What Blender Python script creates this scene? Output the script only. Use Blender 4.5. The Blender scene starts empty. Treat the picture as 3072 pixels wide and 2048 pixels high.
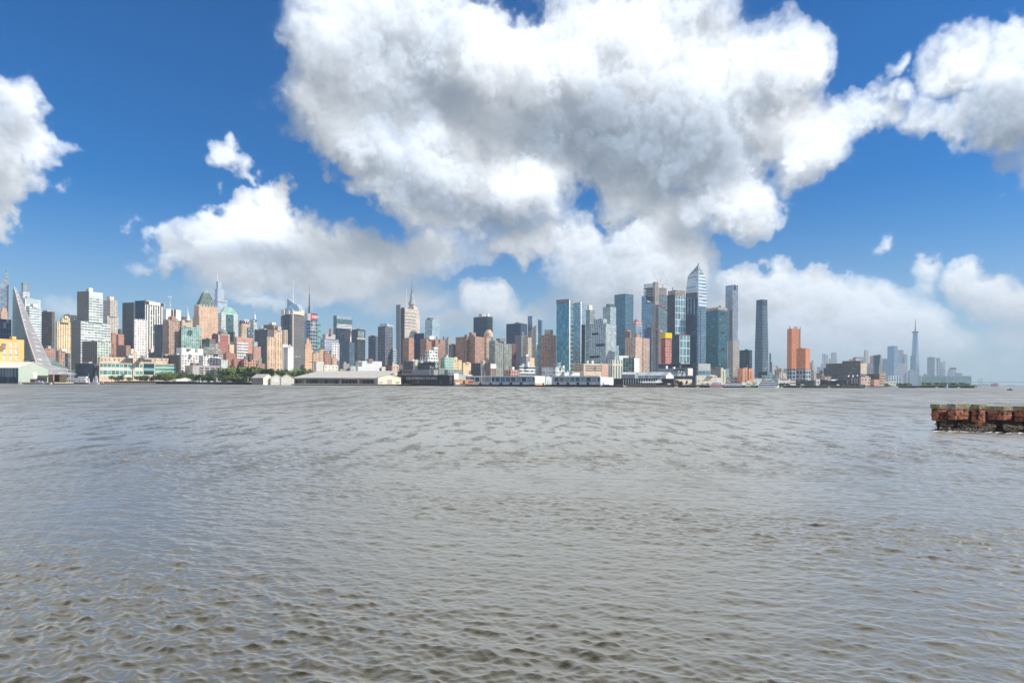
import bpy, bmesh, math, random
import numpy as np
from mathutils import Vector, Matrix
random.seed(7)
S = bpy.context.scene
COL = S.collection
# ------------------------------------------------------------------ camera
CAM_Z = 5.0
ROLL = 0.0055
SHIFT = (1148.5 - 1024) / 3072.0
FPX = 2048.0
cam = bpy.data.cameras.new('camera')
cam.sensor_width = 36.0
cam.lens = 24.0
cam.shift_y = SHIFT
cam.clip_start = 0.5
cam.clip_end = 60000
camo = bpy.data.objects.new('camera', cam)
camo.matrix_world = Matrix.Translation((0, 0, CAM_Z)) @ Matrix.Rotation(-ROLL, 4, 'Y') @ Matrix.Rotation(math.pi / 2, 4, 'X')
COL.objects.link(camo)
S.camera = camo
CR, SR = math.cos(ROLL), math.sin(ROLL)


def ray(px, py):
    """photo position -> viewing direction per metre of depth"""
    xc = (px - 1536.0) / FPX
    yc = (1148.5 - py) / FPX
    return (xc * CR - yc * SR, yc * CR + xc * SR)


def P(px, py, d):
    x, z = ray(px, py)
    return Vector((x * d, d, CAM_Z + z * d))


def GX(px, d):
    """ground X at depth d for photo column px (taken at the horizon)"""
    return ray(px, 1140 + px * 17 / 3072.0)[0] * d


SUN_AZ = 98.0     # degrees clockwise from the viewing direction (+Y)
SUN_EL = 38.0
S.view_settings.view_transform = 'Standard'
S.view_settings.look = 'None'
S.view_settings.gamma = 1.0
S.view_settings.exposure = 0.0
S.render.resolution_x, S.render.resolution_y = 1024, 682
S.cycles.max_bounces = 6
S.cycles.diffuse_bounces = 2
S.cycles.glossy_bounces = 3
S.cycles.transmission_bounces = 3
S.cycles.volume_bounces = 0
S.cycles.use_denoising = True
# ------------------------------------------------------------------ sky
W = bpy.data.worlds.new("World")
S.world = W
W.use_nodes = True
nt = W.node_tree
nt.nodes.clear()


class NB:
    """tiny helper for building node trees"""
    def __init__(self, tree):
        self.t = tree

    def n(self, kind, **kw):
        nd = self.t.nodes.new(kind)
        for k, v in kw.items():
            setattr(nd, k, v)
        return nd

    def link(self, a, b):
        self.t.links.new(a, b)

    def put(self, sock, v):
        if hasattr(v, 'is_output'):
            self.link(v, sock)
        else:
            sock.default_value = v

    def m(self, op, a, b=None, c=None, clamp=False):
        nd = self.n('ShaderNodeMath', operation=op, use_clamp=clamp)
        self.put(nd.inputs[0], a)
        if b is not None:
            self.put(nd.inputs[1], b)
        if c is not None:
            self.put(nd.inputs[2], c)
        return nd.outputs[0]

    def vm(self, op, a, b=None, scale=None):
        nd = self.n('ShaderNodeVectorMath', operation=op)
        self.put(nd.inputs[0], a)
        if b is not None:
            self.put(nd.inputs[1], b)
        if scale is not None:
            self.put(nd.inputs['Scale'], scale)
        return nd.outputs['Value'] if op in ('LENGTH', 'DOT_PRODUCT', 'DISTANCE') else nd.outputs[0]

    def mr(self, v, a, b, c=0.0, d=1.0, kind='SMOOTHSTEP'):
        nd = self.n('ShaderNodeMapRange', interpolation_type=kind, clamp=True)
        self.put(nd.inputs[0], v)
        for i, q in enumerate((a, b, c, d)):
            self.put(nd.inputs[1 + i], q)
        return nd.outputs[0]

    def noise(self, vec, scale, detail=4, rough=0.55, dist=0.0, lac=2.0, dims='3D', out=0):
        nd = self.n('ShaderNodeTexNoise', noise_dimensions=dims)
        self.put(nd.inputs['Vector'], vec)
        self.put(nd.inputs['Scale'], scale)
        self.put(nd.inputs['Detail'], detail)
        self.put(nd.inputs['Roughness'], rough)
        self.put(nd.inputs['Distortion'], dist)
        self.put(nd.inputs['Lacunarity'], lac)
        return nd.outputs[out]

    def mix(self, f, a, b, blend='MIX'):
        nd = self.n('ShaderNodeMix', data_type='RGBA', blend_type=blend)
        nd.clamp_factor = True
        self.put(nd.inputs[0], f)
        for s, v in ((nd.inputs[6], a), (nd.inputs[7], b)):
            if not hasattr(v, 'is_output') and len(v) == 3:
                v = (*v, 1)
            self.put(s, v)
        return nd.outputs[2]

    def comb(self, x, y, z=0.0):
        nd = self.n('ShaderNodeCombineXYZ')
        for i, v in enumerate((x, y, z)):
            self.put(nd.inputs[i], v)
        return nd.outputs[0]


def azel(dx, dy):
    """photo spot (in the 2352 px wide view) -> azimuth, elevation in degrees"""
    x, z = ray(dx * 3072 / 2352.0, dy * 3072 / 2352.0)
    az = math.degrees(math.atan2(x, 1))
    el = math.degrees(math.atan2(z, math.hypot(x, 1)))
    return az, el


DEGPX = 0.0364   # degrees per px of the 2352 px wide view, at the middle
# cloud masses: centre x, y, half width, half height, tilt, weight
PUFFS = [
 # great cumulus bank
 (780,110,150,130,0,1),(765,215,125,88,0,.95),(800,300,150,110,0,1),(900,60,180,110,0,1),(960,170,200,150,0,1),
 (1010,30,120,70,0,.9),(1130,130,190,120,0,1.1),(1280,140,190,130,0,1.1),(1420,90,210,120,0,1.1),(1560,90,190,140,0,1.1),
 (1720,170,180,130,0,1.1),(1840,150,110,95,0,.95),(1790,110,90,80,0,.8),(1450,240,260,170,0,1.15),(1250,290,240,150,0,1.1),(1080,300,220,150,0,1.1),
 (920,390,170,110,10,.95),(1000,450,170,100,20,1),(1180,440,160,110,0,1.05),(1240,420,110,70,0,.9),
 (1640,270,230,120,0,1.1),(1830,290,170,90,0,1.05),(1880,350,110,100,0,.95),(1650,380,150,90,0,.9),(1420,370,200,90,10,1),
 (1950,290,100,60,-20,.9),(2030,262,85,36,-25,.66),(2070,180,40,35,0,.5),(1560,330,200,110,0,1),
 (1030,510,120,50,15,.7),
 # middle shelf beneath it
 (1480,450,110,80,0,.95),(1570,490,150,80,0,1),(1700,470,140,80,0,1),(1740,510,60,45,30,.6),(1410,500,60,40,0,.6),
 (1500,560,140,90,0,1),(1560,620,110,110,0,1),(1400,620,170,100,0,.95),(1320,570,100,80,0,.85),(1210,560,160,55,-10,.8),
 (1450,700,220,80,0,.9),
 # cumulus at the left
 (640,470,85,70,0,1.05),(560,500,110,75,0,1.05),(470,550,120,75,0,1),(400,590,90,60,0,.9),(640,560,190,90,0,1.05),
 (760,570,150,70,0,.95),(860,600,170,80,0,.95),(980,580,120,70,0,.85),(560,620,200,60,0,.9),(760,640,240,60,0,.9),(350,620,80,30,0,.5),
 (720,500,45,45,0,.7),
 # small ones
 (520,362,52,40,25,.72),(572,386,46,24,40,.55),(478,374,32,22,0,.55),(155,432,42,18,-10,.30),(295,555,30,18,30,.30),
 # left edge
 (0,290,120,110,0,1.05),(80,320,90,60,0,.95),(30,400,90,90,0,1),(0,480,50,80,0,.85),(50,250,60,60,0,.8),
 # right edge
 (2260,150,150,95,0,1.05),(2330,230,180,120,0,1.1),(2170,270,80,55,20,.85),(2100,268,55,48,0,.66),(2340,90,90,60,0,.9),(2345,390,70,70,30,.55),
 (2280,300,130,70,10,.85),
 # low bank at the right
 (1740,660,130,75,0,1),(1860,690,170,85,0,1),(1980,720,140,85,0,1),(1700,740,160,90,0,1),(2080,760,140,80,0,1),(1900,790,300,90,0,1),(2170,790,100,60,0,.7),
 (2025,578,40,24,20,.5),(2130,618,55,38,-30,.6),(2110,660,40,40,60,.4),(2210,655,70,55,20,.85),(2300,690,130,60,15,.9),(2352,700,100,60,0,.8),
 (2310,780,150,50,0,.45),(2300,840,120,40,0,.45),
 # low ones behind the towers
 (1130,700,80,55,10,.85),(1090,670,45,40,0,.7),(1200,730,80,40,0,.7),(1050,740,120,40,0,.5),(930,690,140,50,0,.6),(600,680,200,40,0,.5),
 (170,690,170,35,0,.3),
]
HOLES = [(1330,445,42,38,0,.9),(1390,520,50,28,25,.75),(1772,378,48,34,0,.8),(1170,25,95,38,0,.95),(1250,30,60,34,0,.9),(800,405,45,32,0,.8),(1700,40,60,40,30,.55),
 (1130,600,110,32,0,.55),(1880,215,34,44,20,.75),(1830,560,190,50,0,.6),(1930,440,120,50,10,.6),(700,400,60,40,20,.8),(1645,35,40,50,0,.9)]
# heavy shaded undersides and bright sunlit heads
GREY = [(790,160,100,65,0,.3),(900,110,120,60,0,.4),(960,210,150,60,-10,.5),(850,250,140,50,20,.45),(1050,260,160,55,0,.6),
 (1280,320,200,60,10,1.3),(1430,350,230,75,15,1.5),(1580,330,180,70,10,1.2),(1460,250,170,80,0,.55),(1600,400,130,45,0,.8),(1330,260,140,60,0,.6),
 (1010,470,150,50,15,.95),(1100,500,160,40,12,1.1),(1180,515,90,30,0,.8),(930,420,100,50,20,.5),
 (630,605,110,42,10,.9),(560,580,130,30,0,.6),(760,590,130,45,0,.7),(900,560,110,45,0,.85),(980,600,90,60,0,.8),(700,660,300,40,0,.6),
 (1540,450,120,45,15,.6),(1330,640,170,70,0,.45),(1450,720,250,70,0,.7),(1600,560,90,40,0,.25),
 (2290,230,140,50,15,.75),(2330,300,130,50,15,.95),(2240,300,90,40,10,.7),(30,300,80,40,0,.55),(10,240,60,30,0,.5),
 (1850,790,330,70,0,.7),(1750,740,140,40,0,.35),(2290,730,120,40,15,.5),(1100,740,120,30,0,.5),(1750,330,140,30,10,.4),(1680,240,90,30,0,.3)]
GLOW = [(1140,130,150,75,0,.8),(1290,150,110,60,0,.6),(1420,60,120,60,0,.7),(1500,150,120,70,0,.6),(1700,150,140,70,0,.8),(1860,160,70,70,0,.7),(1190,420,110,45,-5,.9),
 (1240,400,70,50,0,.6),(640,470,85,70,0,1.2),(570,505,110,60,0,1.0),(470,545,80,40,0,.6),(1850,350,100,70,0,.8),(1780,300,120,40,0,.5),(660,200,70,35,10,.6),(760,60,60,40,0,.6),(1720,470,90,50,0,.7),
 (100,330,60,45,0,.6),(40,230,50,30,30,.5),(2220,150,80,50,0,.6),(2300,180,60,40,0,.5),(1740,620,130,30,0,.4),(1250,600,80,50,0,.3),(960,200,90,40,0,0.0),(1420,480,50,30,0,.6),
 (900,30,80,40,0,.3),(990,300,60,35,0,.4),(520,360,60,40,0,.6)]


# ------------------------------------------------------------------ clouds: a density volume lit by the sun, marched once into an HDRI window
C_AZ0, C_EL0, C_RES, C_NX, C_NY, C_NZ, C_DZ = -46.0, -1.0, 0.072, 1280, 480, 48, 0.25


def up_axis(a, ax):
    """one quadratic B-spline subdivision along an axis"""
    a = np.moveaxis(a, ax, 0)
    n = a.shape[0]
    o = np.empty((2 * (n - 1),) + a.shape[1:], np.float32)
    o[0::2] = 0.75 * a[:-1] + 0.25 * a[1:]
    o[1::2] = 0.25 * a[:-1] + 0.75 * a[1:]
    return np.moveaxis(o, 0, ax)


def octave(rng, kx, kz):
    """smooth noise whose grain is 2**kx cells in x, y and 2**kz in depth"""
    sh = [math.ceil(C_NX / 2 ** kx) + 3, math.ceil(C_NY / 2 ** kx) + 3, math.ceil(C_NZ / 2 ** kz) + 3]
    a = rng.standard_normal(sh).astype(np.float32)
    for i in range(max(kx, kz)):
        if i < kz:
            a = up_axis(a, 2)
        if i < kx:
            a = up_axis(a, 0)
            a = up_axis(a, 1)
    a = a[:C_NX, :C_NY, :C_NZ]
    return a / a.std()


def cloud_window():
    rng = np.random.default_rng(11)
    ax = (C_AZ0 + C_RES * (np.arange(C_NX) + .5)).astype(np.float32)
    ay = (C_EL0 + C_RES * (np.arange(C_NY) + .5)).astype(np.float32)
    azz = ((np.arange(C_NZ) - C_NZ / 2) * C_DZ).astype(np.float32)

    def splat2(blobs, k=1.0):
        f = np.zeros((C_NX, C_NY), np.float32)
        for (cx, cy, rx, ry, rot, w) in blobs:
            a0, e0 = azel(cx, cy)
            ca = math.cos(math.radians(a0))
            rx, ry = max(rx * DEGPX * ca * ca, .3), max(ry * DEGPX * ca, .3)
            c, s = math.cos(math.radians(-rot)), math.sin(math.radians(-rot))
            dx, dy = ax[:, None] - a0, ay[None, :] - e0
            q = np.sqrt(((dx * c + dy * s) / rx) ** 2 + ((-dx * s + dy * c) / ry) ** 2)
            t = np.clip(1 - q / 1.3, 0, 1)
            f = np.maximum(f, w * t * t * (3 - 2 * t)) if k == 0 else f + w * t * t * (3 - 2 * t) * (1 - 0.5 * np.minimum(f, 1))
        return f

    F = np.zeros((C_NX, C_NY, C_NZ), np.float32)
    for i, (cx, cy, rx, ry, rot, w) in enumerate(PUFFS):
        a0, e0 = azel(cx, cy)
        ca = math.cos(math.radians(a0))
        rx, ry = rx * DEGPX * ca * ca * 1.12, ry * DEGPX * ca * 1.12
        rz = min(4.6, 0.9 * min(rx, ry) + .5)
        z0 = ((i * 7919) % 100 / 100 - .5) * 3.2 * min(1, rx / 4)
        R = max(rx, ry) + .2
        i0, i1 = np.searchsorted(ax, [a0 - R, a0 + R])
        j0, j1 = np.searchsorted(ay, [e0 - R, e0 + R])
        if i1 <= i0 or j1 <= j0:
            continue
        c, s = math.cos(math.radians(-rot)), math.sin(math.radians(-rot))
        dx, dy = ax[i0:i1, None] - a0, ay[None, j0:j1] - e0
        q2 = ((dx * c + dy * s) / rx) ** 2 + ((-dx * s + dy * c) / ry) ** 2
        q = np.sqrt(q2[:, :, None] + (((azz - z0) / rz) ** 2)[None, None, :])
        t = w * np.clip(1 - q, 0, 1)
        V = F[i0:i1, j0:j1]
        # smooth union
        h = np.clip(.5 + .5 * (V - t) / .22, 0, 1)
        V[:] = t * (1 - h) + V * h + .22 * h * (1 - h) * (np.minimum(t, V) > 0)
    H = splat2(HOLES, 0)

    def flat(k):
        sh = [math.ceil(C_NX / 2 ** k) + 3, math.ceil(C_NY / 2 ** k) + 3]
        a = rng.standard_normal(sh).astype(np.float32)
        for _ in range(k):
            a = up_axis(up_axis(a, 0), 1)
        a = a[:C_NX, :C_NY]
        return a / a.std()
    ii, jj = np.meshgrid(np.arange(C_NX), np.arange(C_NY), indexing='ij')
    wx = 3 * flat(6) + 6 * flat(5) + 4 * flat(4) + 2.2 * flat(3) + 1.2 * flat(2) + .7 * flat(1)
    wy = 3 * flat(6) + 5 * flat(5) + 4 * flat(4) + 2.2 * flat(3) + 1.2 * flat(2) + .7 * flat(1)
    # calmer where clouds are small and low
    wk = np.clip(.45 + .55 * (ay[None, :] - 3) / 10, .4, 1)
    wi = np.clip(ii + (wx * wk).astype(int), 0, C_NX - 1)
    wj = np.clip(jj + (wy * wk).astype(int), 0, C_NY - 1)
    F = F[wi, wj]
    H = H[wi, wj]
    n6, n5, n4 = octave(rng, 6, 4), octave(rng, 5, 3), octave(rng, 4, 2)
    n3, n2, n1 = octave(rng, 3, 1), octave(rng, 2, 0), octave(rng, 1, 0)
    N = 0.085 * n6 + 0.15 * (np.abs(n5) - .75) + 0.11 * (np.abs(n4) - .75) + 0.03 * n4 + 0.062 * (np.abs(n3) - .75) + .02 * n3 + 0.046 * n2 + 0.034 * n1
    del n6, n5, n4
    D = F + N * np.clip(F * 5, 0, 1) * 1.25 - 0.55 * H[:, :, None] * 1.0
    rho = np.clip((D - 0.12) / .28, 0, 1)
    rho = rho ** 1.4 * 1.7
    Fm = F.max(axis=2)
    # ragged thin fringe
    rho += .10 * np.clip((F * 1.3 + N * 1.3 - 0.02 - .5 * H[:, :, None]) / .25, 0, 1) * np.clip(F * 9, 0, 1)
    # thin the clouds a little towards the horizon
    rho *= np.clip((ay[None, :, None] + .5) / 5.0, .25, 1)
    del F, D, N, n3, n2, n1
    G = splat2(GREY)
    GL = splat2(GLOW)

    def march(lx, ly, lz):
        """optical depth towards a light, sweeping down through the rows"""
        tau = np.zeros_like(rho)
        fx, fz = lx / ly, lz / ly * C_RES / C_DZ
        step = math.sqrt(1 + fx * fx + (lz / ly) ** 2)
        ix, rxf = math.floor(fx), fx - math.floor(fx)
        iz, rzf = math.floor(fz), fz - math.floor(fz)
        for j in range(C_NY - 2, -1, -1):
            s = tau[:, j + 1] + rho[:, j + 1] * step

            def sh(a, k, axis):
                if k == 0:
                    return a
                o = np.zeros_like(a)
                if axis == 0:
                    if k > 0:
                        o[:-k] = a[k:]
                    else:
                        o[-k:] = a[:k]
                else:
                    if k > 0:
                        o[:, :-k] = a[:, k:]
                    else:
                        o[:, -k:] = a[:, :k]
                return o
            s = (1 - rxf) * sh(s, ix, 0) + rxf * sh(s, ix + 1, 0)
            s = (1 - rzf) * sh(s, iz, 1) + rzf * sh(s, iz + 1, 1)
            tau[:, j] = s
        return tau * C_RES
    # the viewer sits at -z, so "towards the viewer" is a negative depth step
    ts = march(.55, .62, -.56)
    tu = march(0.05, 1.0, -.25)
    sunl = 0.36 * np.exp(-ts * 1.5) + 0.64 * np.exp(-ts * .25)
    ambl = 0.45 + .55 * np.exp(-tu * .55)
    del ts, tu
    T = np.ones((C_NX, C_NY), np.float32)
    LS = np.zeros((C_NX, C_NY), np.float32)
    LA = np.zeros((C_NX, C_NY), np.float32)
    for k in range(C_NZ):
        a = 1 - np.exp(-rho[:, :, k] * C_DZ * 2.6)
        LS += T * a * sunl[:, :, k]
        LA += T * a * ambl[:, :, k]
        T *= 1 - a
    A = 1 - T
    inv = 1 / np.maximum(A, 1e-3)
    LS *= inv

    def soft(a_, w_, r):
        for axis in (0, 1):
            for _ in range(2):
                pad = [(0, 0), (0, 0)]
                pad[axis] = (r + 1, r)
                ca, cw = (np.cumsum(np.pad(q, pad, mode='edge'), axis=axis) for q in (a_ * w_, w_))
                n_ = a_.shape[axis]
                sl = lambda q, i: q[i:i + n_] if axis == 0 else q[:, i:i + n_]
                a_ = (sl(ca, 2 * r + 1) - sl(ca, 0)) / np.maximum(sl(cw, 2 * r + 1) - sl(cw, 0), 1e-4)
        return a_.astype(np.float32)
    # light wandering inside the cloud evens out the small shadows
    LS = (.55 * LS + .28 * soft(LS, A + 1e-3, 8) + .17 * soft(LS, A + 1e-3, 28)) * 1.06
    LA *= inv
    LS = LS * np.exp(-1.05 * np.clip(G, 0, 1.5)) * (1 + .25 * np.clip(GL, 0, 1)) + .36 * np.clip(GL, 0, 1.2)
    rgb = np.empty((C_NX, C_NY, 3), np.float32)
    lowel = np.clip(1 - (ay - 3) / 12, 0, 1)[None, :]
    for ch, (s_, a_) in enumerate(((.77, .37), (.75, .48), (.72, .63))):
        c_ = s_ * LS + a_ * LA
        rgb[:, :, ch] = c_ + ((.88, .925, .98)[ch] - c_) * .50 * lowel
    A *= np.clip(Fm / .5, .28, 1)
    A *= np.clip((ay[None, :] - .2) / 3.4, .15, 1)
    return rgb, A


_rgb, _A = cloud_window()
CIMG = bpy.data.images.new('cloud_window', C_NX, C_NY, alpha=True, float_buffer=True)
CIMG.colorspace_settings.name = 'Non-Color'
CIMG.alpha_mode = 'CHANNEL_PACKED'
_buf = np.ones((C_NY, C_NX, 4), np.float32)
_buf[:, :, :3] = _rgb.transpose(1, 0, 2)
_buf[:, :, 3] = _A.T
CIMG.pixels.foreach_set(_buf.ravel())
CIMG.update()
del _rgb, _A, _buf
b = NB(nt)
tc = b.n('ShaderNodeTexCoord').outputs['Generated']
sx = b.n('ShaderNodeSeparateXYZ')
b.link(tc, sx.inputs[0])
X, Y, Z = sx.outputs
az = b.m('MULTIPLY', b.m('ARCTAN2', X, Y), 57.29578)
el = b.m('MULTIPLY', b.m('ARCSINE', Z), 57.29578)
pos = b.comb(az, el, 0.0)


uv = b.vm('MULTIPLY', b.vm('SUBTRACT', pos, (C_AZ0, C_EL0, 0)), (1 / (C_NX * C_RES), 1 / (C_NY * C_RES), 1))
ct = b.n('ShaderNodeTexImage', extension='EXTEND', interpolation='Cubic')
ct.image = CIMG
b.link(uv, ct.inputs[0])
# scattered clouds over the rest of the dome (seen only in reflections; thinned behind the viewer to darken shaded faces)
fo = b.noise(b.vm('MULTIPLY', tc, (1, 1, 1.6)), 2.6, 5, 0.58, 0.2)
back = b.mr(Y, -.45, .25)
thr = b.m('ADD', .47, b.m('MULTIPLY', back, -.25))
alpha_out = b.m('MULTIPLY', b.mr(fo, thr, b.m('ADD', thr, .16)), b.mr(el, 0, 8))
col_out = b.mix(b.mr(fo, 0.5, 0.66), (.85, .86, .87), (.55, .58, .62))
outside = b.m('MAXIMUM', b.mr(b.m('ABSOLUTE', az), 40, 45), b.mr(el, 29.5, 33))
inside = b.m('SUBTRACT', 1.0, outside)
alpha = b.m('ADD', b.m('MULTIPLY', ct.outputs['Alpha'], inside), b.m('MULTIPLY', alpha_out, outside))
ccol = b.mix(outside, ct.outputs['Color'], col_out)
sky = b.n('ShaderNodeTexSky', sky_type='NISHITA')
sky.sun_disc = False
sky.sun_elevation = math.radians(SUN_EL)
sky.sun_rotation = math.radians(SUN_AZ)
sky.altitude = 0
sky.air_density = 1.0
sky.dust_density = 0.05
sky.ozone_density = 4.0
bg1 = b.n('ShaderNodeBackground')
hs = b.n('ShaderNodeHueSaturation')
hs.inputs['Saturation'].default_value = 1.5
b.link(sky.outputs[0], hs.inputs['Color'])
tint = b.mix(1.0, hs.outputs[0], (.80, .98, 1.16), 'MULTIPLY')
veil = b.m('POWER', b.m('SUBTRACT', 1.0, b.m('DIVIDE', b.m('MINIMUM', b.m('ABSOLUTE', el), 16.0), 16.0)), 2.2)
tint = b.mix(b.m('MULTIPLY', veil, .9), tint, (4.6, 6.0, 7.2))
b.link(tint, bg1.inputs[0])
bg1.inputs[1].default_value = 0.098
bg2 = b.n('ShaderNodeBackground')
b.link(ccol, bg2.inputs[0])
bg2.inputs[1].default_value = 1.0
ms = b.n('ShaderNodeMixShader')
b.link(alpha, ms.inputs[0])
b.link(bg1.outputs[0], ms.inputs[1])
b.link(bg2.outputs[0], ms.inputs[2])
out = b.n('ShaderNodeOutputWorld')
b.link(ms.outputs[0], out.inputs[0])
W.cycles.sampling_method = 'MANUAL'
W.cycles.sample_map_resolution = 512
# sun
sun = bpy.data.lights.new('sun', 'SUN')
sun.energy = 5.0
sun.angle = math.radians(0.53)
sun.color = (1.0, 0.93, 0.82)
suno = bpy.data.objects.new('sun', sun)
COL.objects.link(suno)
a_, e_ = math.radians(SUN_AZ), math.radians(SUN_EL)
sdir = Vector((math.sin(a_) * math.cos(e_), math.cos(a_) * math.cos(e_), math.sin(e_)))
suno.rotation_euler = sdir.to_track_quat('Z', 'Y').to_euler()
# ------------------------------------------------------------------ helpers for meshes and materials
def new_mesh(name, verts, faces, mats=(), uvs=None, mat_ids=None, smooth=False):
    me = bpy.data.meshes.new(name)
    me.from_pydata([tuple(v) for v in verts], [], [tuple(f) for f in faces])
    for m_ in mats:
        me.materials.append(m_)
    if uvs is not None:
        ul = me.uv_layers.new(name='UVMap')
        ul.data.foreach_set('uv', np.asarray(uvs, np.float32).ravel())
    if mat_ids is not None:
        me.polygons.foreach_set('material_index', mat_ids)
    if smooth:
        me.polygons.foreach_set('use_smooth', [True] * len(me.polygons))
    me.update()
    return me


def link(name, me, parent=None, loc=None):
    o = bpy.data.objects.new(name, me)
    COL.objects.link(o)
    if loc is not None:
        o.location = loc
    if parent is not None:
        o.parent = parent
    return o


def tag(o, label=None, cat=None, group=None, kind=None):
    if label:
        o['label'] = label
    if cat:
        o['category'] = cat
    if group:
        o['group'] = group
    if kind:
        o['kind'] = kind
    return o


def empty(name, loc):
    o = bpy.data.objects.new(name, None)
    o.empty_display_size = 1
    o.location = loc
    COL.objects.link(o)
    return o


_MATS = {}


def mat(name, col=(.5, .5, .5), rough=.7, metal=0.0, vary=.12, scale=.15, spec=.4, streak=0.0):
    """plain surface with worn, uneven colour"""
    key = (name, tuple(col), rough, metal, vary, scale, streak)
    if key in _MATS:
        return _MATS[key]
    m_ = bpy.data.materials.new(name)
    m_.use_nodes = True
    b_ = NB(m_.node_tree)
    pr = m_.node_tree.nodes['Principled BSDF']
    pr.inputs['Roughness'].default_value = rough
    pr.inputs['Metallic'].default_value = metal
    pr.inputs['Specular IOR Level'].default_value = spec
    g_ = b_.n('ShaderNodeNewGeometry').outputs['Position']
    nz = b_.noise(g_, scale, 4, .6)
    f_ = b_.mr(nz, .3, .7, 1 - vary, 1 + vary, 'LINEAR')
    if streak:
        n2 = b_.noise(b_.vm('MULTIPLY', g_, (1, 1, .06)), scale * 4, 3, .6)
        f_ = b_.m('MULTIPLY', f_, b_.mr(n2, .35, .7, 1, 1 - streak, 'LINEAR'))
    b_.link(b_.vm('SCALE', col[:3], scale=f_), pr.inputs['Base Color'])
    _MATS[key] = m_
    return m_


# ------------------------------------------------------------------ river
def river():
    rng = np.random.default_rng(3)
    dep = np.concatenate([np.linspace(1150, 60, 1300), np.geomspace(60, 1.2, 200)[1:]])
    yy = FPX * CAM_Z / dep
    nx = 1300
    tx = np.linspace(-.86, .86, nx)
    Yg = np.repeat(yy[:, None], nx, 1)
    Xg = yy[:, None] * tx[None, :]
    dy = np.gradient(yy)[:, None]
    dx = (yy * (tx[1] - tx[0]))[:, None]
    # calm and choppy patches
    patch = np.zeros_like(Xg)
    for i in range(9):
        lam = rng.uniform(9, 60)
        th = rng.uniform(0, math.pi)
        patch += np.sin(2 * math.pi / lam * (np.cos(th) * Xg * .6 + np.sin(th) * Yg) + rng.uniform(0, 6.28))
    patch = np.clip(.88 + .20 * patch, .55, 1.7)
    Zg = np.zeros_like(Xg)
    HX = np.zeros_like(Xg)
    HY = np.zeros_like(Xg)
    n = 130
    for i in range(n):
        lam = .14 * (17.0 ** ((i + rng.uniform(0, 1)) / n))
        k = 2 * math.pi / lam
        th = math.radians(-100 + rng.normal(0, 24 if lam > 1.0 else 31))
        kx, ky = k * math.cos(th), k * math.sin(th)
        slope = .039 * (1.0 if lam < .6 else (.6 / lam) ** 1.0)
        a = slope / k
        ph = rng.uniform(0, 6.28)
        q = kx * Xg + ky * Yg + ph
        cut = np.clip(1.8 - (abs(kx) * dx + abs(ky) * dy) / 3.2, 0, 1)
        if cut.max() <= 0:
            continue
        am = a * cut * (patch if lam < 2.5 else .5 + .5 * patch)
        s, c = np.sin(q), np.cos(q)
        Zg += am * c
        HX -= am * s * (kx / k) * .55
        HY -= am * s * (ky / k) * .55
    V = np.stack([Xg + HX, Yg + HY, Zg], -1).astype(np.float32)
    ny = len(yy)
    verts = V.reshape(-1, 3)
    # apron: the river goes on beside and behind the viewer
    L = 9000.0
    ap = np.array([[-L, -600, -.02], [L, -600, -.02], [L, FPX * CAM_Z / 1.2, -.02], [-L, FPX * CAM_Z / 1.2, -.02]], np.float32)
    n0 = len(verts)
    verts = np.concatenate([verts, ap])
    idx = np.arange(ny * nx).reshape(ny, nx)
    quads = np.stack([idx[:-1, :-1], idx[:-1, 1:], idx[1:, 1:], idx[1:, :-1]], -1).reshape(-1, 4)
    bl, br, tr, tl = idx[0, 0], idx[0, -1], idx[-1, -1], idx[-1, 0]
    extra = [[n0, n0 + 1, br, bl], [n0 + 1, n0 + 2, tr, br], [n0 + 3, n0, bl, tl]]
    quads = np.concatenate([quads, np.array(extra)])
    me = bpy.data.meshes.new('river')
    me.vertices.add(len(verts))
    me.vertices.foreach_set('co', verts.ravel())
    me.loops.add(quads.size)
    me.loops.foreach_set('vertex_index', quads.ravel().astype(np.int32))
    me.polygons.add(len(quads))
    me.polygons.foreach_set('loop_start', np.arange(0, quads.size, 4, dtype=np.int32))
    me.polygons.foreach_set('use_smooth', np.ones(len(quads), bool))
    me.update(calc_edges=True)
    m_ = bpy.data.materials.new('river_water')
    m_.use_nodes = True
    b_ = NB(m_.node_tree)
    pr = m_.node_tree.nodes['Principled BSDF']
    g_ = b_.n('ShaderNodeNewGeometry').outputs['Position']
    sp = b_.n('ShaderNodeSeparateXYZ')
    b_.link(g_, sp.inputs[0])
    y_ = sp.outputs[1]
    flow = b_.noise(b_.vm('MULTIPLY', g_, (.3, 1, 1)), .02, 3, .6)
    silt = b_.mix(b_.mr(flow, .35, .65), (.040, .037, .022), (.050, .047, .031))
    far = b_.mr(y_, 25, 380, 0, 1, 'LINEAR')
    rip = b_.noise(b_.vm('MULTIPLY', g_, (.75, 1, 1)), 5.5, 3, .6)
    rough_ = b_.m('ADD', b_.m('MULTIPLY', b_.m('POWER', far, .5), .06), .33)
    mid = b_.noise(b_.vm('MULTIPLY', g_, (.4, 1, 1)), .5, 4, .66)
    long = b_.noise(b_.vm('MULTIPLY', g_, (.25, 1, 1)), .035, 4, .6)
    h_ = b_.m('ADD', b_.m('MULTIPLY', rip, .06), b_.m('MULTIPLY', b_.m('MULTIPLY', mid, b_.mr(y_, 30, 160, 0.1, 1)), 1.5))
    h_ = b_.m('ADD', h_, b_.m('MULTIPLY', b_.m('MULTIPLY', long, b_.mr(y_, 150, 600, 0, 1)), 7.0))
    bp = b_.n('ShaderNodeBump')
    bp.inputs['Strength'].default_value = .5
    bp.inputs['Distance'].default_value = 1.0
    b_.link(h_, bp.inputs['Height'])
    df = b_.n('ShaderNodeBsdfDiffuse')
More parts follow.
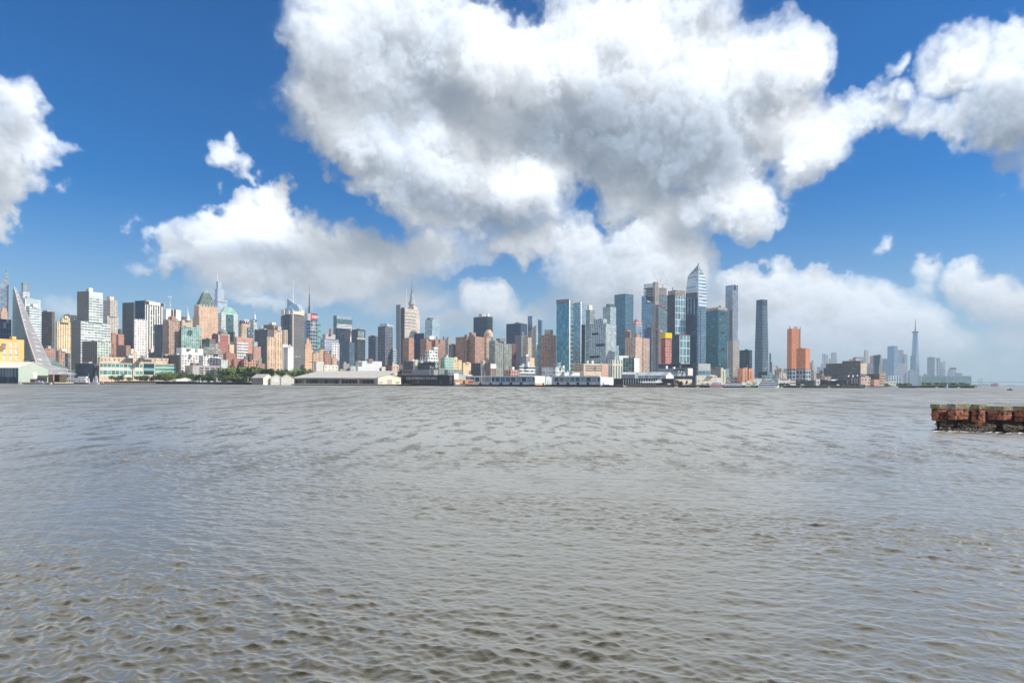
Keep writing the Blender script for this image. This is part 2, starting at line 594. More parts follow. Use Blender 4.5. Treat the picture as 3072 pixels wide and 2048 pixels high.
    b_.link(silt, df.inputs['Color'])
    b_.link(bp.outputs[0], df.inputs['Normal'])
    gl = b_.n('ShaderNodeBsdfGlossy')
    gl.inputs['Color'].default_value = (.99, .963, .895, 1)
    b_.link(rough_, gl.inputs['Roughness'])
    b_.link(bp.outputs[0], gl.inputs['Normal'])
    lw = b_.n('ShaderNodeLayerWeight')
    lw.inputs['Blend'].default_value = .5
    b_.link(bp.outputs[0], lw.inputs['Normal'])
    fr = b_.m('MULTIPLY', b_.m('POWER', lw.outputs['Facing'], 1.75), .95)
    # wind streaks: steeper, duller ripples in long thin patches, wider further out
    ga = b_.noise(b_.vm('MULTIPLY', g_, (.55, .16, 1)), 1.0, 5, .68)
    gb = b_.noise(b_.vm('MULTIPLY', g_, (.16, .030, 1)), 1.0, 5, .70)
    gc = b_.noise(b_.vm('MULTIPLY', g_, (.06, .0065, 1)), 1.0, 5, .72)
    wa = b_.m('MULTIPLY', b_.mr(y_, 20, 60), b_.m('SUBTRACT', 1.0, b_.mr(y_, 140, 320)))
    wb = b_.m('MULTIPLY', b_.mr(y_, 70, 200), b_.m('SUBTRACT', 1.0, b_.mr(y_, 450, 900)))
    wc = b_.mr(y_, 220, 600)
    gust = b_.m('ADD', b_.m('ADD', b_.m('MULTIPLY', b_.mr(ga, .50, .62), wa), b_.m('MULTIPLY', b_.mr(gb, .48, .60), wb)), b_.m('MULTIPLY', b_.mr(gc, .47, .59), wc))
    fr = b_.m('MULTIPLY', fr, b_.m('SUBTRACT', 1.0, b_.m('MULTIPLY', b_.m('MINIMUM', gust, 1.0), .50)))
    fr = b_.m('MULTIPLY', fr, b_.mr(y_, 60, 900, 1.0, .80, 'LINEAR'))
    mx = b_.n('ShaderNodeMixShader')
    b_.link(fr, mx.inputs[0])
    b_.link(df.outputs[0], mx.inputs[1])
    b_.link(gl.outputs[0], mx.inputs[2])
    m_.node_tree.nodes.remove(pr)
    b_.link(mx.outputs[0], m_.node_tree.nodes['Material Output'].inputs['Surface'])
    me.materials.append(m_)
    o = link('river', me)
    tag(o, 'broad grey brown choppy river in front of the skyline', kind='structure')


river()
# ------------------------------------------------------------------ city kit
def c(r, g, b, k=1.0, s=.64):
    f = lambda v: ((v / 255 + .055) / 1.055) ** 2.4 if v > 10 else v / 255 / 12.92
    q = (f(r), f(g), f(b))
    l = .3 * q[0] + .6 * q[1] + .1 * q[2]
    return tuple(min(.86, max(.003, (l + (v - l) * s) * k * 1.12)) for v in q)


_FAC = {}


def fac(wall, glass=(40, 48, 56), fh=3.2, bw=3.2, wf=.5, hf=.5, gm=0.0, blind=.12, vary=.18, name='masonry_facade', gr=.12, tilt=.0, band=0, wr=.8):
    """facade with a window grid laid in metres along the wall"""
    key = (wall, glass, fh, bw, wf, hf, gm, blind, vary, name, gr, tilt, band)
    if key in _FAC:
        return _FAC[key]
    m_ = bpy.data.materials.new(name)
    m_.use_nodes = True
    b_ = NB(m_.node_tree)
    pr = m_.node_tree.nodes['Principled BSDF']
    uv_ = b_.n('ShaderNodeUVMap', uv_map='UVMap').outputs[0]
    sp = b_.n('ShaderNodeSeparateXYZ')
    b_.link(uv_, sp.inputs[0])
    u = b_.m('DIVIDE', sp.outputs[0], bw)
    v = b_.m('DIVIDE', sp.outputs[1], fh)
    du = b_.m('ABSOLUTE', b_.m('SUBTRACT', b_.m('FRACT', u), .5))
    dv = b_.m('ABSOLUTE', b_.m('SUBTRACT', b_.m('FRACT', v), .5))
    mk = None
    if wf < 1:
        mk = b_.m('LESS_THAN', du, wf / 2)
    if hf < 1:
        q = b_.m('LESS_THAN', dv, hf / 2)
        mk = q if mk is None else b_.m('MULTIPLY', mk, q)
    if mk is None:
        mk = b_.m('ADD', 1.0, 0.0)
    if band:
        bb = b_.m('GREATER_THAN', b_.m('FRACT', b_.m('DIVIDE', b_.m('FLOOR', v), float(band))), .5 / band)
        mk = b_.m('MULTIPLY', mk, bb)
    cell = b_.comb(b_.m('FLOOR', u), b_.m('FLOOR', v), float(len(_FAC)))
    wn = b_.n('ShaderNodeTexWhiteNoise', noise_dimensions='3D')
    b_.link(cell, wn.inputs['Vector'])
    r_ = wn.outputs['Value']
    pos_ = b_.n('ShaderNodeNewGeometry').outputs['Position']
    big = b_.noise(pos_, .03, 3, .6)
    wl, gl = c(*wall, .9 if name == 'orange_netting' else 1.0, .66 if name == 'orange_netting' else .64), c(*glass, 1.0, .95)
    wv = b_.m('MULTIPLY', b_.mr(big, .3, .7, 1 - vary, 1 + vary * .6, 'LINEAR'), b_.mr(r_, 0, 1, .94, 1.05, 'LINEAR'))
    wcol = b_.vm('SCALE', wl, scale=wv)
    gcol = b_.vm('SCALE', gl, scale=b_.mr(r_, 0, 1, .55, 1.35, 'LINEAR'))
    bl = b_.m('GREATER_THAN', r_, 1 - blind)
    pale = tuple(.55 * a_ + .12 for a_ in wl)
    gcol = b_.mix(b_.m('MULTIPLY', bl, .75), gcol, pale)
    b_.link(b_.mix(mk, wcol, gcol), pr.inputs['Base Color'])
    b_.link(b_.m('ADD', wr, b_.m('MULTIPLY', mk, gr - wr)), pr.inputs['Roughness'])
    if gm:
        b_.link(b_.m('MULTIPLY', b_.m('MULTIPLY', mk, gm), b_.m('SUBTRACT', 1.0, b_.m('MULTIPLY', bl, .5))), pr.inputs['Metallic'])
    if tilt:
        nn = b_.n('ShaderNodeNewGeometry').outputs['Normal']
        off = b_.vm('SCALE', b_.vm('SUBTRACT', wn.outputs['Color'], (.5, .5, .5)), scale=tilt)
        b_.link(b_.vm('NORMALIZE', b_.vm('ADD', nn, b_.vm('SCALE', off, scale=mk))), pr.inputs['Normal'])
    m_['bay'] = float(bw)
    _FAC[key] = m_
    return m_


def glass(col, mull=(120, 132, 138), fh=3.9, bw=3.0, wf=.9, hf=.78, gm=.72, blind=.06, tilt=.05, gr=.10, band=0, vary=.1):
    return fac(mull, col, fh, bw, wf, hf, gm, blind, vary, 'glass_curtain_wall', gr, tilt, band, .5)


def brick(wall, fh=3.1, bw=3.4, wf=.45, hf=.52, blind=.22, glassc=(50, 52, 58)):
    wall = tuple(round(.68 * a + .32 * q) for a, q in zip(wall, (216, 186, 152)))
    return fac(wall, glassc, fh, bw, wf, hf, 0, blind, .16, 'brick_facade')


def ribbon(wall, gl=(60, 78, 88), fh=3.6, hf=.5, gm=.2, bw=4.5, wf=.96, blind=.1):
    return fac(wall, gl, fh, bw, wf, hf, gm, blind, .12, 'banded_facade')


ROOF = mat('roof_gravel', c(150, 146, 140), .9)
PLANT = mat('plant_cladding', c(176, 172, 166), .7)
DPLANT = mat('dark_plant_cladding', c(92, 92, 94), .7)
STEEL = mat('galvanised_steel', c(165, 170, 175), .45, .4)
DSTEEL = mat('dark_steel', c(70, 72, 76), .5, .3)
WHITE = mat('white_paint', c(232, 232, 228), .6, vary=.06)
CONC = mat('concrete', c(178, 172, 162), .85, vary=.15)
DARKTIM = mat('dark_timber', c(62, 56, 52), .85, streak=.4)
X0 = dict(A=0, B=350, C=700, D=1050, E=1400, F=1750, G=2050, H=2350, I=2672)


def Z(t, x, y):
    return X0[t] + x / 3.92, 780 + y / 3.92


def uvproj(vs, fs):
    uv = []
    for f in fs:
        a, b2, c2 = (Vector(vs[f[i]]) for i in (0, 1, 2))
        n_ = (b2 - a).cross(c2 - a)
        if n_.length < 1e-9 and len(f) > 3:
            n_ = (Vector(vs[f[2]]) - a).cross(Vector(vs[f[3]]) - a)
        if n_.length > 1e-9:
            n_.normalize()
        h = math.hypot(n_.x, n_.y)
        if h > .35:
            t = Vector((-n_.y, n_.x, 0)) / h
            s = math.sqrt(max(1 - n_.z ** 2, .05))
            for i in f:
                p_ = Vector(vs[i])
                uv.append((p_.dot(t), p_.z / s))
        else:
            for i in f:
                uv.append((vs[i][0], vs[i][1]))
    return uv


def part(name, vs, fs, m_, root=None, smooth=False, uv=None, top=False):
    """one mesh object; a child of root when root is given"""
    if root is not None:
        o0 = root.location if root.parent is None else root.parent.location
        loc = Vector(o0)
    else:
        n_ = len(vs)
        loc = Vector((sum(v[0] for v in vs) / n_, sum(v[1] for v in vs) / n_, min(v[2] for v in vs)))
    me = new_mesh(name, [Vector(v) - loc for v in vs], fs, [m_], uv if uv is not None else uvproj(vs, fs), smooth=smooth)
    return link(name, me, root, loc if root is None else None)


class MB:
    def __init__(self):
        self.v, self.f = [], []

    def quad(self, a, b_, c_, d):
        n_ = len(self.v)
        self.v += [a, b_, c_, d]
        self.f.append((n_, n_ + 1, n_ + 2, n_ + 3))

    def add(self, vs, fs):
        n_ = len(self.v)
        self.v += list(vs)
        self.f += [tuple(i + n_ for i in f) for f in fs]

    def prism(self, bot, top, cap=True, floor=False):
        n_ = len(bot)
        vs = list(bot) + list(top)
        fs = [(i, (i + 1) % n_, n_ + (i + 1) % n_, n_ + i) for i in range(n_)]
        if cap:
            fs.append(tuple(range(n_, 2 * n_)))
        if floor:
            fs.append(tuple(reversed(range(n_))))
        self.add(vs, fs)

    def box(self, p0, ex, ey, z0, z1, floor=True):
        """box on the ground vectors ex, ey from corner p0"""
        q = [(p0[0], p0[1]), (p0[0] + ex[0], p0[1] + ex[1]), (p0[0] + ex[0] + ey[0], p0[1] + ex[1] + ey[1]), (p0[0] + ey[0], p0[1] + ey[1])]
        if ex[0] * ey[1] - ex[1] * ey[0] < 0:
            q.reverse()
        self.prism([(x, y, z0) for x, y in q], [(x, y, z1) for x, y in q], True, floor)

    def tube(self, a, b_, ra, rb, n_=8, cap=True):
        a, b_ = Vector(a), Vector(b_)
        d = (b_ - a).normalized()
        s = d.orthogonal().normalized()
        t = d.cross(s)
        r0 = [a + (s * math.cos(6.2832 * i / n_) + t * math.sin(6.2832 * i / n_)) * ra for i in range(n_)]
        r1 = [b_ + (s * math.cos(6.2832 * i / n_) + t * math.sin(6.2832 * i / n_)) * rb for i in range(n_)]
        self.prism(r0, r1, cap, cap)

    def make(self, name, m_, root=None, smooth=False):
        return part(name, self.v, self.f, m_, root, smooth)


GROUND_Z = 3.5


class Box:
    """a block seen on a corner: left edge, near corner and right edge in the photo, at depth d"""
    def __init__(self, xl, xc, xr, yt, d, phi=35.0, deep=None):
        if xc < 1000:
            phi = min(phi, 44.0)
        elif xc < 1500:
            phi = min(phi, 52.0)
        if xc - xl < 1.2 and phi == 35.0:
            phi = 0.6
        if xr - xc < 1.2 and phi == 35.0:
            phi = 89.0
        self.d = d
        C = Vector((GX(xc, d), d))
        v = C.normalized()
        r = Vector((v.y, -v.x))
        a = math.radians(phi)
        er, el_ = r * math.cos(a) + v * math.sin(a), -r * math.sin(a) + v * math.cos(a)

        def reach(e, px):
            tx = ray(px, 1148)[0]
            return (tx * C.y - C.x) / (e.x - tx * e.y)
        wr = reach(er, xr) if xr - xc >= 1.2 else None
        wl = reach(el_, xl) if xc - xl >= 1.2 else None
        if wr is None:
            wr = (deep or .7 * wl)
        if wl is None:
            wl = (deep or .7 * wr)
        wl, wr = abs(wl), abs(wr)
        self.C, self.er, self.el, self.wr, self.wl = C, er, el_, wr, wl
        self.z1 = P(xc, yt, d).z
        self.z0 = GROUND_Z - .3

    def foot(self, inset=0.0):
        i = inset
        a = self.C + self.er * i + self.el * i
        b_ = self.C + self.er * (self.wr - i) + self.el * i
        c_ = self.C + self.er * (self.wr - i) + self.el * (self.wl - i)
        d = self.C + self.er * i + self.el * (self.wl - i)
        return [a, b_, c_, d]     # anticlockwise seen from above

    def walls(self, bw):
        q = self.foot()
        vs, fs, uv = [], [], []
        u0 = 0.0
        for i in range(4):
            a, b_ = q[i], q[(i + 1) % 4]
            w = (b_ - a).length
            n_ = max(1, round(w / bw))
            k = len(vs)
            vs += [(a.x, a.y, self.z0), (b_.x, b_.y, self.z0), (b_.x, b_.y, self.z1), (a.x, a.y, self.z1)]
            fs.append((k, k + 1, k + 2, k + 3))
            uv += [(u0, self.z0), (u0 + n_ * bw, self.z0), (u0 + n_ * bw, self.z1), (u0, self.z1)]
            u0 += n_ * bw
        return vs, fs, uv

    def on(self, face, px, py, off=.12):
        """point of a wall seen at photo position px, py"""
        e, n_ = (self.er, -self.el) if face == 'R' else (self.el, -self.er)
        x, z = ray(px, py)
        dv = Vector((x, 1))
        s = n_.dot(self.C) / n_.dot(dv)
        p_ = dv * s + n_ * off
        return Vector((p_.x, p_.y, CAM_Z + z * s))


ALLB = []


class Bld:
    def __init__(self, t, box, d, m_, label, name='tower', cat='tower', tiers=(), plant=None, phi=35.0, bw=3.2, group=None, roof=True, deep=None, tank=(), parapet=None):
        self.t = t
        (xl, yt), xc, xr = Z(t, box[0], box[3]), X0[t] + box[1] / 3.92, X0[t] + box[2] / 3.92
        b0 = Box(xl, xc, xr, yt, d, phi, deep)
        q = b0.foot()
        cen = (q[0] + q[2]) / 2
        self.root = empty(name, (cen.x, cen.y, GROUND_Z))
        tag(self.root, label, cat, group)
        self.b = b0
        self.boxes = [b0]
        self.m = m_
        self._tier(b0, m_, 'facade', bw, roof)
        prev = b0
        for i, tr in enumerate(tiers):
            tb = Box(*(X0[t] + q_ / 3.92 for q_ in tr[:3]), 780 + tr[3] / 3.92, d + (tr[4] if len(tr) > 4 and tr[4] is not None else 5 * (i + 1)), phi)
            tb.z0 = prev.z1 - 1.5
            tm = tr[5] if len(tr) > 5 else m_
            self._tier(tb, tm, tr[6] if len(tr) > 6 else 'setback', bw, roof)
            self.boxes.append(tb)
            prev = tb
        top = prev
        if plant is None:
            w = min(top.wl, top.wr)
            if w > 7:
                s = random.uniform(.35, .5)
                p0 = top.C + top.er * top.wr * random.uniform(.2, .4) + top.el * top.wl * random.uniform(.25, .4)
                mb = MB()
                mb.box(p0, top.er * top.wr * s, top.el * top.wl * s, top.z1 - 1.4, top.z1 + random.uniform(2, 3.6), False)
                mb.make('roof_plant', random.choice([PLANT, DPLANT, PLANT]), self.root)
        else:
            for pl in plant:
                pm = pl[3] if len(pl) > 3 else PLANT
                x0, x1 = X0[t] + pl[0] / 3.92, X0[t] + pl[1] / 3.92
                dd = top.d + .3 * max(0, (top.C + top.er * top.wr * .5 + top.el * top.wl * .5).y - top.d) + 1
                pb = Box(x0, x0 + (x1 - x0) * .4, x1, 780 + pl[2] / 3.92, dd, phi)
                pb.z0 = top.z1 - 1.5
                self._tier(pb, pm, 'roof_plant', bw, True)
        for tk in tank:
            self.tank(tk)
        rn = random.Random(int(box[1] * 7 + box[3] * 13))
        if 1100 < d < 3200 and min(top.wl, top.wr) > 9 and plant != [] or (plant == [] and rn.random() < .6 and 1150 < d < 3200 and min(top.wl, top.wr) > 9):
            f = lambda a_, e_: top.C + top.er * top.wr * a_ + top.el * top.wl * e_
            if plant == []:
                p0 = f(rn.uniform(.25, .5), rn.uniform(.3, .5))
                mb = MB()
                mb.box(p0, top.er * top.wr * .22, top.el * top.wl * .25, top.z1 - 1.4, top.z1 + rn.uniform(1.5, 3.0), False)
                mb.make('roof_plant', rn.choice([PLANT, DPLANT]), self.root)
            if m_.name.startswith(('brick', 'masonry')) and rn.random() < .6:
                p0 = f(rn.uniform(.1, .25), rn.uniform(.15, .3))
                mb = MB()
                mb.tube((p0.x, p0.y, top.z1 + 1.2), (p0.x, p0.y, top.z1 + 4.6), 1.9, 1.8, 10)
                mb.tube((p0.x, p0.y, top.z1 + 4.6), (p0.x, p0.y, top.z1 + 6.0), 2.1, .15, 10)
                for sx_ in (-1, 1):
                    mb.tube((p0.x + sx_, p0.y - 1, top.z1 - 1.3), (p0.x + sx_, p0.y - 1, top.z1 + 1.2), .2, .2, 5)
                    mb.tube((p0.x + sx_, p0.y + 1, top.z1 - 1.3), (p0.x + sx_, p0.y + 1, top.z1 + 1.2), .2, .2, 5)
                mb.make('water_tank', mat('tank_timber', c(150, 128, 108), .85), self.root)
            if rn.random() < .4:
                p0 = f(rn.uniform(.6, .85), rn.uniform(.3, .6))
                mb = MB()
                mb.tube((p0.x, p0.y, top.z1 - 1.3), (p0.x, p0.y, top.z1 + rn.uniform(7, 14)), .35, .15, 6)
                mb.make('antenna', STEEL, self.root)
        ALLB.append(self)

    def _tier(self, bx, m_, name, bw, roof):
        vs, fs, uv = bx.walls(m_.get('bay', bw))
        if roof:
            q = bx.foot()
            k = len(vs)
            zr = bx.z1 - (1.1 if name != 'roof_plant' else 0)
            vs += [(p_.x, p_.y, zr) for p_ in q]
            if name == 'roof_plant':
                fs.append((k, k + 1, k + 2, k + 3))
                uv += [(0, 0)] * 4
            else:
                vs = vs[:k]
                part('roof', [(p_.x, p_.y, zr) for p_ in bx.foot(.01)], [(0, 1, 2, 3)], ROOF, self.root)
        return part(name, vs, fs, m_, self.root, uv=uv)

    def tank(self, x, y=None):
        """wooden water tank on the roof, seen at zoom column x with its top at row y"""
        tp = self.boxes[-1]
        d = tp.d + .35 * tp.wl
        if isinstance(x, tuple):
            x, y = x
        px, py = Z(self.t, x, y)
        top = P(px, py, d)
        mb = MB()
        r = 2.1
        h = max(3.0, min(5.0, top.z - tp.z1))
        mb.tube((top.x, top.y, top.z - h + 1), (top.x, top.y, top.z - 1.4), r, r * .95, 12)
        mb.tube((top.x, top.y, top.z - 1.4), (top.x, top.y, top.z), r * 1.1, .15, 12)
        for sx_ in (-1, 1):
            for sy_ in (-1, 1):
                mb.tube((top.x + sx_ * 1.3, top.y + sy_ * 1.3, tp.z1 - 1.3), (top.x + sx_ * 1.3, top.y + sy_ * 1.3, top.z - h + 1), .18, .18, 5)
        mb.make('water_tank', mat('tank_timber', c(150, 128, 108), .85), self.root)

    def panel(self, face, x0, y0, x1, y1, m_, name='window', off=.15, tier=0, label=None, thick=None, kind=None):
        """flat piece proud of a wall, between zoom corners"""
        bx = self.boxes[tier]
        pts = [bx.on(face, *Z(self.t, x, y), off) for x, y in ((x0, y1), (x1, y1), (x1, y0), (x0, y0))]
        pts[1].z, pts[2].z = pts[0].z, pts[3].z
        nrm = (-bx.el if face == 'R' else -bx.er)
        back = [Vector((p_.x - nrm.x * (off + .02), p_.y - nrm.y * (off + .02), p_.z)) for p_ in pts]
        if face == 'L':
            pts, back = [pts[1], pts[0], pts[3], pts[2]], [back[1], back[0], back[3], back[2]]
            pts.reverse(); back.reverse()
        vs = pts + back
        fs = [(0, 1, 2, 3)] + [(i, 4 + i, 4 + (i + 1) % 4, (i + 1) % 4) for i in range(4)]
        o = part(name, vs, fs, m_, self.root)
        if label:
            o['label'] = label
        if kind:
            o['kind'] = kind
        return o

    def mast(self, x, y0, y1, r0=.9, r1=.25, m_=None, name='mast', d=None, tier=-1):
        bx = self.boxes[tier]
        d = d or (bx.d + .4 * (bx.wl * bx.el.y + bx.wr * bx.er.y))
        a, b_ = P(*Z(self.t, x, y0), d), P(*Z(self.t, x, y1), d)
        b_.x = a.x
        mb = MB()
        mb.tube(a, b_, r0, r1, 8)
        return mb.make(name, m_ or STEEL, self.root)


def lettering(name, body, size, root):
    """raised white letters as a mesh part"""
    cu = bpy.data.curves.new(name, 'FONT')
    cu.body = body
    cu.size = size
    cu.extrude = .1
    tmp = bpy.data.objects.new(name, cu)
    COL.objects.link(tmp)
    me = bpy.data.meshes.new_from_object(tmp.evaluated_get(bpy.context.evaluated_depsgraph_get()))
    bpy.data.objects.remove(tmp)
    me.materials.clear()
    me.materials.append(mat('white_sign', c(250, 250, 250), .5, vary=0))
    o = bpy.data.objects.new(name, me)
    COL.objects.link(o)
    o.parent = root
    return o


def poly(t, pts, d):
    """photo outline at one depth -> world points"""
    return [P(*Z(t, x, y), d if len(q) == 0 else q[0]) for x, y, *q in pts]
# ------------------------------------------------------------------ the skyline, from the left
TAN = (206, 160, 128)
ORB = (196, 112, 80)
RED = (170, 92, 74)
g_teal = glass((60, 118, 134))
g_navy = glass((44, 72, 104), mull=(70, 84, 100))
g_pale = glass((150, 190, 200), mull=(190, 205, 208))
g_grey = glass((88, 104, 116), mull=(96, 104, 110))
# ---- tile A
Bld('A', (-60, 5, 130, 690), 1500, glass((30, 52, 92), mull=(40, 52, 74), bw=6, fh=12, wf=.93, hf=.95), 'low dark navy glass block behind the yellow beige building at the left edge', 'office_block', 'office block')
Bld('A', (-20, 8, 84, 600), 1900, brick((226, 160, 128)), 'small peach brick tower in front of the pointed glass tower', 'brick_tower', 'tower', tiers=[(5, 22, 72, 560)])
Bld('A', (222, 262, 345, 365), 2300, ribbon((200, 210, 216), (150, 168, 182), fh=5), 'pale grey tower with a narrow louvred top behind the white striped tower', 'tower', tiers=[(245, 266, 335, 262, None, fac((120, 134, 146), (150, 164, 175), 22, 6, 1.0, .8, .3))], plant=[])
Bld('A', (255, 292, 470, 448), 1760, fac((232, 234, 234), (190, 205, 210), 40, 40, .9, .9, 0, 0), 'broad blank white tower top rising behind the white striped tower', 'white_tower', 'tower')
Bld('A', (300, 342, 482, 540), 1640, ribbon((236, 238, 234), (110, 150, 158), fh=6.0, hf=.48), 'white tower with bold horizontal stripes right of the leaning pyramid', 'striped_tower', 'tower', plant=[(350, 440, 515, WHITE)])
Bld('A', (485, 606, 640, 605), 1500, fac((112, 98, 88), (70, 66, 64), 3.6, 2.6, .7, .45, .1, .2), 'dull brown slab with rows of lit windows, left of the yellow stepped tower', 'brown_slab', 'tower', phi=62, plant=[(500, 630, 590)])
Bld('A', (505, 530, 637, 1035), 1240, brick((206, 110, 78)), 'low orange brick building at the foot of the dull brown slab', 'brick_building', 'building', plant=[(540, 600, 1008)])
Bld('A', (648, 668, 838, 722), 1460, fac((244, 206, 146), (150, 120, 84), 3.2, 5.0, .34, .8, 0, .05), 'yellow stepped apartment tower with tall vertical window strips', 'stepped_tower', 'tower', tiers=[(705, 722, 818, 672)], plant=[(730, 800, 655, mat('yellow_brick', c(238, 196, 140), .8))])
Bld('A', (655, 690, 780, 1060), 1235, brick((190, 130, 104)), 'low pinkish brick house row below the yellow stepped tower', 'brick_building', 'building', plant=[(690, 780, 1045, WHITE)])
Bld('A', (750, 790, 905, 640), 1900, glass((60, 80, 96)), 'dark glass tower peeping out between the yellow tower and the silver tower', 'glass_tower', 'tower')
Bld('A', (760, 800, 830, 1095), 1225, ribbon((150, 150, 152)), 'small grey terraced house block beside the dark foot of the silver tower', 'house_block', 'building')
_silver = fac((205, 216, 214), (112, 128, 132), 5.2, 7, .88, .42, .1, .25)
_b = Bld('A', (835, 948, 1295, 716), 1350, _silver, 'big silver apartment tower with a wide base and a narrower upper shaft', 'apartment_tower', 'tower', tiers=[(905, 1042, 1205, 366, 14)], plant=[(1010, 1085, 326, WHITE)], phi=38)
_b.panel('R', 1046, 425, 1203, 370, mat('pale_blue_cladding', c(190, 214, 236), .5), 'crown_panel', .3, 1)
_gb = brick((112, 108, 108), 3.2, 4.5, .3, .45, .05)  # brick for the left flanks, coloured darker to carry their shade
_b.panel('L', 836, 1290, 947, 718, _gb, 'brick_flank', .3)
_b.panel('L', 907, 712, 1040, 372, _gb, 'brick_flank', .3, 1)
_b = Bld('A', (965, 1143, 1305, 952), 1265, fac((196, 214, 200), (120, 130, 128), 5, 6, .6, .5, .1, .1), 'mint grey block with dark shaded side, in front of the silver apartment tower', 'apartment_block', 'building', phi=50, plant=[(1160, 1240, 945)])
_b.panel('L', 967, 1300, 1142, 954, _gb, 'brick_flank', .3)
Bld('A', (885, 1088, 1190, 1215), 1232, ribbon((86, 100, 118), (50, 62, 80)), 'low dark blue grey block left of the long beige terminal', 'dark_block', 'building', phi=60)
Bld('A', (1210, 1256, 1390, 655), 1920, fac((206, 190, 172), (120, 132, 128), 4, 5, .5, .7, .1, .1), 'pinkish beige tower with stepped crown right of the silver apartment tower', 'stepped_tower', 'tower', tiers=[(1210, 1290, 1375, 470)], plant=[(1250, 1335, 425, mat('pink_stone', c(222, 190, 172), .8))])
Bld('A', (1300, 1312, 1362, 852), 1480, brick((206, 112, 84)), 'narrow orange brick apartment house against the pinkish beige tower', 'brick_house', 'building')
Bld('A', (1364, 1390, 1456, 872), 1440, brick((214, 104, 72)), 'bright orange brick block beside the dark grey slab', 'brick_block', 'building', plant=[(1385, 1430, 810, DPLANT)])
# ---- tile B
Bld('B', (62, 196, 212, 497), 1500, fac((96, 98, 100), (80, 84, 88), 3.6, 2.2, .5, .6, 0, .05), 'tall plain dark grey slab left of the black and white striped tower', 'grey_slab', 'tower', phi=62)
_b = Bld('B', (212, 332, 556, 480), 1580, fac((222, 222, 214), (44, 48, 58), 3.8, 6.4, .56, .92, .15, .1), 'broad tower with black and white vertical stripes and a white panel at the top', 'striped_tower', 'tower', phi=42)
_b.panel('L', 214, 690, 330, 480, glass((44, 66, 96), mull=(60, 74, 92)), 'glass_panel', .2)
_b.panel('R', 335, 518, 555, 482, mat('black_cladding', c(52, 54, 60), .5), 'crown_band', .2)
_b.panel('R', 380, 522, 514, 487, WHITE, 'crown_sign', .5)
Bld('B', (198, 208, 348, 692), 1310, fac((238, 236, 228), (170, 160, 146), 5.2, 5.2, .5, .62, 0, .1), 'slim white tower with a neat window grid in front of the striped tower', 'white_tower', 'tower', plant=[])
Bld('B', (-6, 108, 160, 1004), 1235, brick((150, 104, 92)), 'low dark brick block behind the left end of the beige terminal roof', 'brick_block', 'building', phi=55, plant=[(0, 150, 998, DPLANT)])
Bld('B', (155, 165, 200, 1040), 1225, fac((240, 214, 178)), 'tiny cream building left of the slim white tower foot', 'cream_building', 'building', tiers=[], plant=[])
Bld('B', (186, 194, 238, 1082), 1222, fac((236, 206, 170)), 'low cream building at the foot of the slim white tower', 'cream_building', 'building', plant=[])
Bld('B', (440, 540, 546, 756), 1420, fac((92, 106, 124), (72, 86, 106), 4, 9, .3, .9, 0, 0), 'plain blue grey windowless slab left of the brown balcony tower', 'grey_slab', 'tower', phi=70, plant=[])
Bld('B', (375, 530, 540, 1078), 1300, fac((92, 104, 120), (66, 76, 92)), 'low blue grey annexe below the plain windowless slab', 'annexe', 'building', phi=70, plant=[(380, 435, 1045, mat('pink_stone', c(222, 190, 172), .8))])
_b = Bld('B', (538, 578, 752, 572), 1450, fac((236, 238, 236), (200, 205, 208), 30, 60, .6, .3, 0, 0), 'white framed tower with dark openings and a dish mast, behind the brown balcony tower', 'framed_tower', 'tower', plant=[])
_b.panel('R', 640, 680, 664, 582, mat('dark_opening', c(60, 66, 74), .8), 'opening', .2)
_b.panel('R', 672, 680, 697, 582, mat('dark_opening', c(60, 66, 74), .8), 'opening', .2)
_b.mast(627, 575, 420, .7, .3, WHITE)
for _x, _y in ((612, 432), (640, 436), (634, 535)):
    _mb = MB()
    _p = P(*Z('B', _x, _y), _b.b.d + 14)
    _mb.tube(_p, _p + Vector((.4, -1.2, 0)), 1.5, 1.7, 10)
    _mb.tube(_p, _p + Vector((-2 if _x > 625 else 2, 0, 0)), .3, .3, 5)
    _mb.make('dish_antenna', WHITE, _b.root)
_b = Bld('B', (542, 602, 752, 700), 1350, brick((190, 140, 116), 3.2, 3.6, .5, .5), 'brown brick tower with dark balconies up both edges', 'balcony_tower', 'tower', plant=[(607, 697, 660, mat('brown_brick', c(176, 128, 108), .85))])
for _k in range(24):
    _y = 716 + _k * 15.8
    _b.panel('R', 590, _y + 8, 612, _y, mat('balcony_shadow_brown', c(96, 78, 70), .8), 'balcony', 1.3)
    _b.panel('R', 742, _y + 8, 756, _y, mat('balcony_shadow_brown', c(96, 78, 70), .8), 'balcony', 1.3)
_b = Bld('B', (752, 770, 888, 700), 2000, fac((226, 198, 160), (170, 150, 124)), 'low tan roof with a white stepped spire beyond the green glass block', 'spired_building', 'building', plant=[(757, 820, 666, mat('bronze_cladding', c(130, 110, 96), .7)), (765, 880, 690)])
_b.mast(838, 712, 655, 5.5, 4.2, WHITE, 'spire_base')
_b.mast(836, 660, 600, 2.8, 1.6, WHITE, 'spire')
_b.mast(834, 602, 540, 1.0, .3, WHITE, 'spire_tip')
Bld('B', (752, 760, 990, 776), 1360, glass((132, 188, 172), mull=(170, 205, 196), bw=4.2, fh=3.9, wf=.86, hf=.7, blind=.22, tilt=.12), 'squat green glass block below the copper roofed tower', 'green_glass_block', 'building', plant=[(770, 870, 770), (900, 985, 765)])
# copper roofed tower
_bk = fac((226, 178, 134), (158, 122, 96), 4.4, 4.4, .42, .55, 0, .3)
_b = Bld('B', (890, 968, 1190, 655), 1800, _bk, 'tall peach brick tower with a green copper pyramid roof', 'copper_roof_tower', 'tower', tiers=[(905, 962, 1180, 540)], plant=[], phi=33)


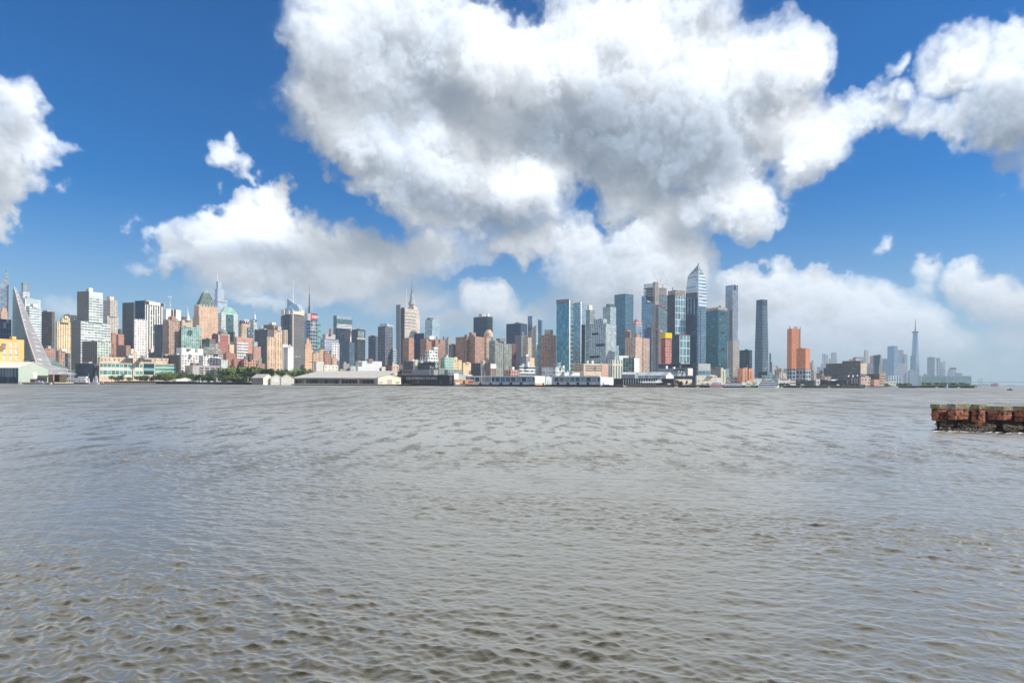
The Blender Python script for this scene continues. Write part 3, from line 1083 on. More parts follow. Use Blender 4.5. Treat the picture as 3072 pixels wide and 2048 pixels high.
def pyramid_roof(bd, t, y_mid, x_mid, y_tip, bx, names, mats, ins=1.5):
    """four sided roof: a steep frustum and a small pyramid on it"""
    q = bx.foot(ins)
    cen = (q[0] + q[2]) / 2
    d = cen.y
    zb, zm, zt = bx.z1 - .5, P(*Z(t, x_mid[0], y_mid), d).z, P(*Z(t, x_mid[0], y_tip), d).z
    w = (GX(X0[t] + x_mid[1] / 3.92, d) - GX(X0[t] + x_mid[0] / 3.92, d)) / (GX(X0[t] + x_mid[3] / 3.92, d) - GX(X0[t] + x_mid[2] / 3.92, d))
    top = [cen + (p_ - cen) * w for p_ in q]
    mb = MB()
    mb.prism([(p_.x, p_.y, zb) for p_ in q], [(p_.x, p_.y, zm) for p_ in top])
    mb.make(names[0], mats[0], bd.root)
    mb = MB()
    mb.prism([(p_.x, p_.y, zm) for p_ in top], [(cen.x + (p_.x - cen.x) * .02, cen.y + (p_.y - cen.y) * .02, zt) for p_ in top])
    mb.make(names[1], mats[1], bd.root)
    return cen, zm


_cop = fac((92, 124, 112), (44, 62, 62), 14, 12, .28, .25, 0, 0, .25, 'copper_roof')
pyramid_roof(_b, 'B', 390, (1008, 1086, 932, 1152), 338, _b.boxes[-1], ('copper_roof', 'glass_pyramid'), (_cop, glass((150, 190, 180), mull=(140, 170, 160))))
_q = _b.boxes[-1]
_ft = _q.foot(1.0)
for _i in (0, 3):
    for _k in range(6):
        _p = _ft[_i].lerp(_ft[(_i + 1) % 4], (_k + .5) / 6)
        _mb = MB()
        _mb.box((_p.x - 1.6, _p.y - 1.6), (3.2, 0), (0, 3.2), _q.z1 - 1, _q.z1 + 4.5)
        _mb.make('parapet_turret', mat('pale_stone', c(236, 210, 190), .8), _b.root)
# pale spire tower far behind
_pg = fac((196, 210, 224), (150, 172, 194), 4.6, 5, .9, .6, .5, .02, .06, 'pale_glass_facade')
_b = Bld('B', (1138, 1180, 1295, 458), 3000, _pg, 'palest tall stepped tower tapering to a needle, behind the copper roofed tower', 'needle_tower', 'tower', tiers=[(1150, 1182, 1260, 335), (1165, 1186, 1228, 248)], plant=[])
_b.mast(1183, 330, 140, 4.5, .6, mat('pale_steel', c(205, 215, 225), .4))
_b.panel('R', 1182, 498, 1292, 480, mat('grey_louvre', c(120, 132, 140), .6), 'louvre_band', .4)
# tower with sloping green roof
_b = Bld('B', (1190, 1228, 1422, 622), 1900, ribbon((232, 240, 236), (130, 158, 160), fh=5.0, hf=.42), 'white banded tower with a blue green centre strip and sloping green top', 'banded_tower', 'tower', plant=[])
_b.panel('R', 1285, 960, 1374, 634, glass((70, 130, 142), mull=(90, 140, 150)), 'glass_strip', .5)
pyramid_roof(_b, 'B', 556, (1262, 1366, 1195, 1415), 554, _b.boxes[-1], ('sloping_roof', 'roof_ridge'), (glass((150, 205, 190), mull=(170, 210, 200)), WHITE), .5)
_b = Bld('B', (1205, 1226, 1326, 868), 1600, fac((238, 196, 160), (170, 140, 118)), 'cream building with a small grey dome, in front of the white banded tower', 'domed_building', 'building', plant=[])
_mb = MB()
_p = P(*Z('B', 1248, 862), 1625)
for _k in range(5):
    _a0, _a1 = _k / 5 * 1.5708, (_k + 1) / 5 * 1.5708
    _mb.tube(_p + Vector((0, 0, 11 * math.sin(_a0) - 1)), _p + Vector((0, 0, 11 * math.sin(_a1) - 1)), 11 * math.cos(_a0), max(.3, 11 * math.cos(_a1)), 14)
_mb.tube(_p + Vector((0, 0, 10)), _p + Vector((0, 0, 21)), .7, .2, 6)
_mb.make('dome', mat('grey_slate', c(120, 134, 140), .6), _b.root)
_b = Bld('B', (1115, 1190, 1312, 872), 1450, fac((184, 100, 86), (120, 80, 76)), 'deep red brick block with a dark stone side left of the domed building', 'red_brick_block', 'building', phi=45, plant=[(1130, 1200, 862, DPLANT)])
_b.panel('R', 1193, 960, 1212, 880, fac((190, 200, 206), (110, 120, 130)), 'pale_wing', .3)
# stepped terraces
_terr = ribbon((176, 180, 168), (70, 80, 78), fh=4.2, hf=.5, bw=6)
_b = Bld('B', (998, 1090, 1252, 1108), 1385, _terr, 'ziggurat of grey green terraces stepping down to the right', 'terraced_block', 'building', tiers=[(998, 1090, 1240, 1062, 2), (998, 1090, 1216, 1018, 4), (998, 1090, 1190, 972, 6), (998, 1090, 1160, 925, 8, fac((120, 112, 106), (90, 88, 88)), 'penthouse')], phi=45)
Bld('B', (1000, 1012, 1140, 1042), 1340, ribbon((150, 158, 152), (96, 104, 104), bw=5), 'low grey terraces in front of the ziggurat', 'terraced_block', 'building', tiers=[(1010, 1020, 1090, 1020)], plant=[])
# white blocks above the park
_wb = fac((240, 232, 220), (110, 104, 100), 4.6, 6.5, .62, .5, 0, .25)
_b = Bld('B', (695, 760, 1018, 1100), 1285, _wb, 'white loft building with a blank white upper storey behind the park', 'loft_building', 'building', tiers=[(700, 762, 1015, 1030, 3, WHITE, 'upper_storey')], phi=40, plant=[(810, 870, 1060, DPLANT), (920, 960, 1085)])
Bld('B', (965, 1016, 1228, 1120), 1296, _wb, 'cream white loft building with open concrete bays, right of the blank white one', 'loft_building', 'building', phi=40, plant=[(1020, 1100, 1112), (1140, 1190, 1100, DPLANT)])
Bld('B', (1215, 1228, 1306, 1172), 1256, fac((206, 218, 216), (150, 164, 164)), 'small pale glassy box right of the cream white loft building', 'glass_box', 'building', plant=[])
_b = Bld('B', (800, 893, 1325, 1238), 1245, fac((190, 184, 180), (190, 184, 180)), 'wide grey industrial building with three rows of dark windows above the trees', 'industrial_building', 'building', phi=16, plant=[(870, 940, 1215, mat('brown_brick', c(176, 128, 108), .85))])
for _r in range(3):
    for _k in range(4):
        _x = 975 + _k * 66
        _b.panel('R', _x, 1264 + _r * 28 + 14, _x + 44, 1264 + _r * 28, fac((80, 74, 72), (52, 52, 54), 5, 2.4, .7, .8), 'window', .2)
Bld('B', (540, 742, 760, 1112), 1262, fac((120, 112, 108), (70, 74, 80)), 'low dark grey building with white roof domes behind the terminal', 'dark_building', 'building', phi=60, plant=[(545, 600, 1105), (690, 735, 1100, WHITE)])
# long beige terminal
_bei = mat('beige_stone', c(238, 202, 164), .8, vary=.06)
_b = Bld('B', (-240, -205, 762, 1206), 1192, fac((238, 202, 164), (238, 202, 164)), 'long beige waterfront terminal with wide bands of green glass', 'terminal_building', 'building', phi=6, deep=60, tiers=[(-225, -200, 610, 1136, 10)], plant=[(280, 350, 1120), (100, 200, 1118, WHITE)])
_gg = fac((216, 228, 206), (110, 158, 152), 13, 6.3, .88, .52, .25, .0, .05, 'green_window_band', .1)
_gh = fac((150, 214, 190), (96, 150, 140), 7.5, 6, 1.0, .42, .25, .06, .05, 'green_window_band')
_dk = glass((50, 92, 104), mull=(110, 190, 180), bw=30, fh=13, wf=.98, hf=.62)
_b.panel('R', -190, 1370, 305, 1216, _gg, 'window_band', .3)
_b.panel('R', 318, 1345, 440, 1216, _dk, 'dark_window', .3)
_b.panel('R', 455, 1340, 722, 1230, _gh, 'window_band', .3)
_b.panel('R', 305, 1195, 410, 1165, mat('grey_window', c(90, 100, 108), .3), 'window', .3, 1)
for _x in (-180, -140, -90, -30, 20, 105, 190, 260, 450, 525, 575):
    _b.panel('R', _x, 1184, _x + 13, 1162, mat('small_dark_window', c(110, 110, 96), .3), 'window', .3, 1)
_b.panel('L', -238, 1390, -208, 1240, glass((70, 96, 110)), 'end_window', .3)
# ---- tile C
_b = Bld('B', (1380, 1408, 1595, 905), 1300, fac((212, 144, 116), (212, 144, 116)), 'orange brick office block wrapped in white and grey horizontal stripes', 'striped_block', 'building', phi=33)
_b.panel('R', 1412, 1165, 1545, 962, ribbon((226, 224, 222), (150, 146, 150), fh=5.6, hf=.5), 'striped_panel', .4)
Bld('C', (222, 236, 322, 1015), 1280, brick((196, 124, 108)), 'red brick tower with a pale green top beside the striped office block', 'brick_tower', 'tower', tiers=[(232, 240, 282, 960, None, fac((170, 190, 180), (130, 150, 146)), 'green_top')], plant=[])
Bld('B', (1306, 1325, 1378, 992), 1420, fac((240, 206, 146), (180, 150, 110)), 'small yellow house between the ziggurat and the striped office block', 'yellow_house', 'building', plant=[])
Bld('B', (1252, 1285, 1402, 1092), 1282, brick((186, 96, 72)), 'low red brick warehouse left of the striped office block foot', 'brick_warehouse', 'building', tiers=[(1280, 1292, 1340, 1075)], plant=[])
Bld('C', (-12, 5, 92, 1160), 1236, brick((182, 98, 76)), 'dark red brick warehouse behind the tall park trees', 'brick_warehouse', 'building')
Bld('C', (88, 128, 284, 1168), 1240, brick((208, 124, 92), bw=6, fh=5, blind=.05), 'orange brick factory with a row of big windows behind the tall park trees', 'brick_factory', 'building', plant=[(120, 170, 1140, WHITE), (172, 215, 1130, DPLANT)])
_b = Bld('C', (268, 285, 372, 1216), 1230, brick((176, 98, 82)), 'low brick shop row with a bright green sign board', 'shop_row', 'building', plant=[(282, 330, 1185)])
_b.panel('R', 318, 1206, 331, 1146, mat('green_sign', c(80, 190, 90), .5), 'sign_board', .4)
# tower with purple band and W sign
_b = Bld('C', (58, 96, 195, 712), 1900, fac((216, 186, 142), (150, 124, 96), 4.2, 8, .4, .85, 0, .1), 'tan tower with a purple band and a white W at its top', 'sign_tower', 'tower', phi=40, plant=[])
_b.panel('R', 98, 742, 190, 710, mat('purple_sign', c(92, 62, 110), .5), 'sign_band', .4)
_b.panel('L', 78, 760, 94, 710, mat('purple_sign', c(92, 62, 110), .5), 'sign_band', .4)
_to = lettering('sign_letter', 'W', 17, _b.root)
_p = _b.b.on('R', *Z('C', 124, 738), .9)
_to.location = _p - _b.root.location
_to.rotation_euler = (math.pi / 2, 0, math.atan2(_b.b.er.y, _b.b.er.x))
Bld('C', (190, 235, 276, 712), 2050, ribbon((214, 222, 222), (120, 140, 146), fh=5.5), 'silver striped tower just right of the purple topped tower', 'striped_tower', 'tower', phi=45, plant=[(195, 240, 702, DPLANT), (255, 277, 704, DPLANT)])
Bld('C', (155, 170, 237, 792), 1800, glass((70, 98, 132), mull=(150, 170, 180), bw=6, fh=5, blind=.25), 'small blue glass tower with sparkling windows in front of the silver striped tower', 'glass_tower', 'tower')
# far pointed spire
_b = Bld('C', (222, 236, 275, 772), 3300, fac((170, 184, 196), (140, 156, 172)), 'pale far tower with a tapering arched spire', 'spire_tower', 'tower', tiers=[(228, 240, 270, 702)], plant=[])
_cx = Z('C', 252, 700)
_d = _b.boxes[-1].d + 18
_mb = MB()
_prof = [(700, 24), (682, 21), (664, 15), (645, 9), (620, 4.5), (588, .8)]
for (_y0, _r0), (_y1, _r1) in zip(_prof[:-1], _prof[1:]):
    _a, _e = P(*Z('C', 252, _y0), _d), P(*Z('C', 252, _y1), _d)
    _e.x = _a.x
    _s = _d / 2048 / 3.92
    _mb.tube(_a, _e, _r0 * _s * .75, _r1 * _s * .75, 10)
_mb.make('spire', mat('pale_steel', c(190, 202, 214), .35, .3), _b.root)
Bld('C', (245, 398, 450, 815), 1560, fac((112, 112, 120), (60, 66, 80), 3.4, 3.2, .6, .55, .1, .05), 'bulky dark grey block left of the beige balcony towers', 'grey_block', 'tower', phi=58)
Bld('C', (350, 455, 540, 757), 1680, fac((150, 128, 114), (92, 88, 88), 3.6, 3.6), 'brownish tower with white roof plant behind the beige balcony towers', 'brown_tower', 'tower', phi=45, plant=[(412, 495, 732, WHITE)])
Bld('C', (300, 312, 352, 768), 2050, fac((176, 196, 208), (150, 172, 186), 4, 4, .8, .6, .3), 'thin pale blue tower behind the bulky dark grey block', 'pale_tower', 'tower')
_be = fac((226, 186, 138), (120, 104, 92), 3.5, 5.2, .42, .6, 0, .35)
_b = Bld('C', (388, 400, 492, 902), 1310, _be, 'beige apartment tower with sparkling windows, the lower of a joined pair', 'apartment_tower', 'tower')
_b = Bld('C', (444, 480, 572, 822), 1330, _be, 'taller beige apartment tower with a dark balcony stack at its corner', 'apartment_tower', 'tower', plant=[(490, 562, 778), (455, 500, 770, mat('brown_brick', c(176, 128, 108), .85))])
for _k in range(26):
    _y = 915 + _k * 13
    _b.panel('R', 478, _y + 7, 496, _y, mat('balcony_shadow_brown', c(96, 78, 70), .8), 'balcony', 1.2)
Bld('C', (574, 588, 637, 818), 1700, fac((206, 182, 152), (130, 116, 104), 4, 7, .4, .8), 'narrow beige tower tucked left of the big grey tower', 'narrow_tower', 'tower')
_b = Bld('C', (566, 580, 672, 988), 1360, fac((238, 236, 228), (238, 236, 228)), 'blank white building with a small dark logo square', 'white_building', 'building', plant=[])
_b.panel('R', 645, 1005, 655, 992, mat('black_cladding', c(52, 54, 60), .5), 'sign', .3)
Bld('C', (585, 640, 704, 1022), 1285, fac((226, 222, 212), (170, 164, 158), 4, 9, .2, .3), 'white windowless tower with a grey shaded side', 'white_tower', 'tower', tiers=[], plant=[(650, 690, 1012, WHITE)], phi=45)
# big grey tower with notched crown
_b = Bld('C', (566, 690, 830, 636), 1900, fac((126, 122, 120), (84, 86, 94), 4.0, 2.4, .6, .6, .15, .04), 'massive grey tower with a notched cream crown and a thin fin', 'crowned_tower', 'tower', phi=42, plant=[])
_b.panel('L', 590, 1000, 658, 640, g_navy, 'glass_side', .5)
_cr = mat('cream_stone', c(236, 204, 170), .8)
for _f, _x0, _x1, _y0, _y1 in (('L', 570, 604, 650, 585), ('L', 632, 664, 640, 596), ('R', 700, 786, 636, 598), ('R', 786, 828, 650, 588)):
    _b.panel(_f, _x0, _y0, _x1, _y1, _cr, 'crown_panel', 2.5)
_b.panel('R', 688, 1250, 700, 574, mat('pale_fin', c(200, 180, 172), .7), 'fin', 3.0)
for _x in (722, 738, 755, 778):
    _b.panel('R', _x, 1142, _x + 5, 1126, WHITE, 'plaque', .5)
Bld('C', (555, 568, 580, 660), 2020, fac((72, 92, 104), (60, 80, 96)), 'narrow dark strip of a tower behind the left edge of the massive grey tower', 'narrow_tower', 'tower', plant=[])
# crystalline glass crown behind
_d = 2700
_rt = empty('crystal_tower', P(*Z('C', 700, 700), _d).to_2d().to_3d() + Vector((0, 0, GROUND_Z)))
tag(_rt, 'pale blue crystal tower with slanted peak and white mast behind the massive grey tower', 'tower')
for _nm, _pts, _dd, _cl in (('left_prism', [(590, 590), (632, 560), (632, 452), (712, 512), (712, 1150), (590, 1150)], 0, (120, 164, 190)),
                            ('right_prism', [(636, 548), (700, 512), (742, 516), (772, 562), (772, 1150), (636, 1150)], -25, (176, 212, 222))):
    _fr = [P(*Z('C', x, y), _d + _dd) for x, y in _pts]
    _bk2 = [p_ + Vector((4, 45, 0)) for p_ in _fr]
    _n = len(_fr)
    part(_nm, _fr + _bk2, [tuple(reversed(range(_n)))] + [((i + 1) % _n, i, _n + i, _n + (i + 1) % _n)[::-1] for i in range(_n)] + [tuple(range(_n, 2 * _n))], glass(_cl, mull=(180, 200, 210), tilt=.03), _rt)
_mb = MB()
_a, _e = P(*Z('C', 700, 530), _d + 20), P(*Z('C', 699, 232), _d + 20)
_e.x = _a.x
_mb.tube(_a, _e, 2.6, .7, 6)
_mb.make('mast', WHITE, _rt)
# tower with red sign cube and tall mast
_b = Bld('C', (832, 905, 985, 712), 2500, fac((170, 180, 190), (70, 82, 100), 13, 10, .82, .78, .4, .05, name='framed_glass_facade'), 'dark glass tower with a red sign cube, round corner turret and tall mast', 'mast_tower', 'tower', phi=42, plant=[])
_b.panel('L', 836, 950, 866, 720, glass((120, 150, 180), mull=(140, 165, 190)), 'glass_side', .5)
_bx = Box(*(X0['C'] + q / 3.92 for q in (895, 908, 986)), 780 + 622 / 3.92, 2512, 42)
_bx.z0 = _b.b.z1 - 1
_b._tier(_bx, fac((96, 84, 100), (80, 74, 90)), 'sign_cube', 4, True)
_b.boxes.append(_bx)
_b.panel('R', 912, 690, 978, 640, mat('red_sign', c(232, 70, 80, 1, 1.1), .5, vary=.2, scale=.4), 'sign_panel', .6, 1)
_to = lettering('sign_letters', 'H&M', 15, _b.root)
_p = _bx.on('R', *Z('C', 922, 680), .9)
_to.location = _p - _b.root.location
_to.rotation_euler = (math.pi / 2, 0, math.atan2(_bx.er.y, _bx.er.x))
_a, _e = P(*Z('C', 875, 712), 2515), P(*Z('C', 875, 628), 2515)
_mb = MB()
_mb.tube(_a, (_a.x, _e.y, _e.z), 12, 12, 16)
_mb.make('corner_turret', mat('pale_metal', c(190, 186, 184), .5), _b.root)
_b.mast(892, 640, 545, 3.6, 2.8, DSTEEL, 'mast_base', 2540)
_b.mast(893, 548, 400, 2.3, 1.5, DSTEEL, 'mast', 2540)
_b.mast(895, 402, 272, 1.2, .5, STEEL, 'mast_tip', 2540)
_mb = MB()
for _y in (562, 590):
    _a, _e = P(*Z('C', 850, _y), 2540), P(*Z('C', 930, _y), 2540)
    _mb.tube(_a, _e, .8, .8, 5)
for _x in (852, 870, 912, 928):
    _a, _e = P(*Z('C', _x, 625), 2540), P(*Z('C', _x, 555), 2540)
    _mb.tube(_a, _e, .7, .7, 5)
_mb.make('antenna_frame', WHITE, _b.root)
Bld('C', (984, 990, 1026, 750), 2900, fac((70, 170, 158), (50, 120, 118), 26, 9, .8, .3, .3, 0), 'bright turquoise sliver of a tower right of the red sign tower', 'turquoise_tower', 'tower', plant=[])
_ad = fac((228, 180, 130), (160, 122, 92), 3.6, 3.6, .4, .5, 0, .1)
Bld('C', (828, 842, 938, 1052), 1600, _ad, 'tan stepped tower rising to a narrow peak right of the massive grey tower', 'deco_tower', 'tower', tiers=[(830, 846, 918, 985), (842, 858, 905, 948), (852, 862, 890, 918)], plant=[])
Bld('C', (926, 938, 1006, 1082), 1452, brick((226, 170, 120), blind=.1), 'tan brick loft building, the shorter of two beside the deco tower', 'loft_building', 'building', tank=[(965, 1060)], plant=[])
Bld('C', (1000, 1012, 1066, 1046), 1475, brick((232, 180, 132), blind=.1), 'taller light tan loft building left of the dark red one', 'loft_building', 'building', tank=[(1028, 1022)], plant=[])
Bld('C', (1058, 1072, 1142, 1092), 1352, brick((176, 96, 76)), 'dark red brick building with a stair gable below the blue glass towers', 'brick_building', 'building', tiers=[(1062, 1076, 1112, 1072)], plant=[])
Bld('C', (1020, 1072, 1238, 922), 1800, ribbon((206, 216, 228), (90, 112, 138), fh=5.0, hf=.55, gm=.3), 'blue and white banded office tower with a stepped grey crown', 'banded_tower', 'tower', tiers=[(1045, 1082, 1196, 868, None, mat('grey_plaster', c(190, 182, 178), .8), 'crown')], plant=[(1124, 1166, 806, mat('brown_brick', c(176, 128, 108), .85))], phi=38)
Bld('C', (1146, 1155, 1244, 976), 1640, fac((238, 238, 232), (60, 80, 110), 6.2, 6.2, .5, .5, .1, 0), 'white grid fronted tower with blue square windows', 'grid_tower', 'tower', plant=[])
Bld('C', (1152, 1166, 1218, 1150), 1400, brick((226, 168, 118)), 'small orange tan stepped tower in front of the white grid tower', 'stepped_tower', 'tower', tiers=[(1168, 1176, 1206, 1112)], plant=[])
_b = Bld('C', (1172, 1214, 1395, 650), 2200, glass((64, 110, 126), mull=(120, 150, 158)), 'tall dark glass tower with a translucent top and white bands', 'glass_tower', 'tower', plant=[])
_b.panel('R', 1214, 690, 1392, 652, g_pale, 'glass_screen', .5)
for _y in (750, 768, 786):
    _b.panel('R', 1216, _y + 9, 1394, _y, WHITE, 'white_band', .6)
Bld('C', (1200, 1218, 1312, 800), 2090, glass((40, 66, 92), mull=(54, 74, 96)), 'dark blue glass shaft standing before the tall translucent topped tower', 'glass_shaft', 'tower', plant=[])
_b = Bld('C', (1306, 1370, 1412, 806), 1900, fac((128, 134, 142), (88, 98, 110), 4, 3), 'slim grey slab with an overhanging top', 'grey_slab', 'tower', phi=45, plant=[])
_b.panel('R', 1368, 838, 1414, 806, mat('grey_cladding', c(170, 172, 174), .6), 'overhang', 4)
_b.panel('R', 1374, 985, 1384, 898, WHITE, 'white_strip', .4)
_b = Bld('C', (1390, 1456, 1550, 812), 1800, glass((72, 84, 94), mull=(84, 92, 98), gm=.5), 'dark slate glass tower with a sloping crown and a big pale window', 'slate_tower', 'tower', phi=42, plant=[])
_b.panel('R', 1466, 902, 1538, 832, glass((190, 210, 205), mull=(150, 165, 165)), 'crown_window', .4)
_b.panel('R', 1456, 930, 1550, 908, mat('grey_cladding', c(170, 172, 174), .6), 'band', .4)
Bld('C', (1290, 1362, 1425, 966), 1452, fac((100, 128, 148), (70, 104, 128), 4, 3, .8, .7, .4, .05), 'slate blue mid height tower with a grey windowless left side', 'blue_tower', 'tower', phi=45)
# low white and cream buildings
_b = Bld('C', (945, 975, 1064, 1192), 1320, mat('light_render', c(206, 200, 190), .85), 'light grey rendered warehouse with a blank front', 'warehouse', 'building', plant=[(900, 960, 1195, DPLANT)])
_b = Bld('C', (1058, 1068, 1232, 1232), 1262, fac((238, 224, 198), (170, 160, 142), 5, 7, .4, .4, 0, .2), 'cream corner building with an arched window above the pier shed roof', 'corner_building', 'building', plant=[(1075, 1120, 1225)])
Bld('C', (1240, 1256, 1372, 1278), 1262, mat('grey_brown_render', c(158, 150, 142), .85), 'low grey brown shed with a stepped top, right of the cream corner building', 'shed', 'building', tiers=[(1285, 1296, 1366, 1215)], plant=[(1295, 1325, 1196)])
Bld('C', (1366, 1378, 1440, 1245), 1270, fac((186, 200, 208), (150, 166, 176)), 'low pale blue grey building below the slate blue tower', 'pale_building', 'building')
Bld('C', (1424, 1436, 1515, 1190), 1345, ribbon((140, 146, 136), (90, 100, 100)), 'low olive grey office behind the white pier warehouse', 'olive_office', 'building', plant=[(1440, 1500, 1182)])
# ---- tile D
_b = Bld('D', (84, 92, 345, 1250), 1175, mat('cream_white_render', c(244, 236, 220), .8, vary=.05), 'large cream white warehouse with a raised white block on top', 'warehouse', 'building', tiers=[(130, 142, 374, 1186, 9, mat('cream_white_render', c(244, 236, 220), .8, vary=.05), 'raised_block')], plant=[(190, 270, 1160, mat('brown_brick', c(176, 128, 108), .85))], phi=22)
Bld('D', (366, 374, 417, 1252), 1200, mat('light_render', c(206, 200, 190), .85), 'small light grey annexe right of the large cream white warehouse', 'annexe', 'building', plant=[])
Bld('D', (213, 300, 326, 892), 1720, fac((96, 112, 134), (66, 84, 112), 3.8, 3.6, .6, .6, .3, .03), 'blue grey tower with a pale edge left of the tall navy tower', 'blue_tower', 'tower', phi=60)
_b = Bld('D', (325, 411, 500, 778), 1600, fac((120, 128, 138), (40, 58, 92), 3.6, 3.2, .66, .6, .35, .12, tilt=.06, name='navy_window_facade'), 'tall navy tower with a pale glass box at its top', 'navy_tower', 'tower', phi=45, plant=[])
_bx = Box(*(X0['D'] + q / 3.92 for q in (350, 432, 508)), 780 + 746 / 3.92, 1618, 45)
_bx.z0 = _b.b.z1 - 3
_b._tier(_bx, fac((206, 218, 224), (170, 190, 200), 5, 5, .8, .8, .3, 0), 'glass_box', 4, True)
Bld('D', (498, 506, 546, 1052), 1480, ribbon((190, 204, 214), (110, 134, 158), fh=5), 'small pale blue striped tower in the gap right of the navy tower', 'striped_tower', 'tower', plant=[])
# screened newspaper tower
_b = Bld('D', (548, 640, 782, 566), 2300, ribbon((222, 206, 182), (150, 140, 128), fh=5.2, hf=.34, gm=0), 'tall cream tower with grey screened left side and thin mast before the spired skyscraper', 'screened_tower', 'tower', phi=45, plant=[])
_b.panel('L', 549, 1225, 598, 528, fac((140, 150, 160), (104, 118, 132), 4, 4, .7, .6), 'screen', 3)
_b.panel('L', 600, 1225, 640, 560, mat('dark_recess', c(64, 74, 92), .6), 'recess', .4)
_b.panel('L', 596, 1240, 602, 560, mat('pale_fin', c(200, 180, 172), .7), 'fin', 3.5)
for _k in range(8):
    _y = 615 + _k * 38
    _b.panel('R', 646, _y + 6, 776, _y, mat('grey_louvre', c(120, 132, 140), .6), 'louvre_band', .4)
_b.mast(665, 570, 335, 1.6, .5, WHITE)
# spired stone skyscraper
_st = fac((226, 200, 184), (176, 160, 150), 4, 4.2, .4, .85, 0, .02, name='stone_facade')
_b = Bld('D', (640, 745, 818, 645), 2950, _st, 'famous shaped stone skyscraper with setbacks and a tall needle spire', 'spired_skyscraper', 'skyscraper', tiers=[(655, 745, 805, 590), (672, 745, 792, 548), (688, 735, 768, 522)], plant=[], phi=45)
_b.mast(727, 525, 470, 17, 10, mat('grey_spire', c(160, 166, 176), .5), 'spire_base')
_b.mast(727, 472, 392, 9, 6, mat('grey_spire', c(160, 166, 176), .5), 'spire_shaft')
_b.mast(727, 394, 340, 3.5, 2, mat('dark_spire', c(110, 116, 126), .5), 'spire')
_b.mast(727, 342, 245, 1.6, .5, mat('dark_spire', c(110, 116, 126), .5), 'needle')
_b = Bld('D', (618, 690, 752, 928), 1600, brick((206, 128, 86), 3.2, 3.2), 'orange brick apartment tower before the cream screened tower', 'brick_tower', 'tower', tiers=[(632, 692, 748, 912)], phi=45, plant=[])
Bld('D', (750, 862, 872, 858), 1750, fac((52, 72, 96), (44, 66, 96), 3.8, 4, .8, .6, .4, .03), 'dark blue glass slab right of the orange brick apartment tower', 'dark_slab', 'tower', phi=70)
Bld('D', (880, 961, 1049, 694), 2300, fac((176, 196, 206), (150, 184, 204), 4.2, 6, .7, .8, .4, .04, tilt=.05, name='pale_strip_facade'), 'pale blue and white glass tower with a low peaked roof', 'pale_tower', 'tower', phi=45, plant=[(900, 985, 678, DPLANT)])
_rb = brick((176, 108, 88), 3.2, 3.6, .42, .6, .3)
Bld('D', (825, 895, 958, 922), 1500, _rb, 'red brown apartment block, left one of the pair below the pale blue tower', 'apartment_block', 'building', phi=45, plant=[(900, 985, 890, WHITE)])
Bld('D', (957, 1000, 1118, 928), 1520, _rb, 'wide red brown balcony block, right one of the pair below the pale blue tower', 'apartment_block', 'building', phi=40, plant=[(1090, 1106, 898, DPLANT)])
Bld('D', (1118, 1152, 1215, 922), 1900, fac((168, 176, 172), (110, 122, 130), 4, 4), 'grey green stone tower right of the red brown apartment blocks', 'grey_tower', 'tower', plant=[(1130, 1175, 912)])
Bld('D', (1160, 1213, 1255, 992), 1600, fac((130, 132, 140), (84, 92, 104), 3.6, 3.6), 'dark grey tower with a pale edge, left of the twin winged brick block', 'grey_tower', 'tower', phi=50)
# white terraced cluster
_wt = fac((236, 232, 218), (92, 104, 110), 6, 7, .6, .5, .1, .1)
Bld('D', (820, 915, 1036, 1142), 1300, _wt, 'white terraced building with black window openings and a tower at its back', 'terraced_building', 'building', tiers=[(880, 930, 1030, 1060, 14), (965, 985, 1034, 1022, 22)], phi=42, plant=[])
Bld('D', (752, 762, 802, 1168), 1260, fac((238, 216, 190)), 'small cream gabled house left of the dark green roofed building', 'cream_house', 'building', plant=[])
_b = Bld('D', (798, 995, 1042, 1198), 1235, fac((60, 82, 84), (48, 66, 72), 6, 8, .5, .5, .1, .05), 'long dark green building with a bright green gabled end bay', 'green_building', 'building', phi=64, plant=[(810, 860, 1180), (930, 985, 1188)])
_b.panel('R', 998, 1270, 1034, 1200, fac((120, 176, 160), (40, 66, 74), 7, 8, .5, .4), 'gable_bay', .5)
Bld('D', (1062, 1112, 1218, 1142), 1245, fac((160, 208, 190), (120, 160, 150), 5, 4, .5, .5, .1, .1), 'mint green tiled building above the dark pier shed', 'mint_building', 'building', phi=40, plant=[(1090, 1150, 1115, mat('yellow_brick', c(238, 196, 140), .8))])
Bld('D', (1205, 1218, 1313, 1172), 1262, fac((242, 218, 160), (220, 190, 140), 6, 6, .8, .8, 0, .1), 'cream yellow building joined to the mint green one', 'cream_building', 'building', tiers=[(1215, 1225, 1262, 1140)], plant=[])
Bld('D', (1318, 1330, 1422, 1208), 1215, mat('ochre_render', c(240, 196, 132), .85), 'plain ochre building right of the cream yellow one', 'ochre_building', 'building', tiers=[], plant=[(1348, 1405, 1198, mat('ochre_render', c(240, 196, 132), .85))])
Bld('D', (1420, 1556, 1572, 1208), 1262, fac((96, 104, 120), (60, 70, 88), 5, 6, .4, .5), 'slate grey block in shade below the winged brick block', 'slate_block', 'building', phi=65)
Bld('D', (412, 490, 505, 1236), 1252, brick((146, 92, 86)), 'dark maroon brick warehouse right of the cream white warehouse', 'brick_warehouse', 'building', phi=60)
Bld('D', (492, 500, 572, 1228), 1225, fac((228, 178, 150), (120, 110, 104), 7, 8, .3, .5), 'salmon house with a chimney beside the dark maroon warehouse', 'salmon_house', 'building', tiers=[(493, 499, 512, 1205)], plant=[])
Bld('D', (628, 740, 762, 1188), 1285, fac((104, 104, 112), (70, 76, 88)), 'low dark grey jumble of rooftops below the orange brick tower', 'dark_building', 'building', phi=60, plant=[(640, 690, 1182, DPLANT), (720, 755, 1165, WHITE)])
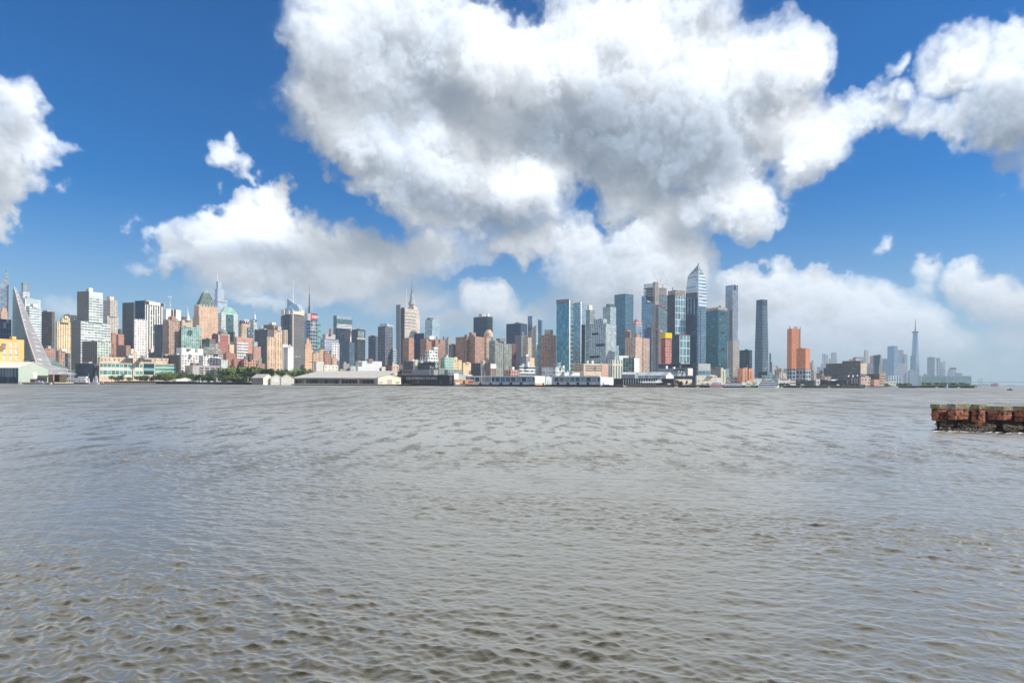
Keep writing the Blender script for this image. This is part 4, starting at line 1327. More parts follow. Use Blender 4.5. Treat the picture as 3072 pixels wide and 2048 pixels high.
Bld('D', (1034, 1048, 1108, 1268), 1195, fac((150, 156, 150), (96, 104, 104), 6, 8), 'low grey green shop building beside the dark pier shed end', 'shop_building', 'building', plant=[])
Bld('D', (1110, 1150, 1318, 1288), 1185, fac((130, 150, 150), (88, 108, 112), 6, 6), 'low teal grey building under the mint green and cream yellow ones', 'teal_building', 'building', plant=[])
# ---- tile E
_b = Bld('E', (-132, 96, 207, 897), 1560, brick((190, 118, 86), 3.2, 3.4, .45, .6, .35), 'broad winged red brick apartment tower with a stubby rooftop block', 'brick_tower', 'tower', phi=58, plant=[(25, 106, 850, mat('brown_brick', c(176, 128, 108), .85))])
_b.panel('L', -8, 1200, 22, 880, brick((176, 112, 86), 3.2, 3.4, .45, .6, .35), 'bay_wing', 6)
Bld('E', (76, 238, 302, 662), 2100, glass((40, 66, 84), mull=(60, 84, 98), blind=.04), 'dark teal glass box tower with a white block on its roof', 'dark_tower', 'tower', phi=52, plant=[(138, 232, 632, mat('grey_plaster', c(190, 182, 178), .8)), (228, 264, 628, WHITE)])
_b = Bld('E', (208, 230, 290, 905), 1750, fac((214, 176, 140), (140, 118, 104)), 'tan tower with a rounded cap right of the winged brick tower', 'capped_tower', 'tower', plant=[])
_mb = MB()
_p = P(*Z('E', 256, 905), 1770)
_mb.tube(_p, _p + Vector((0, 0, 10)), 12, 11, 14)
_mb.tube(_p + Vector((0, 0, 10)), _p + Vector((0, 0, 19)), 11, 5, 14)
_mb.make('rounded_cap', mat('ochre_render', c(226, 180, 130), .85), _b.root)
_ml = fac((166, 172, 158), (110, 124, 122), 4.2, 5.4, .7, .62, .3, .35, tilt=.08, name='speckled_facade')
Bld('E', (262, 330, 440, 946), 1450, _ml, 'grey apartment tower speckled with gold reflections and an open roof frame', 'speckled_tower', 'tower', phi=42, plant=[(345, 450, 920, mat('brown_frame', c(150, 122, 104), .7))])
Bld('E', (428, 438, 527, 982), 1410, _ml, 'lower speckled apartment block joined to the gold speckled tower', 'speckled_block', 'building')
Bld('E', (519, 528, 580, 982), 1560, fac((150, 88, 88), (110, 72, 78), 4, 7, .4, .9), 'dark red slab right of the speckled apartment block', 'red_slab', 'tower')
Bld('E', (462, 632, 708, 742), 2000, fac((58, 80, 106), (48, 72, 102), 3.8, 3, .7, .6, .35, .02), 'wide dark blue office slab above the grey stepped tower', 'blue_slab', 'tower', phi=56, plant=[(560, 640, 735, DPLANT)])
Bld('E', (566, 640, 706, 884), 1720, fac((132, 138, 146), (86, 96, 110), 4, 4), 'grey stepped tower in front of the wide dark blue slab', 'stepped_tower', 'tower', tiers=[(628, 648, 672, 842)], phi=45, plant=[])
Bld('E', (656, 718, 760, 908), 1620, fac((216, 190, 156), (130, 124, 120), 3.8, 3.8), 'tan and grey tower right of the grey stepped tower', 'tan_tower', 'tower', phi=45)
Bld('E', (636, 700, 742, 1130), 1380, fac((150, 148, 156), (104, 108, 122)), 'low lilac grey building below the tan and grey tower', 'grey_building', 'building', phi=45, plant=[(675, 725, 1108, WHITE)])
_b = Bld('E', (714, 764, 780, 825), 2200, fac((190, 160, 158), (150, 150, 162), 5, 6, .6, .6, .2), 'thin half clad tower, pink below and blue glass above', 'thin_tower', 'tower', tiers=[(715, 765, 770, 656, 2, glass((110, 150, 180), mull=(140, 170, 190)), 'glass_top')], phi=60, plant=[])
Bld('E', (768, 812, 836, 784), 1680, fac((170, 190, 192), (84, 118, 128), 4.2, 4.6, .6, .6, .4, .3, tilt=.1), 'slim mottled glass tower with a white edge', 'slim_tower', 'tower', phi=50)
Bld('E', (834, 872, 888, 704), 1900, glass((84, 136, 156), mull=(120, 156, 170)), 'tall slim blue glass blade left of the brown stepped tower', 'glass_tower', 'tower', phi=60, plant=[(838, 884, 698)])
_b = Bld('E', (862, 985, 1049, 878), 1560, brick((196, 132, 112), 3.2, 4.2, .5, .6, .25), 'brown and pink brick tower with a white striped stepped top', 'stepped_tower', 'tower', tiers=[(912, 985, 1012, 818)], phi=52, plant=[])
for _y in (830, 845, 860):
    _b.panel('L', 914, _y + 6, 984, _y, WHITE, 'white_band', .5, 1)
# low front blocks
Bld('E', (612, 622, 806, 1242), 1150, ribbon((228, 236, 222), (66, 104, 98), fh=5.6, hf=.5), 'low green and white banded office behind the glassy pier', 'banded_office', 'building', plant=[(700, 740, 1192, WHITE), (640, 690, 1218, WHITE)])
Bld('E', (734, 742, 796, 1148), 1252, mat('ochre_render', c(240, 196, 132), .85), 'small ochre tower behind the banded office', 'ochre_tower', 'building', plant=[])
Bld('E', (52, 160, 178, 1212), 1235, fac((88, 96, 112), (60, 68, 84), 5, 6, .4, .5), 'shaded slate block at the foot of the winged brick tower', 'slate_block', 'building', phi=65)
Bld('E', (165, 180, 218, 1190), 1222, mat('grey_plaster', c(190, 182, 178), .8), 'narrow grey stair tower with a cream corner', 'stair_tower', 'building', plant=[(175, 216, 1183, WHITE)])
_b = Bld('E', (214, 280, 346, 1212), 1215, brick((120, 92, 92)), 'brown block with a white billboard and a water tank', 'billboard_block', 'building', phi=45, plant=[], tank=[(242, 1145)])
_b.panel('R', 280, 1274, 345, 1220, WHITE, 'billboard', .6)
Bld('E', (430, 520, 612, 1288), 1130, brick((206, 138, 110), bw=6, fh=5, blind=.3), 'low pink brick building with tall chimneys behind the glassy pier', 'brick_building', 'building', phi=45, plant=[(520, 560, 1255, WHITE)])
Bld('E', (884, 1046, 1150, 1258), 1135, fac((232, 236, 232), (176, 190, 196), 6.5, 7.5, .86, .7, .1, .1), 'low white gridded building left of the tall blue glass pair', 'gridded_building', 'building', phi=52, plant=[(1060, 1110, 1205, g_pale), (1120, 1150, 1240, WHITE)])
Bld('E', (1140, 1150, 1330, 1318), 1096, mat('cream_white_render', c(244, 236, 220), .8, vary=.05), 'low cream shed row under the tall blue glass pair', 'shed_row', 'building', plant=[(1165, 1200, 1298), (1220, 1260, 1305)])
# tall blue glass pair
_gs = fac((120, 150, 156), (92, 156, 176), 9.4, 2.6, .9, .8, .7, .03, .1, 'blue_banded_glass', .1, .05)
_b = Bld('E', (1052, 1200, 1250, 505), 1450, _gs, 'tall blue glass slab with a grey cap and regular dark bands', 'glass_slab', 'tower', phi=60, plant=[])
_b.panel('L', 1054, 514, 1200, 468, mat('grey_cap', c(128, 134, 138), .6), 'cap', .3)
_bx = Box(*(X0['E'] + q / 3.92 for q in (1056, 1200, 1250)), 780 + 462 / 3.92, 1452, 60)
_bx.z0 = _b.b.z1 - 1
_b._tier(_bx, mat('grey_cap', c(128, 134, 138), .6), 'cap_storey', 4, True)
_b.panel('R', 1202, 1300, 1212, 470, mat('white_edge', c(230, 236, 236), .5), 'corner_fin', 1.2)
_b = Bld('E', (1245, 1338, 1395, 496), 1540, glass((110, 160, 186), mull=(170, 196, 206), tilt=.06), 'second tall blue glass slab with a bright white edge', 'glass_slab', 'tower', phi=50, plant=[])
_b.panel('R', 1337, 1200, 1347, 488, mat('white_edge', c(230, 236, 236), .5), 'corner_fin', 1.2)
Bld('E', (1345, 1384, 1394, 757), 1470, glass((40, 72, 88), mull=(60, 86, 98)), 'narrow dark glass strip tower at the foot of the second blue slab', 'dark_strip', 'tower', phi=70, plant=[])
# ---- tile F
Bld('F', (26, 72, 131, 584), 1660, ribbon((186, 198, 196), (70, 108, 122), fh=4.6, hf=.6, gm=.5), 'green glass balcony tower with a pale yellow top box', 'balcony_tower', 'tower', phi=45, plant=[(38, 102, 528, mat('pale_yellow_cladding', c(226, 220, 190), .7))])
_b = Bld('F', (70, 262, 383, 742), 1365, fac((184, 206, 208), (120, 140, 160), 4.2, 4.4, .62, .66, .45, .18, tilt=.08, name='square_window_facade'), 'huge square windowed apartment slab with dark slots cut into it', 'apartment_slab', 'tower', phi=55, tiers=[(118, 228, 272, 690, 4)], plant=[])
for _x0, _y0, _x1, _y1 in ((104, 858, 178, 882), (148, 988, 250, 1014), (76, 1126, 192, 1152)):
    _b.panel('L', _x0, _y1, _x1, _y0, mat('dark_opening', c(60, 66, 74), .8), 'slot', .3)
Bld('F', (224, 312, 380, 545), 1720, ribbon((186, 206, 212), (110, 140, 156), fh=5, gm=.4), 'pale glass tower with a dark louvred corner behind the square windowed slab', 'pale_tower', 'tower', phi=48, plant=[(262, 356, 515, g_teal)])
Bld('F', (360, 488, 584, 394), 2200, glass((56, 112, 138), mull=(96, 140, 158), fh=4.2, bw=3, tilt=.04, blind=.02), 'very tall plain deep blue glass box with one dark and one pale face', 'glass_box_tower', 'tower', phi=50, plant=[])
Bld('F', (376, 386, 416, 1006), 1460, g_pale, 'narrow pale mint glass tower at the corner of the square windowed slab', 'mint_tower', 'tower', plant=[])
Bld('F', (416, 486, 498, 1056), 1500, ribbon((110, 130, 150), (50, 66, 90), fh=5.4), 'low dark banded block below the deep blue glass box', 'banded_block', 'building', phi=65)
_b = Bld('F', (543, 616, 690, 770), 1830, fac((150, 190, 206), (110, 156, 180), 4, 4.5, .8, .7, .5), 'half built glass tower with a pink scaffolded top', 'half_built_tower', 'tower', phi=45, tiers=[(548, 616, 688, 716, 2, fac((222, 170, 166), (150, 110, 116), 7, 6, .7, .5), 'scaffold_storeys')], plant=[(595, 650, 700, mat('red_scaffold', c(206, 110, 104), .7))])
_b.mast(622, 705, 655, .6, .4, mat('red_scaffold', c(206, 110, 104), .7), 'crane_jib')
Bld('F', (484, 545, 560, 838), 1720, fac((150, 122, 116), (112, 100, 106), 6, 6), 'brown stub tower with a red scaffold cap', 'stub_tower', 'tower', phi=60, plant=[(492, 552, 820, mat('red_scaffold', c(206, 110, 104), .7))])
_pk = brick((228, 186, 154), 4.0, 4.4, .5, .55, .2, (120, 96, 90))
_b = Bld('F', (490, 612, 690, 908), 1350, _pk, 'pink beige apartment tower with brown sides and an orange roof block', 'apartment_tower', 'tower', phi=52, plant=[(598, 664, 868, mat('orange_brick_block', c(206, 124, 88), .85))])
Bld('F', (684, 698, 776, 918), 1365, _pk, 'pink beige apartment wing joined to the orange roofed tower', 'apartment_wing', 'tower', plant=[])
# stepped tower still being built
_d = 1900
_b = Bld('F', (680, 812, 866, 492), _d, glass((112, 150, 178), mull=(140, 170, 190), fh=4.2, tilt=.03), 'unfinished tower with ragged open floors at the top and a tall concrete core', 'unfinished_tower', 'tower', phi=58, plant=[], roof=False)
_bx = Box(*(X0['F'] + q / 3.92 for q in (812, 866, 1002)), 780 + 405 / 3.92, _d + 6, 30)
_b._tier(_bx, ribbon((150, 180, 196), (92, 128, 150), fh=5.2, gm=.5), 'right_wing', 4, False)
_b.boxes.append(_bx)
_sl = MB()
for _k in range(6):
    _y = 425 - _k * 19
    _xx = (692, 700, 703, 698, 706, 700)[_k]
    _q = Box(*(X0['F'] + q / 3.92 for q in (_xx, 812, 850)), 780 + _y / 3.92, _d + 1, 58)
    _ft = _q.foot()
    _sl.prism([(p_.x, p_.y, _q.z1) for p_ in _ft], [(p_.x, p_.y, _q.z1 + 1.5) for p_ in _ft], True, True)
for _k in range(5):
    _q = Box(*(X0['F'] + q / 3.92 for q in (694 + _k * 22, 812, 830)), 780 + (440 + _k * 12) / 3.92, _d - 2, 58)
    _ft = _q.foot()
    _sl.prism([(p_.x, p_.y, _q.z1) for p_ in _ft], [(p_.x, p_.y, _q.z1 + 2.6) for p_ in _ft], True, True)
_q = Box(*(X0['F'] + q / 3.92 for q in (680, 735, 748)), 780 + 420 / 3.92, _d + 3, 58)
_q.z0 = _b.b.z1 - 2
_sl.make('open_floor_slabs', mat('shadow_concrete', c(84, 88, 100), .85), _b.root)
_b._tier(_q, glass((112, 150, 178), mull=(140, 170, 190), fh=4.2, tilt=.03), 'glass_shoulder', 4, True)
_q = Box(*(X0['F'] + q / 3.92 for q in (704, 812, 850)), 780 + 272 / 3.92, _d, 58)
_q.z0 = P(*Z('F', 800, 322), _d).z
_b._tier(_q, mat('white_mesh_screen', c(226, 228, 228), .8), 'safety_screen', 4, True)
_sl = MB()
for _k in range(9):
    _q = Box(*(X0['F'] + q / 3.92 for q in (850, 868, 980)), 780 + (398 - _k * 14) / 3.92, _d + 9, 30)
    _ft = _q.foot()
    _sl.prism([(p_.x, p_.y, _q.z1) for p_ in _ft], [(p_.x, p_.y, _q.z1 + 1.5) for p_ in _ft], True, True)
_sl.make('open_floor_slabs', mat('pink_concrete', c(206, 160, 146), .85), _b.root)
_q = Box(*(X0['F'] + q / 3.92 for q in (868, 880, 980)), 780 + 285 / 3.92, _d + 8, 30)
_q.z0 = P(*Z('F', 900, 322), _d).z
_b._tier(_q, mat('white_mesh_screen', c(226, 228, 228), .8), 'safety_screen', 4, True)
_q = Box(*(X0['F'] + q / 3.92 for q in (812, 840, 880)), 780 + 254 / 3.92, _d - 8, 40)
_b._tier(_q, fac((176, 168, 160), (120, 116, 114), 5, 14, .5, .5), 'concrete_core', 4, True)
for _k in range(7):
    _b.panel('R', 868 + _k * 19, 505 + _k * 12 + 12, 868 + _k * 19 + 22, 505 + _k * 12, mat('red_netting', c(206, 104, 96), .8), 'red_netting', .8, 1)
_mb = MB()
for _x0, _y0, _x1, _y1 in ((880, 250, 822, 142), (1000, 300, 962, 188), (905, 260, 918, 215)):
    _mb.tube(P(*Z('F', _x0, _y0), _d + 10), P(*Z('F', _x1, _y1), _d + 10), .7, .45, 5)
_mb.make('crane_jibs', STEEL, _b.root)
Bld('F', (716, 800, 812, 812), 1880 - 60, fac((96, 116, 150), (70, 88, 124), 5, 5, .6, .5, .3), 'shaded blue lower block under the open notch of the unfinished tower', 'lower_block', 'building', phi=65, tiers=[(740, 802, 812, 790)], plant=[])
# framed tower
_fr = fac((224, 232, 230), (120, 164, 172), 18, 9.5, .84, .9, .6, .05, name='white_framed_glass')
_b = Bld('F', (986, 1078, 1196, 416), 1850, _fr, 'black sided tower with white framed glass and an open concrete top', 'framed_tower', 'tower', phi=42, plant=[], tiers=[(990, 1080, 1190, 352, 2, fac((200, 168, 150), (70, 66, 72), 5, 5, .7, .6), 'open_storeys')])
_b.panel('L', 988, 1150, 1077, 416, fac((52, 66, 82), (34, 48, 66), 4, 5, .6, .6, .3), 'dark_side', .4)
_b.mast(1052, 356, 318, 1.4, .8, DSTEEL, 'crane_base')
_b = Bld('F', (1036, 1130, 1250, 880), 1620, _fr, 'shorter black sided tower with white framed glass and a red roof edge', 'framed_tower', 'tower', phi=42, plant=[])
_b.panel('L', 1038, 1230, 1129, 882, fac((46, 72, 94), (34, 56, 80), 4, 5, .6, .6, .4), 'dark_side', .4)
_b.panel('R', 1132, 887, 1249, 878, mat('red_netting', c(206, 104, 96), .8), 'red_edge', .5)
# orange core with yellow formwork
_b = Bld('F', (914, 965, 1035, 910), 1500, fac((226, 150, 126), (170, 84, 74), 6, 5, .62, .8, 0, .1), 'red striped concrete core with bright yellow formwork on top', 'concrete_core', 'tower', phi=45, tiers=[(908, 962, 1040, 852, -3, mat('yellow_formwork', c(250, 200, 40, 1, 1.1), .6), 'yellow_formwork')], plant=[])
_b.panel('L', 916, 1215, 964, 912, fac((190, 84, 66), (150, 66, 60), 6, 6, .5, .8), 'red_side', .3)
# tower crane
_d = 1470
_rt = empty('tower_crane', Vector((P(*Z('F', 902, 900), _d).x, _d, GROUND_Z)))
tag(_rt, 'orange tower crane beside the yellow formwork core', 'crane')


def lattice(mb, a, b_, w, step):
    a, b_ = Vector(a), Vector(b_)
    dr = (b_ - a).normalized()
    s = dr.cross(Vector((0, 1, 0))).normalized() * w / 2
    t = dr.cross(s).normalized() * w / 2
    cs = [s + t, s - t, -s - t, -s + t]
    for q in cs:
        mb.tube(a + q, b_ + q, .22, .22, 4)
    n_ = max(1, int((b_ - a).length / step))
    for i in range(n_):
        p0, p1 = a.lerp(b_, i / n_), a.lerp(b_, (i + 1) / n_)
        for k in range(4):
            mb.tube(p0 + cs[k], p1 + cs[(k + 1) % 4], .15, .15, 4)


_or = mat('crane_orange', c(226, 130, 66, 1, 1.1), .6)
_mb = MB()
_a = Vector((_rt.location.x, _d, GROUND_Z))
lattice(_mb, _a, (_a.x, _d, P(*Z('F', 902, 838), _d).z), 3.6, 4)
_mb.make('mast', _or, _rt)
_mb = MB()
lattice(_mb, P(*Z('F', 902, 842), _d), P(*Z('F', 788, 742), _d), 2.2, 3)
_mb.make('jib', _or, _rt)
_mb = MB()
_p = P(*Z('F', 912, 836), _d)
_mb.box((_p.x - 2, _p.y - 2), (5, 0), (0, 4), _p.z - 2.5, _p.z + 2.5)
_mb.make('cab', WHITE, _rt)
# ------------------------------------------------------------------ skyline, right half
# lower dark slab and the pointed tower behind it
_d = 2234
_b0 = Box(*(X0['F'] + q / 3.92 for q in (1197, 1345, 1447)), 780 + 380 / 3.92, _d, 48)
_rt = empty('pointed_tower', Vector(((_b0.foot()[0].x + _b0.foot()[2].x) / 2, (_b0.foot()[0].y + _b0.foot()[2].y) / 2, GROUND_Z)))
tag(_rt, 'tallest silver banded glass tower with a sharp slanted pyramid crown', 'skyscraper')
_zs, _za = P(*Z('F', 1335, 165), _d).z, P(*Z('F', 1338, 50), _d).z
_f0 = _b0.foot()
_cen = (_f0[0] + _f0[2]) / 2
_zm = _b0.z1
_f1 = [_cen + (p_ - _cen) * .80 for p_ in _f0]
_f1[0] = _f0[0].lerp(_cen, .05)
_sil = fac((206, 216, 226), (142, 174, 200), 11.0, 60, 1.0, .5, .6, .0, .06, 'silver_banded_glass', .1, .015)
_vs = [(p_.x, p_.y, GROUND_Z) for p_ in _f0] + [(p_.x, p_.y, _zm) for p_ in _f0] + [(p_.x, p_.y, z_) for p_, z_ in zip(_f1, (_za - 22, _zs, _zs - 25, _zs))]
_fs = [(i, (i + 1) % 4, 4 + (i + 1) % 4, 4 + i) for i in range(4)] + [(4 + i, 4 + (i + 1) % 4, 8 + (i + 1) % 4, 8 + i) for i in range(4)]
part('facade', _vs, _fs, _sil, _rt)
_ap = _f1[0].lerp(_cen, .12)
_vs = [(p_.x, p_.y, z_) for p_, z_ in zip(_f1, (_za - 22, _zs, _zs - 25, _zs))] + [(_ap.x, _ap.y, _za)]
part('crown', _vs, [(0, 1, 4), (1, 2, 4), (2, 3, 4), (3, 0, 4)], fac((160, 172, 186), (120, 146, 170), 9, 9, .8, .6, .5), _rt)
_mb = MB()
_mb.tube((_ap.x, _ap.y, _za - 3), (_ap.x + 2, _ap.y, _za + 6), 1.8, .6, 6)
_mb.make('crown_tip', DSTEEL, _rt)
_mb = MB()
_mb.tube((_f0[0].x, _f0[0].y, GROUND_Z), (_f0[0].x, _f0[0].y, _zm), 2.4, 2.4, 6)
_mb.tube((_f0[0].x, _f0[0].y, _zm), (_f1[0].x, _f1[0].y, _za - 22), 2.4, 2.0, 6)
_mb.make('corner_ridge', mat('pale_metal_edge', c(206, 220, 230), .35, .4), _rt)
_b = Bld('F', (1196, 1332, 1346, 440), 1980, glass((44, 74, 104), mull=(50, 76, 104), blind=.02), 'dark navy slab with a bare framed top, in front of the pointed tower', 'navy_slab', 'tower', phi=66, plant=[], tiers=[(1198, 1331, 1345, 378, 1, fac((110, 96, 104), (60, 62, 78), 5, 6, .7, .6), 'open_storeys')])
for _x in (1226, 1262, 1300):
    _b.panel('L', _x, 640, _x + 9, 445, g_pale, 'pale_strip', .3)
_b = Bld('F', (1338, 1352, 1443, 543), 1850, glass((112, 150, 170), mull=(130, 160, 176), fh=4.2, tilt=.05), 'pale blue glass slab at the right foot of the pointed tower', 'blue_slab', 'tower', plant=[])
_b.panel('R', 1372, 1220, 1380, 560, mat('dark_recess', c(64, 74, 92), .6), 'recess', .3)
# ---- tile G
_tl = glass((36, 104, 122), mull=(70, 120, 134), fh=4.2, bw=3, tilt=.05, blind=.05)
_b = Bld('G', (264, 408, 516, 588), 1650, _tl, 'wide teal glass tower with a bare concrete top and three pairs of dark openings', 'teal_tower', 'tower', phi=50, plant=[(410, 440, 536, DPLANT)], tiers=[(266, 408, 512, 553, 1, fac((186, 160, 146), (130, 116, 114), 7, 9, .6, .4), 'concrete_storeys')])
for _y in (616, 840, 1034):
    for _x in (443, 466):
        _b.panel('R', _x, _y + 26, _x + 16, _y, mat('dark_opening', c(40, 46, 54), .8), 'opening', .3)
_sv = fac((150, 166, 184), (120, 146, 172), 5.2, 4.2, .8, .6, .45, .08, name='silver_glass_facade', tilt=.04)
_sg = fac((182, 172, 162), (120, 112, 108), 4.6, 3.2, .5, .5, .1, .15)
_b = Bld('G', (518, 582, 692, 1156), 1885, _sg, 'very slim silver tower stepping out twice on its right side', 'slim_tower', 'tower', tiers=[(519, 581, 655, 942, 3), (490, 574, 638, 356, 8, _sv), (490, 572, 638, 290, 9, glass((124, 156, 184), mull=(140, 166, 190)), 'glass_crown')], phi=45, plant=[])
_b.panel('R', 596, 355, 616, 292, mat('dark_opening', c(40, 46, 54), .8), 'opening', .4, 3)
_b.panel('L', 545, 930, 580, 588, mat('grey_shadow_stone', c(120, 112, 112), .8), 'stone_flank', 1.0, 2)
Bld('G', (658, 776, 808, 1056), 1750, glass((38, 74, 92), mull=(56, 86, 100)), 'dark teal glass block between the slim silver tower and the rounded tower', 'glass_block', 'tower', phi=55, plant=[])
# rounded, tapering tower
_d = 1900
_bb = Box(*(X0['G'] + q / 3.92 for q in (822, 916, 1014)), 780 + 460 / 3.92, _d, 45)
_fb = _bb.foot()
_cen = (_fb[0] + _fb[2]) / 2
_rt = empty('rounded_tower', Vector((_cen.x, _cen.y, GROUND_Z)))
tag(_rt, 'dark glass tower with rounded corners, narrowing towards its top', 'tower')
_ux, _uy = (_fb[1] - _fb[0]) / 2, (_fb[3] - _fb[0]) / 2


def sring(s, z):
    o_ = []
    for i in range(32):
        t_ = 6.28318 * i / 32
        cx_, sy_ = math.cos(t_), math.sin(t_)
        e = .42
        p_ = _cen + _ux * (abs(cx_) ** e * math.copysign(1, cx_)) * s + _uy * (abs(sy_) ** e * math.copysign(1, sy_)) * s
        o_.append((p_.x, p_.y, z))
    return o_


_rg = fac((120, 140, 150), (70, 104, 124), 4.2, 2.4, .86, .74, .7, .05, name='rounded_glass', tilt=.10)
_zt = _bb.z1
for _nm, _s0, _s1, _h0, _h1, _m in (('facade', 1.0, .95, 0, .45, _rg), ('upper_facade', .95, .80, .45, .93, _rg), ('glass_crown', .80, .79, .93, 1.0, glass((60, 90, 110), mull=(90, 110, 124)))):
    _r0, _r1 = sring(_s0, GROUND_Z + (_zt - GROUND_Z) * _h0), sring(_s1, GROUND_Z + (_zt - GROUND_Z) * _h1)
    _uv = []
    _pl = 0.0
    _fs = []
    for i in range(32):
        j = (i + 1) % 32
        _fs.append((i, j, 32 + j, 32 + i))
        _l = (Vector(_r0[j]) - Vector(_r0[i])).length
        _uv += [(_pl, _r0[0][2]), (_pl + _l, _r0[0][2]), (_pl + _l, _r1[0][2]), (_pl, _r1[0][2])]
        _pl += _l
    if _h1 == 1.0:
        _fs.append(tuple(range(32, 64)))
        _uv += [(0, 0)] * 32
    part(_nm, _r0 + _r1, _fs, _m, _rt, uv=_uv)
Bld('G', (1010, 1018, 1042, 1200), 1930, g_grey, 'small grey glass stub behind the right foot of the rounded tower', 'glass_stub', 'tower', tiers=[(1010, 1016, 1030, 1092)], plant=[])
Bld('G', (878, 985, 1002, 1312), 1300, glass((40, 84, 94), mull=(70, 104, 112)), 'low dark green glass hall with a sloping edge below the rounded tower', 'glass_hall', 'building', phi=60, plant=[])
Bld('G', (984, 992, 1056, 1312), 1280, fac((150, 170, 176), (120, 146, 154), 5, 6, .8, .7, .3), 'grey green glass box right of the low dark glass hall', 'glass_box', 'building', plant=[])
Bld('G', (918, 930, 1000, 1352), 1220, fac((120, 160, 164), (90, 140, 146), 5, 6, .8, .7, .3), 'small teal shop box in front of the low dark glass hall', 'shop_box', 'building', plant=[])
Bld('G', (1050, 1060, 1122, 1352), 1230, fac((130, 150, 158), (90, 120, 132), 5, 5, .8, .7, .3), 'small grey blue shop box left of the orange netted towers', 'shop_box', 'building', plant=[])
# orange netted towers over bare frames
_net = fac((240, 136, 62), (214, 100, 58), 4.0, 3.4, .55, .22, 0, 0, .1, 'orange_netting', .85)
_bare = fac((166, 178, 184), (52, 76, 96), 9.0, 8.0, .66, .66, .2, .05, name='bare_frame')
_b = Bld('G', (1217, 1276, 1322, 1272), 1600, _bare, 'taller tower wrapped in orange netting above bare grey floors', 'netted_tower', 'tower', phi=38, plant=[(1240, 1290, 776, mat('pale_yellow_cladding', c(226, 220, 190), .7)), (1300, 1342, 780)], tiers=[(1218, 1272, 1366, 806, -1, _net, 'orange_netting')])
_b.mast(1373, 1270, 782, .9, .9, STEEL, 'hoist_mast', 1605)
_b = Bld('G', (1324, 1440, 1496, 1272), 1490, _bare, 'shorter tower wrapped in orange netting above bare white framed floors', 'netted_tower', 'tower', phi=56, plant=[(1345, 1460, 1030, _net)], tiers=[(1328, 1436, 1489, 1038, -1, _net, 'orange_netting')])
Bld('G', (1490, 1520, 1552, 1206), 1900, fac((196, 202, 196), (90, 110, 116), 5, 6, .5, .5), 'white and dark green building right of the orange netted towers', 'white_building', 'tower', phi=45)
# ---- low blocks, middle of the shore
Bld('F', (880, 1330, 1356, 1216), 1400, fac((62, 82, 104), (50, 72, 96), 8, 8, .9, .9, .4, .0), 'very long dark glass hall at the feet of the tall glass towers', 'glass_hall', 'hall', phi=62, plant=[])
_b = Bld('G', (170, 178, 318, 1216), 1372, mat('silver_grey_panel', c(196, 196, 190), .6), 'plain silver grey cube with a wide teal window', 'grey_cube', 'building', plant=[])
_b.panel('R', 181, 1348, 312, 1294, glass((110, 160, 168), mull=(150, 176, 180), bw=8, fh=8), 'window', .4)
_b = Bld('F', (868, 1225, 1288, 1268), 1300, fac((136, 150, 166), (120, 134, 152)), 'long low grey hall with a bright pinkish end wall', 'low_hall', 'building', phi=62, plant=[(965, 992, 1242, WHITE), (1050, 1080, 1255, WHITE)])
_b.panel('L', 1060, 1300, 1200, 1282, mat('dark_recess', c(64, 74, 92), .6), 'recess', .3)
_b.panel('R', 1230, 1355, 1284, 1272, mat('pink_stone', c(236, 210, 196), .8), 'end_wall', .3)
Bld('F', (1050, 1318, 1332, 1362), 1190, fac((66, 84, 104), (54, 72, 92), 6, 6), 'long dark low shed in front of the grey halls', 'dark_shed', 'building', phi=64, plant=[])
Bld('F', (1322, 1332, 1572, 1356), 1200, fac((236, 222, 196), (206, 190, 170), 7, 9, .4, .4, 0, .1), 'long low cream warehouse under the plain silver grey cube', 'warehouse', 'building', plant=[(1450, 1550, 1350, WHITE)])
Bld('F', (1090, 1100, 1278, 1400), 1140, mat('ochre_render', c(240, 206, 160), .85), 'low peach shed behind the waterfront conifers', 'peach_shed', 'building', plant=[])
Bld('G', (318, 440, 450, 1266), 1310, fac((150, 142, 138), (140, 132, 130)), 'blank taupe block right of the plain silver grey cube', 'taupe_block', 'building', phi=60, plant=[(340, 430, 1252, g_grey)])
_b = Bld('G', (438, 446, 497, 1284), 1240, mat('pale_sandstone', c(248, 226, 184), .8), 'pale sandstone ventilation tower with a dark slot', 'ventilation_tower', 'tower', tiers=[(438, 445, 470, 1266)], plant=[])
_b.panel('R', 467, 1440, 473, 1300, mat('dark_opening', c(110, 96, 80), .8), 'slot', .3)
Bld('G', (372, 378, 446, 1382), 1225, mat('cream_white_render', c(244, 236, 220), .8, vary=.05), 'low cream white shed beside the sandstone ventilation tower', 'cream_shed', 'building', plant=[])
Bld('G', (490, 500, 540, 1275), 1500, fac((140, 176, 192), (110, 150, 170)), 'small light blue glass box behind the sandstone ventilation tower', 'glass_box', 'building', plant=[])
_b = Bld('G', (498, 545, 638, 1372), 1195, fac((212, 202, 186), (160, 148, 130), 6, 8, .5, .3), 'low pale building with a row of white roof vents left of the orange brick block', 'vent_building', 'building', phi=40, plant=[(545 + 16 * k, 555 + 16 * k, 1368 - 6, WHITE) for k in range(5)])
_b = Bld('G', (636, 700, 822, 1272), 1180, fac((232, 150, 92), (214, 128, 76), 7, 9, .3, .9, 0, 0), 'tall windowless orange brick block split by a dark notch', 'orange_block', 'building', phi=40, plant=[])
_b.panel('R', 757, 1412, 768, 1272, mat('dark_opening', c(70, 46, 40), .8), 'notch', .3)
_b = Bld('G', (818, 826, 922, 1388), 1195, fac((216, 210, 200), (170, 164, 156), 6, 9, .5, .3), 'low pale building with three white roof vents right of the orange brick block', 'vent_building', 'building', plant=[(828 + 16 * k, 838 + 16 * k, 1380, WHITE) for k in range(3)])
